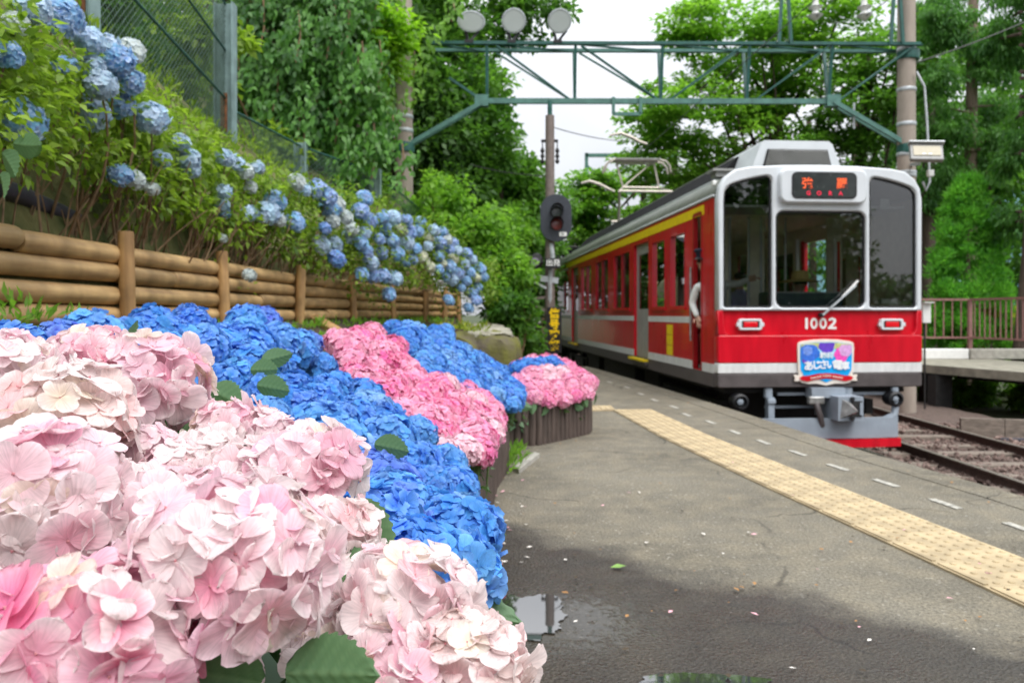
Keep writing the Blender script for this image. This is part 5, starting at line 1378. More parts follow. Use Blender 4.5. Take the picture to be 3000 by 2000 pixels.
for i, (z, lm) in enumerate(((bz + 0.12, mat('unlit_lens', (0.10, 0.12, 0.12), 0.2, var=0.1, coat=0.5)), (bz - 0.12, mat('dull_red_lens', (0.30, 0.05, 0.05), 0.2, var=0.1, coat=0.5)))):
    hd = MB()
    n = 22; vs_, fs_ = [], []
    for k in range(n + 1):
        a = R(-40) + R(260) * k / n
        for (r, y) in ((0.125, 0.0), (0.125, -0.30 * (0.35 + 0.65 * max(0, math.sin(a)))), (0.117, -0.30 * (0.35 + 0.65 * max(0, math.sin(a)))), (0.117, 0.0)):
            vs_.append((hx + 0.01 + r * math.cos(a), SY - 0.19 + y, z + r * math.sin(a)))
    for k in range(n):
        for j in range(3): fs_.append((k * 4 + j, k * 4 + j + 1, k * 4 + j + 5, k * 4 + j + 4))
    hd.add(vs_, fs_); h = hd.build('lamp_hood', M['sign_black'], sp, smooth=True)
    MB().lathe([(0.113, 0), (0.10, 0.02), (0.01, 0.03)], (hx + 0.01, SY - 0.185, z), Matrix.Rotation(R(90), 3, 'X'), 18).build('lamp_lens', lm, h, smooth=True)
tgp = MB().box((hx + 0.13, SY - 0.18, zs(540)), (0.14, 0.01, 0.075)).build('number_plate', M['white'], sp)
obj('lettering', text_mesh('lettering', '8R', 0.055, M['sign_black'], 0.001), tgp, Matrix.Translation((hx + 0.13, SY - 0.187, zs(540))))
c = MB().tube([(SX + 0.02, SY - 0.06, zs(560)), (SX + 0.05, SY - 0.1, zs(590)), (SX, SY - 0.08, zs(640)), (SX, SY - 0.05, zs(700))], 0.045, 8).build('cable_trunk', M['galv'], sp, smooth=True)
c = MB(); c.box((xs(1222), SY - 0.12, zs(604)), (0.2, 0.24, 0.27), bev=0.03); c.build('repeater_box', M['sign_black'], sp)
MB().lathe([(0.14, 0), (0.13, 0.16), (0.10, 0.2)], (xs(1230), SY - 0.2, zs(603)), Matrix.Rotation(R(80), 3, 'X'), 16).build('repeater_hood', M['sign_black'], sp, smooth=True)
MB().lathe([(0.085, 0), (0.07, 0.015), (0.01, 0.02)], (xs(1227), SY - 0.42, zs(606)), Matrix.Rotation(R(90), 3, 'X'), 14).build('repeater_lens', mat('violet_grey_lens', (0.16, 0.14, 0.18), 0.2, var=0.1), sp, smooth=True)
c = MB(); c.bar((xs(1215), SY - 0.05, zs(636)), (xs(1282), SY - 0.05, zs(645)), 0.07, 0.11); c.bar((xs(1222), SY - .05, zs(645)), (xs(1255), SY - .05, zs(662)), 0.04, 0.04); c.build('repeater_arm', M['galv'], sp)
c = MB(); c.bar((xs(1180), SY, zs(688)), (xs(1270), SY, zs(682)), 0.05, 0.05); c.bar((xs(1215), SY, zs(690)), (xs(1262), SY, zs(720)), 0.06, 0.06); c.build('cross_arm', M['post_brown'], sp)
s1 = MB().box((xs(1269), SY - 0.2, zs(606)), (0.29, 0.02, 0.19), bev=0.004).build('departure_sign', M['sign_black'], sp)
obj('lettering', text_mesh('lettering', '出発', 0.135, M['white'], 0.002, 0.002), s1, Matrix.Translation((xs(1269), SY - 0.215, zs(606))))
s2 = MB().box((xs(1272), SY - 0.16, zs(757)), (0.27, 0.025, 0.86), bev=0.005).build('warning_sign', M['sign_black'], sp)
for i, ch in enumerate('信号確認'):
    obj('lettering', text_mesh('lettering', ch, 0.195, M['sign_yellow'], 0.002, 0.008), s2, Matrix.Translation((xs(1272), SY - 0.176, zs(721 + 24.3 * i))))
# little white-lensed ground signal left of the sign
dw = thing('ground_signal', 'small black ground signal with white lights left of the yellow sign', 'signal', P(1232, 800, 16.5))
MB().tube([P(1232, 800, 16.5), P(1232, 720, 16.5)], 0.06, 10).build('post', M['sign_black'], dw)
MB().box(P(1232, 744, 16.4), (0.22, 0.14, 0.28), bev=0.03).build('head', M['sign_black'], dw)
for (u, v) in ((1226, 738), (1238, 740), (1232, 748), (1226, 750)): MB().ball(P(u, v, 16.32), 0.035, 8, 6).build('light', M['porcelain'], dw)
MB().box(P(1232, 785, 16.45), (0.2, 0.14, 0.4), bev=0.02).build('relay_case', M['sign_black'], dw)

# ------------------------------------------------------------------ log fence on the bank
lf = thing('log_fence', 'honey coloured round log fence holding the bank above the flower beds', 'fence', (-2.1, 4, 0.95))
POSTS = [(-2.16, 2.45), (-2.1, 4.16), (-2.06, 5.45), (-1.97, 7.0), (-1.83, 8.7), (-1.64, 10.4), (-1.35, 11.6), (-1.16, 12.6), (-0.97, 13.3)]
for i, (x, y) in enumerate(POSTS):
    r = 0.040 if i < 3 else 0.043
    h = 1.50
    m = MB().lathe([(r, 0), (r, h - 0.9), (r * 0.94, h - 0.885)], (0, 0, 0), None, 14)
    m.build('post', M['post_wood'], lf, Matrix.Translation((x + 0.075, y - 0.02, 0.89)) @ Matrix.Rotation(R(random.uniform(-2.5, 2.5)), 4, 'Y'), smooth=True)
for i in range(len(POSTS) - 1):
    a, b = Vector((*POSTS[i], 0)), Vector((*POSTS[i + 1], 0))
    for k in range(4):
        z = 1.066 + 0.107 * k
        joints = [0, 1] if (i + k) % 3 else [0, random.uniform(0.45, 0.6), 1]
        for j in range(len(joints) - 1):
            p, q = a.lerp(b, joints[j]), a.lerp(b, joints[j + 1])
            d = q - p; L = d.length - 0.006
            r = 0.052 * random.uniform(0.95, 1.03)
            prof = [(r * 0.82, 0.0), (r * 0.97, 0.014), (r, 0.05)] + [(r * random.uniform(0.985, 1.015), L * s_) for s_ in (0.25, 0.5, 0.75)] + [(r * 0.98, L - 0.05), (r * 0.94, L - 0.014), (r * 0.8, L)]
            Wm = Matrix.Translation(Vector((p.x, p.y, z + random.uniform(-.004, .004)))) @ frame_from(d + Vector((0, 0, random.uniform(-.01, .01)))).to_4x4()
            MB().lathe(prof, (0, 0, 0), None, 14).build('log_rail', M['rail_wood'], lf, Wm, smooth=True)
lw = MB().box((-1.75, 7.35, 0.93), (0.6, 0.14, 0.12), Matrix.Rotation(R(-38), 3, 'Z') @ Matrix.Rotation(R(20), 3, 'Y')).build('cut_log', M['post_wood'])
tag(lw, 'pale cut timber lying at the foot of the log fence', 'timber')
# grey retaining wall and pipe behind the fence at far left
rw = MB()
for i in range(10):
    y0 = 2.0 + i * 0.28; rw.box((-2.36 + 0.01 * _n(i, i), y0 + 0.14, 1.52), (0.12, 0.276, 0.34))
rwo = rw.build('retaining_wall', M['concrete']); tag(rwo, 'weathered grey concrete wall behind the log fence at far left', 'wall')
pp = MB().tube([(-2.2, 2.2, 1.68), (-2.22, 3.0, 1.66), (-2.25, 3.6, 1.61), (-2.28, 4.1, 1.56), (-2.32, 4.9, 1.52), (-2.4, 5.6, 1.5)], 0.045, 10).build('drain_pipe', M['pipe'], smooth=True)
tag(pp, 'dark drain pipe running through the bank shrubs at far left', 'pipe')

# ------------------------------------------------------------------ chain link fence above the bank
cf = thing('chain_link_fence', 'green chain link fence on H-beam posts above the bank', 'fence', (-3.0, 8, 2.9))
CP = [(-2.85, 5.2, 2.7, 4.7, 0.16), (-3.11, 8.5, 2.7, 4.43, 0.19), (-3.06, 11.35, 2.8, 3.55, 0.16), (-2.16, 12.4, 2.9, 3.36, 0.16)]
for i, (x, y, z0, z1, w_) in enumerate(CP):
    m = MB()
    m.box((x - w_ / 2, y, (z0 + z1) / 2), (0.014, w_ * 0.8, z1 - z0)); m.box((x + w_ / 2, y, (z0 + z1) / 2), (0.014, w_ * 0.8, z1 - z0)); m.box((x, y, (z0 + z1) / 2), (w_ - 0.015, 0.012, z1 - z0))
    m.build('h_post', mat('post_pale_teal', (0.20, 0.29, 0.29), 0.5, var=0.25, scale=6), cf)
    if i < 2:
        MB().box((x - 0.01, y - 0.012, z0 + 0.55), (0.07, 0.012, 0.42)).build('rust_plate', M['rust'], cf)
        for k in range(3): MB().tube([(x - 0.01, y - 0.02, z0 + 0.4 + 0.14 * k), (x - 0.01, y - 0.035, z0 + 0.4 + 0.14 * k)], 0.014, 6).build('bolt', M['rust'], cf)
def panel(a, za0, za1, b, zb0, zb1, pitch, rails):
    a = Vector((*a, 0)); b = Vector((*b, 0)); L = (b - a).length
    m = MB(); r = 0.0032
    hgt = max(za1 - za0, zb1 - zb0)
    def pt(s, h): 
        p = a.lerp(b, s / L); z0_ = za0 + (zb0 - za0) * s / L; z1_ = za1 + (zb1 - za1) * s / L
        return Vector((p.x, p.y, z0_ + (z1_ - z0_) * h / hgt))
    n = int((L + hgt) / pitch)
    for sgn in (1, -1):
        for i in range(n):
            s0 = i * pitch - (hgt if sgn > 0 else 0)
            pts = []
            lo, hi = max(0, s0) if sgn > 0 else max(0, s0 - hgt), min(L, s0 + hgt) if sgn > 0 else min(L, s0)
            if hi - lo < 0.02: continue
            k = max(2, int((hi - lo) / 0.4) + 1)
            for s in np.linspace(lo, hi, k):
                h = (s - s0) if sgn > 0 else (s0 - s)
                pts.append(pt(s, h) + Vector((0, 0.002 * sgn, 0)))
            m.tube(pts, r, 3, cap=False)
    m.build('wire_mesh', M['mesh_wire'], cf)
    for h in rails: MB().tube([pt(0, hgt * h), pt(L, hgt * h)], 0.014, 6).build('tension_rail', M['green_steel'], cf)
panel((-2.80, 2.6), 2.95, 4.9, CP[0][:2], 2.9, 4.7, 0.065, (0.02, 0.35, 0.68, 1.0))
panel(CP[0][:2], 2.9, 4.7, CP[1][:2], 2.86, 4.43, 0.065, (0.02, 0.35, 0.68, 1.0))
panel(CP[1][:2], 2.75, 3.32, CP[2][:2], 2.95, 3.5, 0.07, (0.02, 1.0))
panel(CP[2][:2], 2.9, 3.5, CP[3][:2], 2.95, 3.3, 0.07, (0.02, 1.0))
panel(CP[3][:2], 2.9, 3.3, (-1.7, 14.4), 2.6, 3.0, 0.07, (0.02, 1.0))

# ------------------------------------------------------------------ stone wall end with cement top
sw = thing('stone_wall', 'mossy stone wall end with a pale cement top behind the pink planter', 'wall', (-0.3, 9.5, 0))
def rock(c, s, seed, m):
    r_ = random.Random(seed); bm = bmesh.new(); bmesh.ops.create_icosphere(bm, subdivisions=3, radius=1)
    for v in bm.verts:
        k = 1 + 0.12 * _n(v.co.x * 2 + seed, v.co.y * 2 + v.co.z * 2.3) + 0.05 * _n(v.co.z * 7 + seed, v.co.x * 7)
        e = max(abs(v.co.x), abs(v.co.y), abs(v.co.z)); q = v.co.lerp(v.co / e, 0.55) * k
        v.co = Vector((q.x * s[0], q.y * s[1], q.z * s[2])) + Vector(c)
    me = bpy.data.meshes.new('stone'); bm.to_mesh(me); bm.free(); me.materials.append(m); smooth_by_angle(me, 50)
    return me
for i, (c, s) in enumerate((((-0.22, 9.35, 0.42), (0.30, 0.35, 0.42)), ((-0.62, 9.2, 0.45), (0.26, 0.3, 0.40)), ((-0.95, 9.3, 0.5), (0.22, 0.3, 0.42)), ((-0.12, 10.1, 0.4), (0.26, 0.42, 0.42)), ((-0.2, 11.0, 0.42), (0.26, 0.5, 0.44)), ((-0.32, 12.0, 0.42), (0.26, 0.5, 0.46)), ((-0.4, 13.0, 0.42), (0.26, 0.55, 0.48)), ((0.02, 9.6, 0.2), (0.14, 0.2, 0.26)))):
    obj('stone', rock(c, s, i * 3.1, M['moss_rock']), sw)
for i, (c, s) in enumerate((((-0.28, 9.75, 0.80), (0.30, 0.55, 0.07)), ((-0.28, 10.8, 0.82), (0.27, 0.6, 0.07)), ((-0.36, 11.95, 0.83), (0.26, 0.62, 0.07)), ((-0.45, 13.1, 0.84), (0.26, 0.6, 0.07)))):
    obj('cement_top', rock(c, s, i * 1.7 + 40, M['old_concrete']), sw)
# ------------------------------------------------------------------ hydrangea blossoms
def sepal(L, Wd, nu, nv, cup, curl, rs, jag=0.0):
    """one rounded, petal-like sepal lying along +x; returns grid points and t (0 heart .. 1 rim)"""
    V, T = [], []
    ph = rs.uniform(0, 6.28); amp = rs.uniform(0.02, 0.075) * L; p2 = rs.uniform(0, 6.28); a2 = rs.uniform(0.006, 0.022) * L
    for i in range(nu + 1):
        a = math.pi * i / nu
        s = (1 - math.cos(a)) / 2
        hw = max(0.03, math.sin(a) ** 0.82) * (0.86 + 0.26 * s)
        for j in range(nv + 1):
            w = math.sin(math.pi / 2 * (-1 + 2 * j / nv)); rim = abs(w)
            jj = 1 + (jag * rs.uniform(-1, 1) if (j in (0, nv) or i >= nu - 1) else 0)
            x = L * (0.02 + 0.98 * s) * (jj if i == nu else 1)
            y = Wd * hw * w * jj
            z = cup * L * (s ** 1.5) * 0.5 + cup * 0.30 * L * rim ** 2 * hw - curl * L * max(0, s - 0.6) ** 1.6 * 1.6 + amp * math.sin(ph + 2.6 * w + 2.0 * s) * (0.2 + s) + a2 * math.sin(p2 + 7.5 * w + 3 * s) * (rim * 0.6 + s * 0.6)
            V.append((x, y, z)); T.append(min(1, max(s ** 1.4, 0.8 * rim * s ** 0.4)))
    Q = [(i * (nv + 1) + j, (i + 1) * (nv + 1) + j, (i + 1) * (nv + 1) + j + 1, i * (nv + 1) + j + 1) for i in range(nu) for j in range(nv)]
    return V, Q, T

def floret(size, nu, nv, seed, jag=0.0, ns=4, open_=0.5):
    rs = random.Random(seed); V, Q, T = [], [], []
    cup = rs.uniform(0.15, 0.75) * open_ * 2
    for k in range(ns):
        v, q, t_ = sepal(size * rs.uniform(0.9, 1.1), size * rs.uniform(0.46, 0.56), nu, nv, cup * rs.uniform(0.6, 1.3), rs.uniform(0.0, 0.5), rs, jag)
        a = 2 * math.pi * k / ns + rs.uniform(-0.12, 0.12); tilt = rs.uniform(-0.12, 0.12)
        M3 = Matrix.Rotation(a, 3, 'Z') @ Matrix.Rotation(tilt, 3, 'X')
        o = len(V); lift = (0.025 if k % 2 else -0.02) * size
        V += [tuple(M3 @ Vector(p) + Vector((0, 0, lift))) for p in v]; Q += [tuple(i + o for i in f) for f in q]; T += t_
    # heart: a small bead
    o = len(V); b = size * 0.055
    V += [(b, 0, b * 0.4), (0, b, b * 0.4), (-b, 0, b * 0.4), (0, -b, b * 0.4), (0, 0, b * 1.9), (0, 0, -b)]
    T += [-0.2] * 6
    Q += [(o, o + 1, o + 4, o + 4), (o + 1, o + 2, o + 4, o + 4), (o + 2, o + 3, o + 4, o + 4), (o + 3, o, o + 4, o + 4)]
    V = np.array(V); Qa = []
    for f in Q:
        Qa.append(f if f[2] != f[3] else (f[0], f[1], f[2], f[2]))
    return V, Qa, np.clip(np.array(T), 0, 1)

def fl_mesh(name, V, Q, T, rn, m, stamen=None):
    me = bpy.data.meshes.new(name)
    me.from_pydata([tuple(v) for v in V], [], [f if f[2] != f[3] else f[:3] for f in Q])
    for nm, arr in (('t', T), ('rnd', rn)):
        a = me.attributes.new(nm, 'FLOAT', 'POINT'); a.data.foreach_set('value', np.ascontiguousarray(arr, dtype=np.float32))
    me.polygons.foreach_set('use_smooth', [True] * len(me.polygons))
    me.materials.append(m)
    if stamen:
        me.materials.append(stamen)
        for p in me.polygons[-4:]: p.material_index = 1
    me.update()
    return me

def head_dirs(n, rs, low=-0.45):
    out = []
    for i in range(n):
        z = 1 - (1 - low) * (i + 0.5) / n
        z = min(0.995, max(-0.99, z + rs.uniform(-0.05, 0.05)))
        a = i * 2.39996 + rs.uniform(-0.28, 0.28)
        r = math.sqrt(1 - z * z)
        out.append(Vector((r * math.cos(a), r * math.sin(a), z)))
    return out

def floret_frames(n, rad, flat, rs, low=-0.45, tilt=0.35, rough=0.1):
    """matrices of n florets covering an oblate ball of radius rad (unit frame: z up)"""
    out = []
    for d in head_dirs(n, rs, low):
        lump = 1 + rs.uniform(-1.1, 0.9) * rough
        p = Vector((d.x * rad, d.y * rad, d.z * rad * flat)) * lump
        nrm = Vector((d.x, d.y, d.z / flat)).normalized() + Vector((rs.uniform(-1, 1), rs.uniform(-1, 1), rs.uniform(-1, 1))) * tilt
        Mx = frame_from(nrm) @ Matrix.Rotation(rs.uniform(0, 6.28), 3, 'Z')
        out.append((p, Mx, rs.uniform(0.8, 1.18)))
    return out

def head_mesh(name, n, rad, flat, fsize, nu, nv, seed, m, low=-0.4, open_=0.5):
    """a whole flower head as one mesh"""
    rs = random.Random(seed)
    base = [floret(fsize, nu, nv, seed * 10 + k, 0.04, open_=open_) for k in range(5)]
    Vs, Qs, Ts, Rs = [], [], [], []; o = 0
    for (p, Mx, s) in floret_frames(n, rad, flat, rs, low):
        V, Q, T = base[rs.randrange(5)]
        W_ = (V * s) @ np.array(Mx).T + np.array(p)
        Vs.append(W_); Qs += [tuple(i + o for i in f) for f in Q]; Ts.append(T); Rs.append(np.full(len(V), rs.random())); o += len(V)
    # inner mass of folded petals so that nothing shows through
    mb = MB(); mb.ball((0, 0, 0), (rad * 0.86, rad * 0.86, rad * flat * 0.84), 14, 9)
    k0 = len(mb.v)
    Vs.append(np.array(mb.v)); Ts.append(np.full(k0, 0.1)); Rs.append(np.full(k0, 0.3))
    Qs += [tuple(i + o for i in f) if len(f) == 4 else (f[0] + o, f[1] + o, f[2] + o, f[2] + o) for f in mb.f]
    return fl_mesh(name, np.concatenate(Vs), Qs, np.concatenate(Ts), np.concatenate(Rs), m)

# leaf with serrated rim and ribbed veins
def big_leaf_mesh(L=0.14, Wd=0.09, seed=0):
    rs = random.Random(seed); nu, nv = 36, 14
    V, Rn = [], []
    cv = rs.uniform(0.1, 0.3)
    for i in range(nu + 1):
        s = i / nu
        hw = Wd / 2 * (math.sin(math.pi * (0.03 + 0.97 * s) ** 0.8) ** 0.75) if s < 1 else 0.0
        for j in range(nv + 1):
            w = -1 + 2 * j / nv
            ser = 1.0 + (0.045 if i % 4 < 2 else -0.02) * (abs(w) == 1)
            y = hw * w * ser; x = L * s + 0.006 * abs(w) * (1 if i % 4 < 2 else 0.3) * (abs(w) == 1)
            z = -cv * L * s * s + 0.28 * abs(y) + 0.0011 * math.cos(2 * math.pi * (s * 7 - abs(w) * 1.6)) * (1 - abs(w) * 0.4) - (0.002 if j == nv // 2 else 0)
            V.append((x, y, z)); Rn.append(0.30 + (0.35 if j == nv // 2 else 0.0) + (0.14 if math.cos(2 * math.pi * (s * 7 - abs(w) * 1.6)) < -0.75 else 0))
    Q = [(i * (nv + 1) + j, (i + 1) * (nv + 1) + j, (i + 1) * (nv + 1) + j + 1, i * (nv + 1) + j + 1) for i in range(nu) for j in range(nv)]
    return np_mesh('leaf', np.array(V), np.array(Q), M['leaf_hyd'], np.array(Rn))
LEAVES = [big_leaf_mesh(0.15, 0.095, k) for k in range(4)]
def put_leaf(parent, p, d, roll=0.0, s=1.0):
    Mx = frame_from(Vector(d)).to_4x4()             # z along d
    Mx = Mx @ Matrix.Rotation(roll, 4, 'Z') @ Matrix.Rotation(R(-90), 4, 'Y')
    return obj('leaf', random.choice(LEAVES), parent, Matrix.Translation(Vector(p)) @ Mx @ Matrix.Scale(s, 4))

# the bed's flower surface: where the heads sit
def bed_z(x, y):
    ze = lerp(y, [0.5, 1.0, 2.0, 3.3, 5.0, 7.0], [0.70, 0.69, 0.61, 0.53, 0.50, 0.48])
    k = 0.33 + 0.10 * max(0, y - 1)
    return ze + k * max(0, -0.08 - x)
def on_bed(u, v, dz=0.0):
    y = 0.45
    while y < 9:
        p = P(u, v, y)
        if p.z <= bed_z(p.x, y) + dz:
            lo, hi = y - 0.08, y
            for _ in range(6):
                m_ = (lo + hi) / 2; p = P(u, v, m_)
                if p.z <= bed_z(p.x, m_) + dz: hi = m_
                else: lo = m_
            return p
        y += 0.08
    return P(u, v, 7)

STEM_Z = lambda p: max(0.1, soil_z(min(1, max(0, (-0.16 - p.x) / 2.0))) - 0.03)
def stem_to(mb, p, r, base=None):
    b = base or Vector((p.x - random.uniform(0.02, 0.12), p.y + random.uniform(0.0, 0.12), STEM_Z(p)))
    trunk_tube(mb, b, p, 0.006, 0.0045, 0.2, 5, 4)

def under_foliage(t, pts, r):
    cs = []
    for p in pts:
        for k in range(2):
            z0 = STEM_Z(p) + 0.06; cs.append((p.x + random.uniform(-.09, .05) - (0.15 if p.x > -0.35 else 0.03), p.y + random.uniform(-.07, .1), max(z0, p.z - r - random.uniform(0.05, 0.26))))
    V, Q, rn = clump_cloud(cs, [0.085] * len(cs), 12, 0.095, 0.06, 'out', 0.6)
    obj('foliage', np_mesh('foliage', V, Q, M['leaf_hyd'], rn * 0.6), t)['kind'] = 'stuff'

# --- pale pink shrubs right in front of the camera: every floret is a piece of its own
M['stamen'] = mat('floret_heart', (0.50, 0.20, 0.22), 0.7, var=0.5, scale=300)
PALE_FL = [fl_mesh('floret', *(lambda f: (f[0], f[1], f[2], np.full(len(f[0]), 0.1 * k)))(floret(0.0315, 8, 8, 500 + k, 0.06, open_=0.25 + 0.09 * (k % 5))), M['petal_pale'], M['stamen']) for k in range(10)]
PALE_HD = [head_mesh('flower_head', 60, 1.0, 0.84, 0.33, 5, 5, 300 + k, M['petal_pale'], -0.5, 0.4) for k in range(3)]
def pale_shrub(label, heads, leaves_, filler=()):
    b0 = on_bed(heads[0][0], heads[0][1]); 
    t = thing('hydrangea_shrub', label, 'shrub', (b0.x, b0.y, STEM_Z(b0)), 0, 'hydrangeas in the flower bed')
    st = MB()
    for (u, v, rpx, dist, col, seed) in heads:
        c = P(u, v, dist); r = rpx / F * dist
        rs = random.Random(seed)
        core = MB().ball((0, 0, 0), (r * 0.70, r * 0.70, r * 0.6), 16, 10).mesh('head_core', M['petal_pale'], True)
        for nm, val in (('t', 0.35), ('rnd', 0.3)):
            a = core.attributes.new(nm, 'FLOAT', 'POINT'); a.data.foreach_set('value', np.full(len(core.vertices), val, dtype=np.float32))
        lean = Matrix.Rotation(R(rs.uniform(-14, 14)), 4, 'X') @ Matrix.Rotation(R(rs.uniform(-14, 14)), 4, 'Y')
        Wh = Matrix.Translation(c) @ lean
        h = obj('flower_head', core, t, Wh); h.color = (*col, 1)
        n = int(50 + 14 * min(1.4, (r / 0.09) ** 2))
        for (p, Mx, s) in floret_frames(n, r * 0.88, 0.84, rs, -0.5, 0.46, 0.17):
            # florets turned wholly away from the picture stay in the core
            world = Wh @ p
            out = (Wh.to_3x3() @ p).normalized()
            if out.dot((Vector((0, 0, EYE)) - world).normalized()) < -0.35: continue
            k = rs.uniform(0.85, 1.2) * (r / 0.09) ** 0.4
            f = obj('floret', PALE_FL[rs.randrange(10)], h, Wh @ Matrix.Translation(p) @ Mx.to_4x4() @ Matrix.Scale(s * k, 4))
            j = rs.uniform(-0.05, 0.06); g = rs.random()
            cc = [col[0], col[1], col[2]]
            if g < 0.08: cc = [0.92, 0.80, 0.66]       # a few creamy ones
            elif g < 0.34: cc = [0.88, max(0, col[1] - 0.22), max(0, col[2] - 0.17)]
            elif g < 0.52: cc = [0.92, 0.80, 0.80]     # and many nearly white
            f.color = (min(0.93, cc[0] + j * 0.3), min(0.93, max(0, cc[1] + j)), min(0.93, max(0, cc[2] + j)), 1)
        stem_to(st, c - Vector((0, 0, r * 0.5)), 0.006)
    for i, (u, v, rpx, dist, col) in enumerate(filler):
        h = obj('flower_head', PALE_HD[i % 3], t, Matrix.Translation(P(u, v, dist)) @ Euler((i * 0.7, i * 0.4, i * 2.1)).to_matrix().to_4x4() @ Matrix.Scale(rpx / F * dist * 0.9, 4)); h.color = (*col, 1)
    for (u, v, dist, d, roll, s) in leaves_:
        put_leaf(t, P(u, v, dist), d, roll, s)
    under_foliage(t, [P(h[0], h[1], h[3]) for h in heads] + [P(h[0], h[1], h[3]) for h in filler], 0.09)
    st.build('stems', M['green_stem'], t, smooth=True)['kind'] = 'stuff'
    return t
PK, PW, PM = (0.91, 0.60, 0.69), (0.94, 0.81, 0.81), (0.92, 0.68, 0.74)
pale_shrub('pale pink hydrangea with creamy heads at the left edge beside the deep blue one',
           [(22, 855, 104, 1.10, PM, 1), (150, 965, 158, 0.98, (0.91, 0.76, 0.72), 2), (212, 842, 98, 1.25, PM, 3), (345, 890, 126, 1.22, PK, 4)],
           [(270, 800, 1.30, (0.2, 0.6, 0.5), 0.4, 0.45), (385, 975, 1.25, (-0.9, -0.25, -0.15), 2.9, 0.7), (405, 1005, 1.20, (1.0, -0.15, -0.15), 3.3, 0.8), (470, 1040, 1.2, (0.6, 0.2, -0.3), 3.2, 0.6)],
           [(20, 960, 110, 1.08, PW), (300, 1010, 90, 1.18, PW), (60, 1060, 110, 1.0, PW), (440, 960, 70, 1.35, PM)])
pale_shrub('pale pink hydrangea in the middle of the foreground below the blue mass',
           [(400, 1105, 104, 1.02, PW, 5), (535, 1000, 92, 1.22, PM, 6), (705, 1085, 132, 1.05, PM, 7), (765, 1235, 98, 0.98, (0.92, 0.79, 0.76), 8), (565, 1105, 108, 1.06, PW, 9)],
           [(785, 1160, 1.06, (0.5, -0.2, -0.35), 3.1, 0.7), (735, 1290, 0.93, (1.0, -0.05, 0.0), 3.0, 0.45), (735, 1350, 0.9, (1.0, -0.05, -0.15), 3.3, 0.45)],
           [(470, 1060, 90, 1.15, PW), (620, 1010, 80, 1.22, PM), (640, 1180, 110, 1.0, PW), (480, 1170, 100, 0.98, PM), (700, 1190, 90, 1.02, PW), (760, 1320, 90, 0.95, PW)])
pale_shrub('pale pink hydrangea with the largest heads at the bottom left corner',
           [(118, 1150, 190, 0.82, PM, 10), (395, 1215, 128, 0.86, PW, 11), (540, 1300, 228, 0.72, PK, 12), (95, 1325, 120, 0.80, (0.92, 0.84, 0.78), 13), (225, 1480, 240, 0.64, (0.88, 0.46, 0.60), 14)],
           [(655, 1545, 0.70, (0.9, -0.2, 0.12), 2.9, 0.66), (600, 1568, 0.72, (-0.4, -0.3, 0.2), 3.1, 0.7), (40, 1285, 0.84, (0.9, -0.2, 0.1), 3.0, 0.45)],
           [(280, 1150, 110, 0.92, PW), (300, 1320, 120, 0.82, PM), (20, 1250, 110, 0.86, PW), (430, 1440, 120, 0.76, PM), (20, 1430, 130, 0.74, PM), (500, 1540, 110, 0.76, PW), (330, 1060, 90, 1.02, PM)])
pale_shrub('whitish pink hydrangea spilling over the bed edge at bottom centre',
           [(795, 1475, 116, 0.84, PW, 15), (930, 1400, 166, 0.82, PW, 16), (1080, 1525, 126, 0.76, (0.92, 0.76, 0.73), 17), (905, 1560, 122, 0.74, PM, 18)],
           [(1082, 1385, 1.02, (0.4, -0.2, -0.7), 3.0, 0.3)],
           [(780, 1390, 90, 0.92, PW), (1010, 1450, 100, 0.86, PW), (850, 1330, 80, 0.98, PW), (1000, 1560, 110, 0.80, PM)])

# --- blue and rose shrubs: heads sampled over the bed inside the outline each colour has in the photograph
def inside(pt, poly):
    x, y = pt; c = False; n = len(poly)
    for i in range(n):
        (x0, y0), (x1, y1) = poly[i], poly[(i + 1) % n]
        if (y0 > y) != (y1 > y) and x < (x1 - x0) * (y - y0) / (y1 - y0) + x0: c = not c
    return c
def fill_heads(poly, real_d, seed, dz=0.0, gap=0.66, tries=7000):
    rs = random.Random(seed)
    us = [p[0] for p in poly]; vs2 = [p[1] for p in poly]; got = []
    for _ in range(tries):
        u, v = rs.uniform(min(us), max(us)), rs.uniform(min(vs2), max(vs2))
        if not inside((u, v), poly): continue
        p = on_bed(u, v, dz)
        d = real_d * rs.uniform(0.8, 1.12)
        rpx = d * 0.46 * F / p.y
        if not all(inside((u + rpx * math.cos(a), v + rpx * 0.85 * math.sin(a)), poly) for a in np.linspace(0, 2 * math.pi, 10, endpoint=False)): continue
        p = p + Vector((0, 0, rs.uniform(-0.05, 0.01)))
        if all((p - q).length > (d + e) * 0.5 * gap for q, e, _, _ in got): got.append((p, d, u, v))
    return got
BLUE_HI = [head_mesh('flower_head', 86, 1.0, 0.82, 0.285, 4, 4, 40 + k, M['petal_blue'], -0.5, 0.45) for k in range(4)]
BLUE_LO = [head_mesh('flower_head', 74, 1.0, 0.82, 0.29, 4, 3, 60 + k, M['petal_blue'], -0.4, 0.45) for k in range(4)]
PINK_HI = [head_mesh('flower_head', 84, 1.0, 0.82, 0.27, 4, 3, 80 + k, M['petal_pink'], -0.4, 0.45) for k in range(4)]
BLUE_FL = [fl_mesh('floret', *(lambda f: (f[0], f[1], f[2], np.full(len(f[0]), 0.1 * k)))(floret(0.031, 5, 4, 700 + k, 0.02, open_=0.45)), M['petal_blue']) for k in range(8)]
def blue_col(rs, violet=0.0):
    g = rs.random()
    if g < violet * 0.4: return (0.10, 0.18, 0.70)
    if g < 0.5: return (0.058, 0.25, 0.73)
    if g < 0.84: return (0.11, 0.345, 0.78)
    if g < 0.93: return (0.035, 0.18, 0.66)
    return (0.24, 0.46, 0.80)
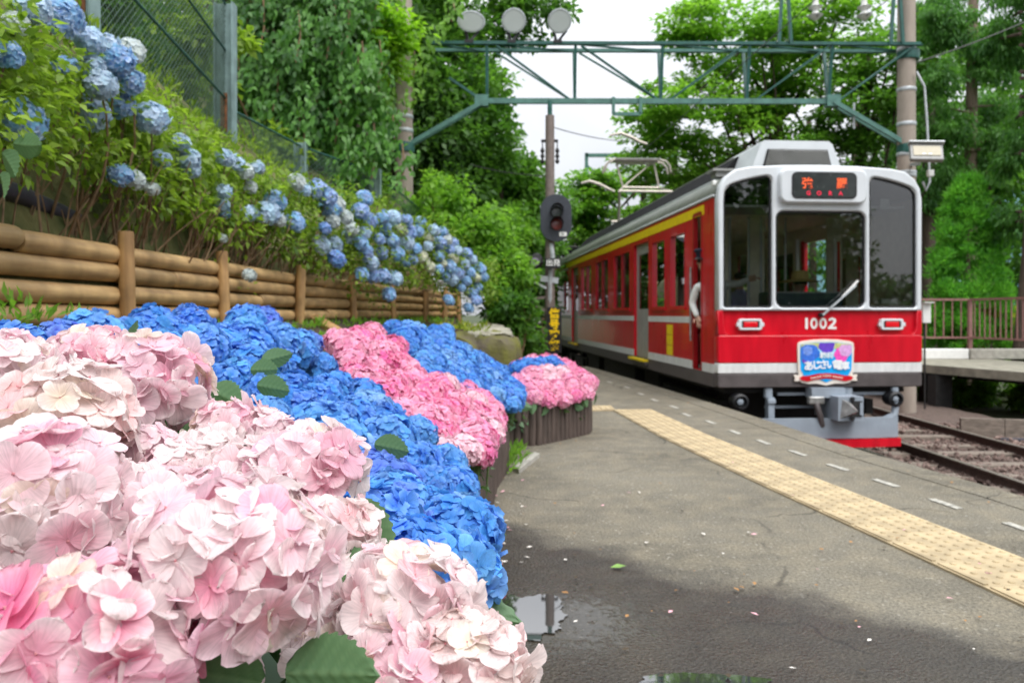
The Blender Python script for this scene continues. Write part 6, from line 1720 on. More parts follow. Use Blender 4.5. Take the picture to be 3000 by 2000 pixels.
def rose_col(rs):
    g = rs.random()
    return (0.87, 0.20, 0.42) if g < 0.4 else ((0.88, 0.34, 0.52) if g < 0.85 else ((0.84, 0.12, 0.36) if g < 0.93 else (0.90, 0.62, 0.68)))
def shrub_from(label, got, meshes, colf, seed, n_leaves=10, split=0, hscale=0.88, group='hydrangeas in the flower bed'):
    rs = random.Random(seed)
    b0 = got[0][0]
    t = thing('hydrangea_shrub', label, 'shrub', (b0.x, b0.y, STEM_Z(b0)), 0, group)
    st = MB()
    order = sorted(range(len(got)), key=lambda i: got[i][0].y)
    for r_, i in enumerate(order):
        p, d, u, v = got[i]; r = d / 2
        toward = (Vector((0.12, -0.25, 1))).normalized()
        Wm = Matrix.Translation(p) @ frame_from(toward + Vector((rs.uniform(-.3, .3), rs.uniform(-.3, .3), 0))).to_4x4() @ Matrix.Rotation(rs.uniform(0, 6.28), 4, 'Z')
        col = colf(rs)
        if r_ < split:
            core = MB().ball((0, 0, 0), (r * 0.71, r * 0.71, r * 0.6), 14, 9).mesh('head_core', M['petal_blue'], True)
            for nm, val in (('t', 0.1), ('rnd', 0.3)):
                a = core.attributes.new(nm, 'FLOAT', 'POINT'); a.data.foreach_set('value', np.full(len(core.vertices), val, dtype=np.float32))
            h = obj('flower_head', core, t, Wm); h.color = (*col, 1)
            for (q, Mx, s) in floret_frames(60, r * 0.83, 0.84, rs, -0.5, 0.35):
                w_ = Wm @ q
                if (w_ - p).normalized().dot((Vector((0, 0, EYE)) - w_).normalized()) < -0.3: continue
                f = obj('floret', BLUE_FL[rs.randrange(8)], h, Wm @ Matrix.Translation(q) @ Mx.to_4x4() @ Matrix.Scale(s * (r / 0.095) ** 0.5 * 0.92, 4))
                j = rs.uniform(0.8, 1.25); f.color = (min(1, col[0] * j), min(1, col[1] * j), min(0.95, col[2] * j), 1)
        else:
            h = obj('flower_head', meshes[rs.randrange(len(meshes))], t, Wm @ Matrix.Scale(r * hscale, 4)); h.color = (*col, 1)
        stem_to(st, p - Vector((0, 0, r * 0.5)), 0.006)
    for k in range(n_leaves):
        p, d, u, v = got[rs.randrange(len(got))]
        a = rs.uniform(0, 6.28); dr = Vector((math.cos(a), math.sin(a) - 0.3, -0.25))
        put_leaf(t, p + Vector((0, 0, -d * 0.42)) + dr * d * 0.12, dr, math.pi + rs.uniform(-.3, .3), rs.uniform(0.7, 1.1))
    under_foliage(t, [g_[0] for g_ in got], 0.08)
    st.build('stems', M['green_stem'], t, smooth=True)['kind'] = 'stuff'
    return t
# outlines in photograph pixels
POLY_BACK = [(-180, 870), (-160, 770), (20, 742), (60, 745), (150, 722), (250, 698), (400, 695), (500, 700), (600, 698), (690, 742), (765, 790), (782, 830), (760, 860), (690, 870), (620, 850), (600, 880), (560, 905), (500, 915), (440, 890), (380, 840), (330, 860), (200, 890), (100, 880), (0, 880)]
POLY_MID = [(470, 900), (560, 870), (640, 845), (720, 850), (800, 850), (860, 880), (930, 925), (945, 950), (1010, 975), (1032, 1010), (1025, 1050), (960, 1080), (880, 1080), (820, 1100), (700, 1090), (600, 1060), (500, 990)]
POLY_FRONT = [(790, 1030), (850, 1020), (930, 1010), (1030, 1020), (1095, 1060), (1108, 1120), (1116, 1200), (1118, 1320), (1100, 1385), (1060, 1400), (1000, 1380), (940, 1400), (860, 1400), (780, 1300), (760, 1150)]
POLY_ROSE = [(728, 770), (765, 742), (820, 732), (890, 745), (965, 790), (968, 840), (1040, 860), (1130, 895), (1170, 940), (1165, 990), (1140, 1075), (1105, 1090), (1060, 1080), (1000, 1060), (930, 1010), (850, 940), (770, 850)]
POLY_FAR = [(860, 748), (890, 735), (960, 735), (1040, 748), (1050, 780), (1120, 805), (1180, 850), (1212, 890), (1205, 935), (1160, 940), (1080, 930), (1000, 900), (940, 850), (900, 800)]
gb = fill_heads(POLY_BACK, 0.175, 1, 0.0, 0.60); gm = fill_heads(POLY_MID, 0.17, 2, 0.0, 0.60); gf = fill_heads(POLY_FRONT, 0.17, 3, 0.0, 0.58)
gr_ = fill_heads(POLY_ROSE, 0.18, 4, 0.0, 0.58); gx = fill_heads(POLY_FAR, 0.18, 5, 0.0, 0.58)
shrub_from('deep blue hydrangea below the log fence at the back of the bed', gb, BLUE_HI, lambda r: blue_col(r, 0.18), 21, 8)
mid_blue = shrub_from('bright blue hydrangea in the middle of the bed between pale pink and rose', gm, BLUE_HI, lambda r: blue_col(r, 0.08), 22, 10)
gf += [(P(1040, 1318, 1.22), 0.16, 1040, 1318), (P(960, 1290, 1.2), 0.16, 960, 1290), (P(1058, 1225, 1.42), 0.165, 1058, 1225)]
shrub_from('blue hydrangea hanging over the bed edge above the puddle', gf, BLUE_HI, lambda r: blue_col(r, 0.12), 23, 8, split=6)
for (u, v, d, s) in ((575, 850, (0.9, -0.3, 0.05), 0.6), (590, 885, (1, -0.3, -0.1), 0.65), (600, 830, (0.8, 0.1, 0.2), 0.6), (480, 895, (0.9, -0.2, -0.3), 0.7), (860, 1020, (0.9, -0.3, -0.1), 0.6), (880, 1060, (0.8, -0.3, -0.3), 0.5), (560, 870, (0.3, -0.4, -0.2), 0.5))[:5]:
    put_leaf(mid_blue, on_bed(u, v, 0.055), d, math.pi, s)
shrub_from('rose pink hydrangea running down the middle of the bed', gr_, PINK_HI, rose_col, 24, 8, hscale=0.85)
shrub_from('blue hydrangea at the far end of the bed beside the stone wall', gx, BLUE_LO, lambda r: blue_col(r, 0.0), 25, 8)
# planter at the platform: front rose row, blue row, back rose row
def px_heads(lst): return [(P(u, v, y), d, u, v) for (u, v, y, d) in lst]
pl_rose = px_heads([(1196, 876, 6.75, .20), (1222, 862, 6.95, .21), (1258, 858, 7.1, .21), (1292, 862, 7.15, .21), (1326, 864, 7.2, .21), (1350, 878, 7.0, .21), (1215, 893, 6.5, .20), (1245, 893, 6.55, .21), (1280, 895, 6.7, .21), (1315, 890, 6.85, .21), (1342, 902, 6.9, .19), (1255, 918, 6.45, .19), (1228, 912, 6.42, .18), (1290, 917, 6.6, .19), (1318, 910, 6.75, .18), (1268, 878, 6.85, .2), (1305, 878, 7.0, .2), (1190, 895, 6.5, .16)])
pl_blue = px_heads([(1192, 846, 7.45, .19), (1215, 840, 7.5, .20), (1240, 838, 7.55, .20), (1265, 836, 7.6, .20), (1285, 846, 7.5, .17), (1228, 850, 7.35, .17), (1205, 856, 7.3, .16)])
pl_back = px_heads([(1206, 838, 7.9, .18), (1228, 833, 7.95, .20), (1253, 831, 8.0, .20), (1276, 833, 8.0, .19), (1297, 840, 7.8, .19), (1306, 844, 7.6, .17), (1186, 842, 7.9, .15)])
sz = STEM_Z; STEM_Z = lambda p: 0.15
planter_rose = shrub_from('rose pink hydrangea filling the front of the log planter', pl_rose, PINK_HI, rose_col, 31, 6, hscale=0.9, group='hydrangeas in the log planter')
shrub_from('blue hydrangea in the middle of the log planter', pl_blue, BLUE_LO, lambda r: blue_col(r, 0.05), 32, 2, hscale=0.9, group='hydrangeas in the log planter')
shrub_from('rose pink hydrangea at the back of the log planter', pl_back, PINK_HI, rose_col, 33, 2, hscale=0.9, group='hydrangeas in the log planter')
STEM_Z = sz

# --- log edgings
def edging(name, label, pts, cat='planter'):
    t = thing(name, label, cat, (pts[0][0], pts[0][1], 0))
    segs_ = [(Vector((*pts[i], 0)), Vector((*pts[i + 1], 0))) for i in range(len(pts) - 1)]
    pos = []; carry = 0.0
    for a, b in segs_:
        L = (b - a).length; s = carry
        while s < L: pos.append(a.lerp(b, s / L)); s += 0.062
        carry = s - L
    mes = [MB().lathe([(0.031 * k, -0.02), (0.032 * k, 0.15), (0.030 * k, h - 0.012), (0.024 * k, h)], (0, 0, 0), None, 10).mesh('log', M['log_dark'], True) for k, h in ((1, 0.335), (1.04, 0.325), (0.96, 0.345), (1.0, 0.318))]
    for p in pos: obj('log', random.choice(mes), t, Matrix.Translation(p) @ Matrix.Rotation(random.random() * 6, 4, 'Z') @ Matrix.Rotation(R(random.uniform(-1.5, 1.5)), 4, 'X'))
    return t
edging('bed_edging', 'dark brown upright log edging of the long flower bed', [(-0.13, 0.9), (-0.17, 2.0), (-0.16, 3.5), (-0.12, 4.8), (-0.05, 5.36), (-0.12, 5.5), (-0.4, 5.65)], 'edging')
edging('log_planter', 'dark brown round log planter on the platform by the tactile strip', [(-0.30, 6.45), (-0.04, 6.33), (0.21, 6.40), (0.475, 6.73), (0.66, 6.98), (0.71, 7.2), (0.66, 7.7), (0.45, 8.2), (0.1, 8.35), (-0.2, 8.2), (-0.35, 7.4), (-0.30, 6.5)])
ps = MB().prism([(-0.27, 6.5), (-0.03, 6.4), (0.19, 6.46), (0.44, 6.77), (0.62, 7.0), (0.66, 7.2), (0.61, 7.65), (0.42, 8.12), (0.1, 8.28), (-0.17, 8.14), (-0.3, 7.4)], 'z', 0.0, 0.24).build('planter_soil', M['soil']); ps['kind'] = 'structure'
# leaves that hang over the planter's logs
hang = [(1220, 938, 6.36), (1258, 940, 6.42), (1200, 935, 6.4), (1335, 925, 6.85), (1365, 918, 7.0), (1180, 940, 6.38), (1240, 932, 6.4)]
for (u, v, y) in hang:
    put_leaf(planter_rose, P(u, v - 14, y), (random.uniform(-.5, .5), -0.5, -0.8), math.pi + random.uniform(-.5, .5), 0.75)

# ------------------------------------------------------------------ hydrangeas on the bank
HB = """75,20,70,p 140,40,88,b 35,55,50,w 18,128,62,b 45,278,100,b 205,95,60,p 245,112,62,p 268,140,70,b 300,118,55,w 215,150,45,p 230,195,66,p 295,187,60,b 275,242,60,b 210,262,76,p 348,272,68,p 138,150,40,b 165,152,32,b
413,330,42,p 430,365,52,p 437,390,40,p 370,365,38,p 277,403,50,b 312,415,42,w 350,435,30,w 515,362,38,p 542,375,36,p 565,395,35,w 592,385,30,p 575,430,28,w 515,440,32,p 508,470,36,p 512,488,32,b 632,462,46,b 615,490,52,p 640,506,30,w 573,490,34,p 676,510,44,b 512,548,20,w 572,632,28,w
680,418,36,w 697,436,30,p 728,436,44,v 752,452,40,v 772,470,38,w 745,525,28,d 757,482,44,b 838,455,34,b 828,486,38,v 845,506,38,v 738,563,40,p 768,562,36,p 772,595,38,d 765,508,30,w 792,498,32,w 808,526,30,w 800,545,32,p 826,558,34,b 838,580,36,v 852,604,34,p 830,630,32,b 852,632,34,v 880,634,34,v 906,640,34,p 893,676,30,b 1030,690,26,b 1076,708,24,b 1094,690,24,v 1096,660,24,b 1085,675,24,b"""
def bank_y(u): return lerp(u, [-50, 0, 200, 350, 500, 650, 750, 850, 950, 1050, 1130], [2.5, 2.7, 3.6, 4.3, 5.3, 6.3, 7.2, 8.3, 9.6, 10.9, 11.9])
heads = []
for tok in HB.split():
    u, v, d, c = tok.split(','); heads.append((float(u), float(v), float(d), c))
DENSE = [(840, 490), (890, 492), (960, 500), (1010, 525), (1060, 565), (1112, 605), (1115, 650), (1090, 680), (1060, 680), (1040, 650), (1000, 615), (960, 612), (905, 600), (870, 590), (830, 545)]
rs = random.Random(5); kk = 0
while kk < 3000:
    kk += 1
    u, v = rs.uniform(820, 1120), rs.uniform(485, 690)
    if not inside((u, v), DENSE): continue
    d = lerp(u, [830, 1110], [34, 23]) * rs.uniform(0.8, 1.15)
    if all(math.hypot(u - h[0], v - h[1]) > (d + h[2]) * 0.5 * 0.74 for h in heads): heads.append((u, v, d, rs.choice('bbbvvppwy')))
BANK_HD = [head_mesh('flower_head', 66, 1.0, 0.8, 0.30, 3, 2, 120 + k, M['petal_bank'], -0.3, 0.5) for k in range(5)]
BC = {'b': (0.22, 0.46, 0.79), 'p': (0.46, 0.63, 0.80), 'w': (0.68, 0.74, 0.70), 'd': (0.09, 0.27, 0.74), 'v': (0.25, 0.42, 0.79), 'y': (0.66, 0.66, 0.42)}
cuts = [(-60, 120, 'bank hydrangea with large blue heads at the top left edge'), (120, 330, 'bank hydrangea with pale blue heads below the chain link fence at top left'), (330, 470, 'bank hydrangea with a few pale heads above the second log fence post'), (470, 600, 'bank hydrangea with small whitish blue heads under the wide fence post'), (600, 700, 'bank hydrangea with round blue heads above the third log fence post'), (700, 790, 'bank hydrangea with mixed cream and blue heads in the middle of the bank'), (790, 870, 'bank hydrangea with long blue heads drooping over the log fence'), (870, 960, 'bank hydrangea crowded with blue heads right of the drooping one'), (960, 1040, 'bank hydrangea crowded with blue heads near the end of the log fence'), (1040, 1140, 'bank hydrangea with the farthest blue heads beyond the last log fence post')]
for (u0, u1, lab) in cuts:
    hs_ = [h for h in heads if u0 <= h[0] < u1]
    um = (max(u0, -20) + u1) / 2; yb_ = bank_y(um)
    base = Vector((fence_x(yb_ + 0.3) - 0.12, yb_ + 0.3, 1.22))
    t = thing('hydrangea_shrub', lab, 'shrub', base, 0, 'hydrangeas on the bank')
    if u0 < 0: bank_first = t
    st = MB(); cs, rr_ = [], []
    for (u, v, d, c) in hs_:
        y = bank_y(u) + rs.uniform(-0.1, 0.15); p = P(u, v, y); r = d * 0.54 / F * y
        face = (Vector((0.75, -0.75, 0.55)) + Vector((rs.uniform(-.35, .35), rs.uniform(-.35, .35), rs.uniform(-.3, .3)))).normalized()
        h = obj('flower_head', BANK_HD[rs.randrange(5)], t, Matrix.Translation(p) @ frame_from(face).to_4x4() @ Matrix.Rotation(rs.uniform(0, 6.28), 4, 'Z') @ Matrix.Scale(r * 0.97, 4))
        j = rs.uniform(0.85, 1.12); q = BC[c]; h.color = (min(0.9, q[0] * j), min(0.9, q[1] * j), min(0.9, q[2] * j), 1)
        b = Vector((fence_x(y + 0.3) - rs.uniform(0.05, 0.3), y + rs.uniform(0.05, 0.5), 1.3 + rs.uniform(0, 0.25)))
        trunk_tube(st, b, p, 0.009, 0.004, 0.35, 5, 5)
        cs.append(p + Vector((-0.12, 0.12, -0.08))); rr_.append(0.16)
    # bare twigs at the foot, leaves over the face of the bank
    nt = int((26 if u0 < 300 else 55) * (u1 - u0) / 120)
    for k in range(nt):
        u = rs.uniform(u0, u1); y = bank_y(u) + rs.uniform(0.25, 0.6)
        b = Vector((fence_x(y) - rs.uniform(0.03, 0.35), y, 1.25 + rs.uniform(0, 0.2)))
        trunk_tube(st, b, b + Vector((rs.uniform(-.05, .3), rs.uniform(-.35, .25), rs.uniform(0.25, 0.65))), rs.uniform(0.004, 0.008), 0.003, 0.4, 4, 4)
    st.build('stems', M['stem'], t, smooth=True)['kind'] = 'stuff'
    nl = int(46 * (u1 - u0) / 100 * (1.0 if u1 < 900 else 1.2))
    for k in range(nl):
        u = rs.uniform(u0, u1)
        vt = lerp(u, [-60, 150, 300, 420, 520, 700, 860, 1000, 1110], [-20, 90, 190, 290, 345, 415, 455, 505, 600]); vb = lerp(u, [-60, 260, 500, 700, 900, 1110], [330, 410, 540, 590, 640, 690])
        v = vt + (vb - vt) * rs.random() ** 0.9; y = bank_y(u) + rs.uniform(0.05, 0.5)
        cs.append(P(u, v, y)); rr_.append(rs.uniform(0.08, 0.2))
    sL = 0.050 if u0 < 300 else 0.060
    V, Q, rn = clump_cloud([tuple(c) for c in cs], rr_, 26, sL, sL * 0.55, 'out', 0.8)
    obj('foliage', np_mesh('foliage', V, Q, M['leaf_bank'], rn), t)
gp = []
for k in range(260):
    y = rs.uniform(3.5, 13.5); t_ = rs.uniform(0.55, 1.12); q = bank_fn(t_, y); gp.append((q[0], q[1], q[2] + 0.03))
V, Q, rn = clump_cloud(gp, [0.13] * len(gp), 20, 0.075, 0.02, 'up', 0.5)
tag(obj('bank_grass', np_mesh('bank_grass', V, Q, M['leaf_bank'], rn)), 'rough grass at the foot of the chain link fence', 'grass', kind='stuff')
# a few big near leaves at the left edge
for (u, v, y, d, s) in ((30, 330, 2.7, (1, -0.2, -0.15), 0.95), (5, 350, 2.65, (0.6, -0.3, -0.6), 0.9), (60, 345, 2.75, (0.8, -0.2, 0.1), 0.6), (0, 400, 2.6, (0.5, -0.4, -0.7), 0.8)):
    put_leaf(bank_first, P(u, v, y), d, math.pi, s)

# ------------------------------------------------------------------ weeds at the bed's foot
def weeds(label, pts, n, L, m, name='weed_tuft'):
    V, Q, rn = clump_cloud(pts, [0.09] * len(pts), n, L, L * 0.3, 'up', 0.5)
    o = obj(name, np_mesh(name, V, Q, m, rn)); return tag(o, label, 'weeds', kind='stuff')
weeds('green weeds growing where the bed edging meets the planter', [tuple(G(u, v) + Vector((0, 0, .04))) for u, v in ((1180, 1048), (1172, 1060), (1190, 1055), (1165, 1085), (1178, 1075))], 26, 0.07, M['leaf_light'])
weeds('thin weeds at the foot of the log fence', [tuple(Vector((fence_x(y) + random.uniform(0.06, 0.25), y, 0.95))) for y in np.linspace(2.6, 12.5, 40)], 16, 0.08, M['leaf_light'])
weeds('low creeping plants on the bare soil above the hydrangeas', [soil_fn(random.uniform(0.62, 0.97), random.uniform(1.0, 12)) for k in range(150)], 12, 0.05, M['leaf_light'], 'ground_cover')
weeds('weeds in front of the log fence at far left', [tuple(P(u, v, 3.0)) for u, v in ((20, 715), (50, 700), (75, 720), (30, 735), (60, 735), (150, 735), (0, 745), (90, 735))], 12, 0.06, M['leaf_light'])
weeds('grass and moss along the cement top of the stone wall', [tuple((x, y, 0.9)) for x, y in ((-0.5, 9.15), (-0.35, 9.1), (-0.6, 9.6), (-0.65, 10.2), (-0.75, 9.2), (-0.85, 9.4), (-0.9, 10)) ], 40, 0.07, M['leaf_yellow'])
sl = MB().prism([tuple(G(u, v)[:2]) for u, v in ((1178, 1080), (1228, 1046), (1240, 1050), (1192, 1088))], 'z', 0.0, 0.03).build('stone_slab', M['concrete']); tag(sl, 'small flat stone slab lying by the weeds next to the planter', 'stone')

# ------------------------------------------------------------------ thickets, trees
# vines hanging over the upper hillside
def hanging(name, label, specs, leafm, L, W_, n_per, group=None, cat='vines'):
    t = thing(name, label, cat, (specs[0][0], specs[0][1], 3.0), 0, group)
    pts, axs, rn = [], [], []; lb = MB()
    for (x, y, ztop, length, k) in specs:
        for s in range(k):
            sx, sy = x + random.gauss(0, 0.28), y + random.gauss(0, 0.25); zt_ = ztop + random.gauss(0, 0.35); ln = length * random.uniform(0.6, 1.2)
            tone = random.gauss(0.5, 0.2); n = n_per
            tt = rng.random(n) ** 0.8
            sway = np.stack([0.12 * np.sin(tt * 4 + s), -0.25 * tt, -ln * tt], 1)
            p = np.array([sx, sy, zt_]) + sway + rng.normal(0, 0.09, (n, 3))
            pts.append(p); a = np.stack([rng.normal(0, 0.5, n), -0.35 + rng.normal(0, 0.3, n), -0.9 + rng.normal(0, 0.3, n)], 1); axs.append(a)
            rn.append(np.clip(tone + rng.normal(0, 0.18, n), 0, 1))
            if s % 3 == 0: lb.tube([(sx, sy + 0.1, zt_), (sx + 0.05, sy, zt_ - ln * 0.5), (sx, sy - 0.1, zt_ - ln)], 0.012, 4)
    pts = np.concatenate(pts); axs = np.concatenate(axs); rn = np.concatenate(rn); n = len(pts); ls = rng.uniform(0.7, 1.25, n)
    up = np.stack([rng.normal(0, .35, n), -np.ones(n), 0.7 + rng.normal(0, .35, n)], 1)
    V, Q, r2 = leaf_arrays(pts, axs, L * ls, W_ * ls, rn, up)
    lb.build('stems', M['stem'], t)['kind'] = 'stuff'; obj('foliage', np_mesh('foliage', V, Q, leafm, r2), t)
    return t
rs = random.Random(9)
sp_ = []
for u in range(560, 862, 22):
    for v in (-120, -60, 10, 80, 150, 220, 290):
        y = 12.6 + rs.uniform(-0.5, 0.9); p = P(u + rs.uniform(-20, 20), v + rs.uniform(-25, 25), y)
        if v > lerp(u, [560, 700, 900], [230, 300, 330]): continue
        if rs.random() < 0.16: continue
        sp_.append((p.x, p.y, p.z, 0.8, 4))
hanging('vine_thicket', 'dense curtain of hanging vines above the chain link fence', sp_, M['leaf_vine'], 0.135, 0.068, 52)
# dark earth face behind the vines
db = MB(); n1, n2 = 14, 10
Vv = [tuple(P(440 + 440 * i / n1, -200 + 640 * j / n2, 15.4 + 0.5 * _n(i, j))) for j in range(n2 + 1) for i in range(n1 + 1)]
db.add(Vv, [(j * (n1 + 1) + i, j * (n1 + 1) + i + 1, (j + 1) * (n1 + 1) + i + 1, (j + 1) * (n1 + 1) + i) for j in range(n2) for i in range(n1)])
dbo = db.build('cliff', M['soil'], smooth=True); dbo['kind'] = 'structure'
hanging('ivy', 'ivy clinging to the top of the left concrete pole', [(XL - 0.05, GY - 0.05, zz(v), 0.6, 3) for v in (30, 60, 90, 120, 150)] + [(XL + 0.3, GY - 0.1, zz(v), 0.5, 2) for v in (60, 110, 150)], M['leaf_light'], 0.14, 0.08, 26, cat='ivy')
tree('maple_tree', 'bright yellow-green maple branch in front of the left pole', (-3.4, 13.6, 3.4), [(P(850, 70, 13.2), (0.9, 0.5, 0.45), 34), (P(760, 15, 13.4), (0.9, 0.5, 0.35), 24), (P(895, 120, 13.4), (0.35, 0.35, 0.4), 12)], 0.09, P(780, 20, 13.6), M['leaf_maple'], 0.13, 0.085, 46, 0.26, 'flat', 0.35, limbs=10)
tree('broadleaf_tree', 'tall leafy tree rising behind the flood lamps left of the sky gap', (-1.6, 21, 0), [(P(1060, 30, 20.5), (2.3, 1.6, 1.5), 50), (P(1010, 190, 19.5), (1.7, 1.3, 1.6), 46), (P(1080, 330, 19.5), (1.25, 1.2, 1.2), 36), (P(1225, 15, 20.5), (0.85, 0.8, 0.55), 16), (P(960, -60, 20), (2.6, 1.5, 1.5), 30)], 0.14, P(1040, 60, 20.5), M['leaf_broad'], 0.19, 0.12, 92, 0.5, 'out', 0.6)
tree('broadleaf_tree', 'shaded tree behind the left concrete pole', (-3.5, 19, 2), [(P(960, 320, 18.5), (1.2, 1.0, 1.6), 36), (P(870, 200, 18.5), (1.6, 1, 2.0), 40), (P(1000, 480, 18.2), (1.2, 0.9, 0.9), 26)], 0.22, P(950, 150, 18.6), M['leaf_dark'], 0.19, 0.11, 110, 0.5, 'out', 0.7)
tree('broadleaf_tree', 'leafy tree low beside the signal post left of the sky gap', (-0.4, 23, -0.6), [(P(1150, 470, 22), (1.5, 1.2, 1.1), 36), (P(1190, 400, 22.5), (0.6, 0.7, 0.6), 14), (P(1120, 560, 21), (1.4, 1.1, 1.2), 34), (P(1250, 480, 24), (0.9, .8, .6), 14), (P(1225, 600, 22), (.8, .8, 1.2), 24)], 0.2, P(1150, 430, 22), M['leaf_broad'], 0.18, 0.115, 110, 0.45)
for (lab, spec, m_l) in (('light green bush on the bank below the left concrete pole', [(P(1000, 470, 14.6), (0.7, 0.6, 0.6), 30), (P(1050, 530, 14.0), (0.6, 0.5, 0.6), 26)], 'leaf_light'),
                         ('green bush between the bank hydrangeas and the signal post', [(P(1120, 560, 14.0), (0.55, 0.5, 0.8), 36), (P(1160, 640, 13.6), (0.4, 0.45, 0.7), 30), (P(1180, 560, 15), (.5, .5, .6), 22)], 'leaf_light'),
                         ('green bush spilling down behind the stone wall', [(P(1175, 720, 13.4), (0.4, 0.5, 0.5), 26), (P(1150, 690, 14), (0.35, 0.4, 0.5), 20), (P(1200, 770, 14.5), (0.3, 0.4, 0.35), 18)], 'leaf_broad'),
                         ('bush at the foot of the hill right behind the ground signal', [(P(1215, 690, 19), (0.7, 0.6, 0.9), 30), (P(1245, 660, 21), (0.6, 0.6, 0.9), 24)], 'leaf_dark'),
                         ('bush beside the chain link fence posts at the top of the bank', [(P(780, 415, 12.6), (0.6, 0.4, 0.3), 22), (P(840, 440, 12.8), (0.35, 0.3, 0.3), 16)], 'leaf_light'),
                         ('weedy bush showing through the chain link fence', [(P(620, 350, 11.6), (0.6, 0.3, 0.4), 22), (P(420, 130, 9.4), (1.0, 0.3, 0.8), 34), (P(330, 60, 8.6), (0.9, 0.3, 0.8), 26)], 'leaf_bank'),
                         ('leafy scrub behind the chain link fence at the top left corner', [(P(100, -20, 6.8), (0.8, 0.3, 0.6), 30), (P(250, 20, 7.2), (0.7, 0.3, 0.6), 22)], 'leaf_broad')):
    c0 = spec[0][0]; bush('bush', lab, (c0.x, c0.y, c0.z - 0.6), spec, M[m_l], 0.12, 0.075, 60, 0.22)

# right side
tree('maple_tree', 'large bright green tree with layered branches behind the gantry', (9.0, 27, -0.5), [(P(1720, 90, 25), (2.7, 2.0, 1.5), 80), (P(1620, 260, 25), (2.4, 1.8, 1.3), 70), (P(1880, 60, 25), (2.4, 2.0, 1.6), 60), (P(1530, 380, 26), (2.0, 1.5, 1.0), 46), (P(1800, 270, 26), (2.6, 1.8, 1.6), 60), (P(1600, 60, 25.5), (1.2, 1.0, 0.7), 18), (P(1480, 290, 26), (1.0, 1, 0.6), 14)], 0.28, P(1770, 60, 26.5), M['leaf_light'], 0.20, 0.13, 74, 0.55, 'flat', 0.32, limbs=34)
tree('broadleaf_tree', 'green tree standing behind the pantograph', (4.5, 31, -0.5), [(P(1440, 470, 30), (2.2, 1.5, 1.4), 46), (P(1360, 440, 30), (1.0, 1, 0.8), 18), (P(1560, 480, 29), (2.0, 1.4, 1.2), 40), (P(1700, 420, 28), (2.2, 1.4, 1.2), 40), (P(1330, 560, 30), (1.4, 1.2, 1.2), 30)], 0.24, P(1480, 420, 30), M['leaf_light'], 0.22, 0.14, 90, 0.6, 'flat', 0.4, limbs=16)
tree('broadleaf_tree', 'dark tree with thin leaning trunk behind the hump of the train roof', (11.2, 24.5, -0.5), [(P(1980, 250, 23.5), (1.6, 1.2, 1.5), 40), (P(2050, 130, 23.5), (1.4, 1.2, 1.4), 30), (P(1900, 360, 24), (1.6, 1.2, 0.9), 26)], 0.2, P(2000, 120, 24), M['leaf_broad'], 0.19, 0.12, 80, 0.5, 'flat', 0.45, limbs=20)
def cedar(label, u, Y, r, v_lo, v_hi, clumps, leafm, bark):
    x = (u - CX) / F * Y
    t = thing('cedar_tree', label, 'tree', (x, Y, -1), 0, 'cedars at the right')
    mb = MB(); trunk_tube(mb, (x, Y, -1), (x + 0.15, Y, 13), r, r * 0.55, 0.05, 12, 8); mb.build('trunk', bark, t, smooth=True)
    lb = MB(); cs, rr_ = [], []
    for (uu, vv, rx, rz, k) in clumps:
        for q in ell_points(k, P(uu, vv, Y + random.uniform(-0.3, 0.8)), (rx, 0.8, rz), 0.2):
            cs.append(q); rr_.append(random.uniform(0.22, 0.5))
    for c in random.sample(cs, min(14, len(cs))): trunk_tube(lb, (x, Y, c[2] - 0.1), c, 0.05, 0.012, 0.15, 5, 4)
    lb.build('limbs', bark, t, smooth=True)['kind'] = 'stuff'
    V, Q, rn = clump_cloud(cs, rr_, 120, 0.17, 0.05, 'droop', 0.75); obj('crown', np_mesh('crown', V, Q, leafm, rn), t)
    return t
cedar('cedar with a straight grey-brown trunk right of the concrete pole', 2228, 22, 0.2, 0, 430, [(2180, 60, 0.9, 0.8, 34), (2280, 120, 0.9, 1.0, 36), (2170, 300, 0.7, 0.6, 26), (2290, 330, 0.6, 0.8, 22), (2290, 250, 0.6, 0.4, 10), (2150, 190, 0.5, 0.6, 12), (2230, -40, 1.6, 0.7, 24), (2180, 400, .7, .5, 16)], M['leaf_cedar'], M['cedar_bark'])
cedar('dark cedar trunk at the right edge of the picture', 2345, 19, 0.22, 0, 600, [(2330, 60, 0.7, 1.0, 22), (2340, 350, 0.4, 0.7, 14), (2330, 500, 0.35, 0.8, 14), (2400, 200, 0.8, 1.6, 24)], M['leaf_cedar'], M['bark'])
cedar('dark cedar behind the right concrete pole', 2130, 26, 0.25, 0, 600, [(2110, 80, 1.0, 1.6, 40), (2160, 420, 1.2, 1.4, 44), (2260, 300, 1.0, 1.6, 36), (2060, 330, 0.9, 1.0, 20), (2140, 250, 0.8, 1.0, 18)], M['leaf_cedar'], M['bark'])
t = thing('young_conifer', 'bright green young conifer behind the brown railing', 'tree', (xx(2220, 20.1), 20.1, -0.9))
cx0 = xx(2225, 20.1)
mb = MB(); trunk_tube(mb, (cx0, 20.1, -0.9), (cx0, 20.1, 4.2), 0.09, 0.02, 0.05, 8, 6); mb.build('trunk', M['cedar_bark'], t, smooth=True)
cs, rr_ = [], []
for i in range(300):
    h = random.random() ** 1.15; z = 0.2 + 4.3 * h; rad = (1.25 * (1 - h) ** 0.6 + 0.12) * random.uniform(0.55, 1.0); a = random.uniform(0, 6.28)
    cs.append((cx0 + rad * math.cos(a), 20.1 + rad * math.sin(a) * 0.5, z)); rr_.append(random.uniform(0.15, 0.3))
V, Q, rn = clump_cloud(cs, rr_, 110, 0.12, 0.035, 'up', 0.85); obj('crown', np_mesh('crown', V, Q, M['leaf_young'], rn), t)
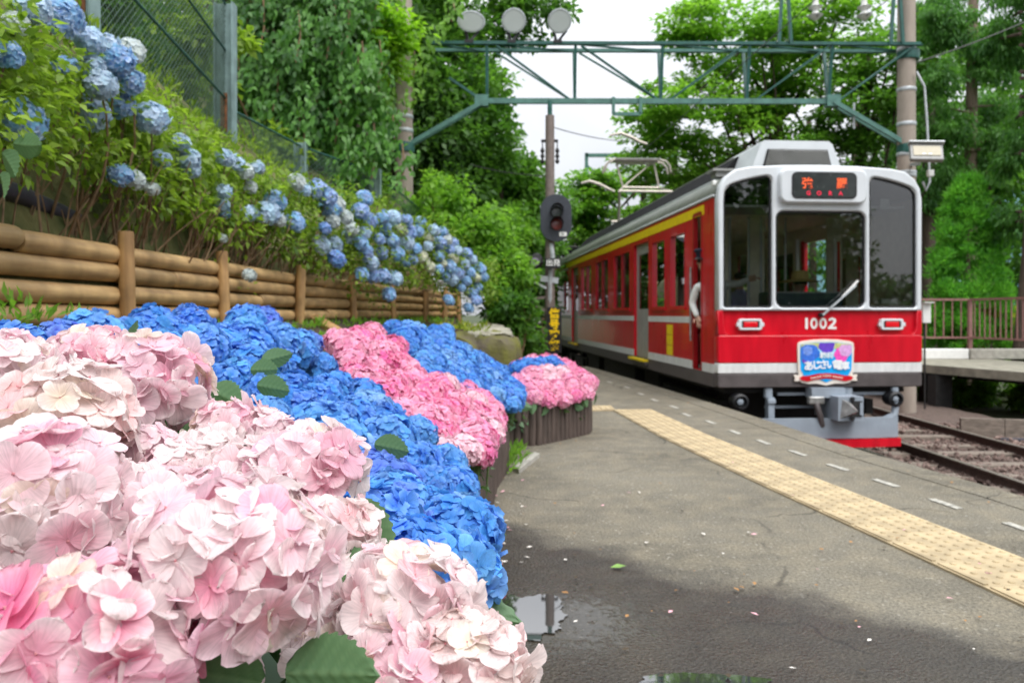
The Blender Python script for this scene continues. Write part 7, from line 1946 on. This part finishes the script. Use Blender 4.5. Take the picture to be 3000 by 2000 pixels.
bush('bush', 'yellow-green variegated bush behind the brown railing at right', (11.9, 20.3, -0.5), [((11.9, 20.2, 0.9), (0.9, 0.5, 0.6), 50), ((12.9, 20.0, 0.8), (0.6, 0.5, 0.6), 30)], M['leaf_yellow'], 0.12, 0.08, 60, 0.2)
bush('bush', 'green bush under the opposite platform between its posts', (10.6, 20.4, -1), [((10.6, 20.4, -0.4), (0.9, 0.4, 0.5), 50), ((12.2, 20.2, -0.4), (0.9, 0.4, 0.5), 50), ((13.4, 20, -0.3), (0.6, 0.4, 0.5), 30), ((10.1, 17.4, -0.68), (0.6, 0.3, 0.3), 40), ((10.9, 16.4, -0.68), (0.5, 0.3, 0.3), 40), ((12.0, 18.0, -0.6), (0.6, 0.3, 0.4), 40)], M['leaf_light'], 0.12, 0.08, 60, 0.2)
bush('bush', 'green shrub beside the railing just right of the red train', (9.8, 21.2, -0.9), [((9.8, 21.3, 0.4), (0.9, 0.5, 0.9), 44), ((10.6, 21.6, 0.6), (0.8, 0.5, 0.8), 34), ((9.3, 21.6, 1.6), (0.7, 0.5, 0.8), 30)], M['leaf_broad'], 0.13, 0.08, 70, 0.24)
# woods closing the view
wd = thing('woods', 'dark mass of woodland closing the view behind train and cedars', 'woods', (10, 42, -1)); wd['kind'] = 'stuff'
cs, rr_ = [], []
rs = random.Random(77)
for i in range(360):
    u = rs.uniform(1180, 2500) if i % 2 else rs.uniform(2050, 2500); y = rs.uniform(38, 48)
    vt = lerp(u, [1180, 1260, 1350, 1450, 1600, 1900, 2100, 2352, 2500], [520, 580, 570, 540, 500, 400, 160, 60, 0])
    v = vt + (800 - vt) * rs.random()
    cs.append(tuple(P(u, v, y))); rr_.append(rs.uniform(0.8, 1.5))
V, Q, rn = clump_cloud(cs, rr_, 85, 0.42, 0.28, 'out', 0.7); obj('foliage', np_mesh('foliage', V, Q, M['leaf_broad'], rn), wd); cs, rr_ = [], []
for i in range(260):
    u = rs.uniform(300, 1230); y = rs.uniform(24, 32); vt = lerp(u, [300, 900, 1080, 1180, 1230], [-150, -150, 60, 330, 560])
    v = vt + (640 - vt) * rs.random(); cs.append(tuple(P(u, v, y))); rr_.append(rs.uniform(0.6, 1.1))
V, Q, rn = clump_cloud(cs, rr_, 100, 0.32, 0.2, 'out', 0.7); obj('foliage', np_mesh('foliage', V, Q, M['leaf_broad'], rn), wd)
mb = MB()
for i in range(18):
    u = rs.uniform(1450, 2400); p = P(u, 720, rs.uniform(39, 46)); trunk_tube(mb, (p.x, p.y, -1), (p.x + rs.uniform(-.5, .5), p.y, 11), 0.24, 0.12, 0.05, 7, 5)
mb.build('trunks', M['bark'], wd, smooth=True)

# woods across the line behind the viewer: mirrored in the train's windscreens
wb = thing('woods', 'woodland behind the viewer, mirrored in the windscreens of the train', 'woods', (14, -12, -1)); wb['kind'] = 'stuff'
cs, rr_ = [], []
for i in range(1100):
    x = rs.uniform(2, 34) if i % 3 == 0 else rs.uniform(7, 18.6); y = -11 + rs.uniform(-2, 2) - 0.12 * x
    top = lerp(x, [2, 9, 12, 13.5, 14.2, 15.5, 17.2, 18.5, 24, 34], [9, 9, 8.0, 4.6, 6.0, 9.5, 7.0, 2.6, 2.4, 3.0])
    cs.append((x, y, -1 + (top + 1) * rs.random())); rr_.append(rs.uniform(0.4, 0.9))
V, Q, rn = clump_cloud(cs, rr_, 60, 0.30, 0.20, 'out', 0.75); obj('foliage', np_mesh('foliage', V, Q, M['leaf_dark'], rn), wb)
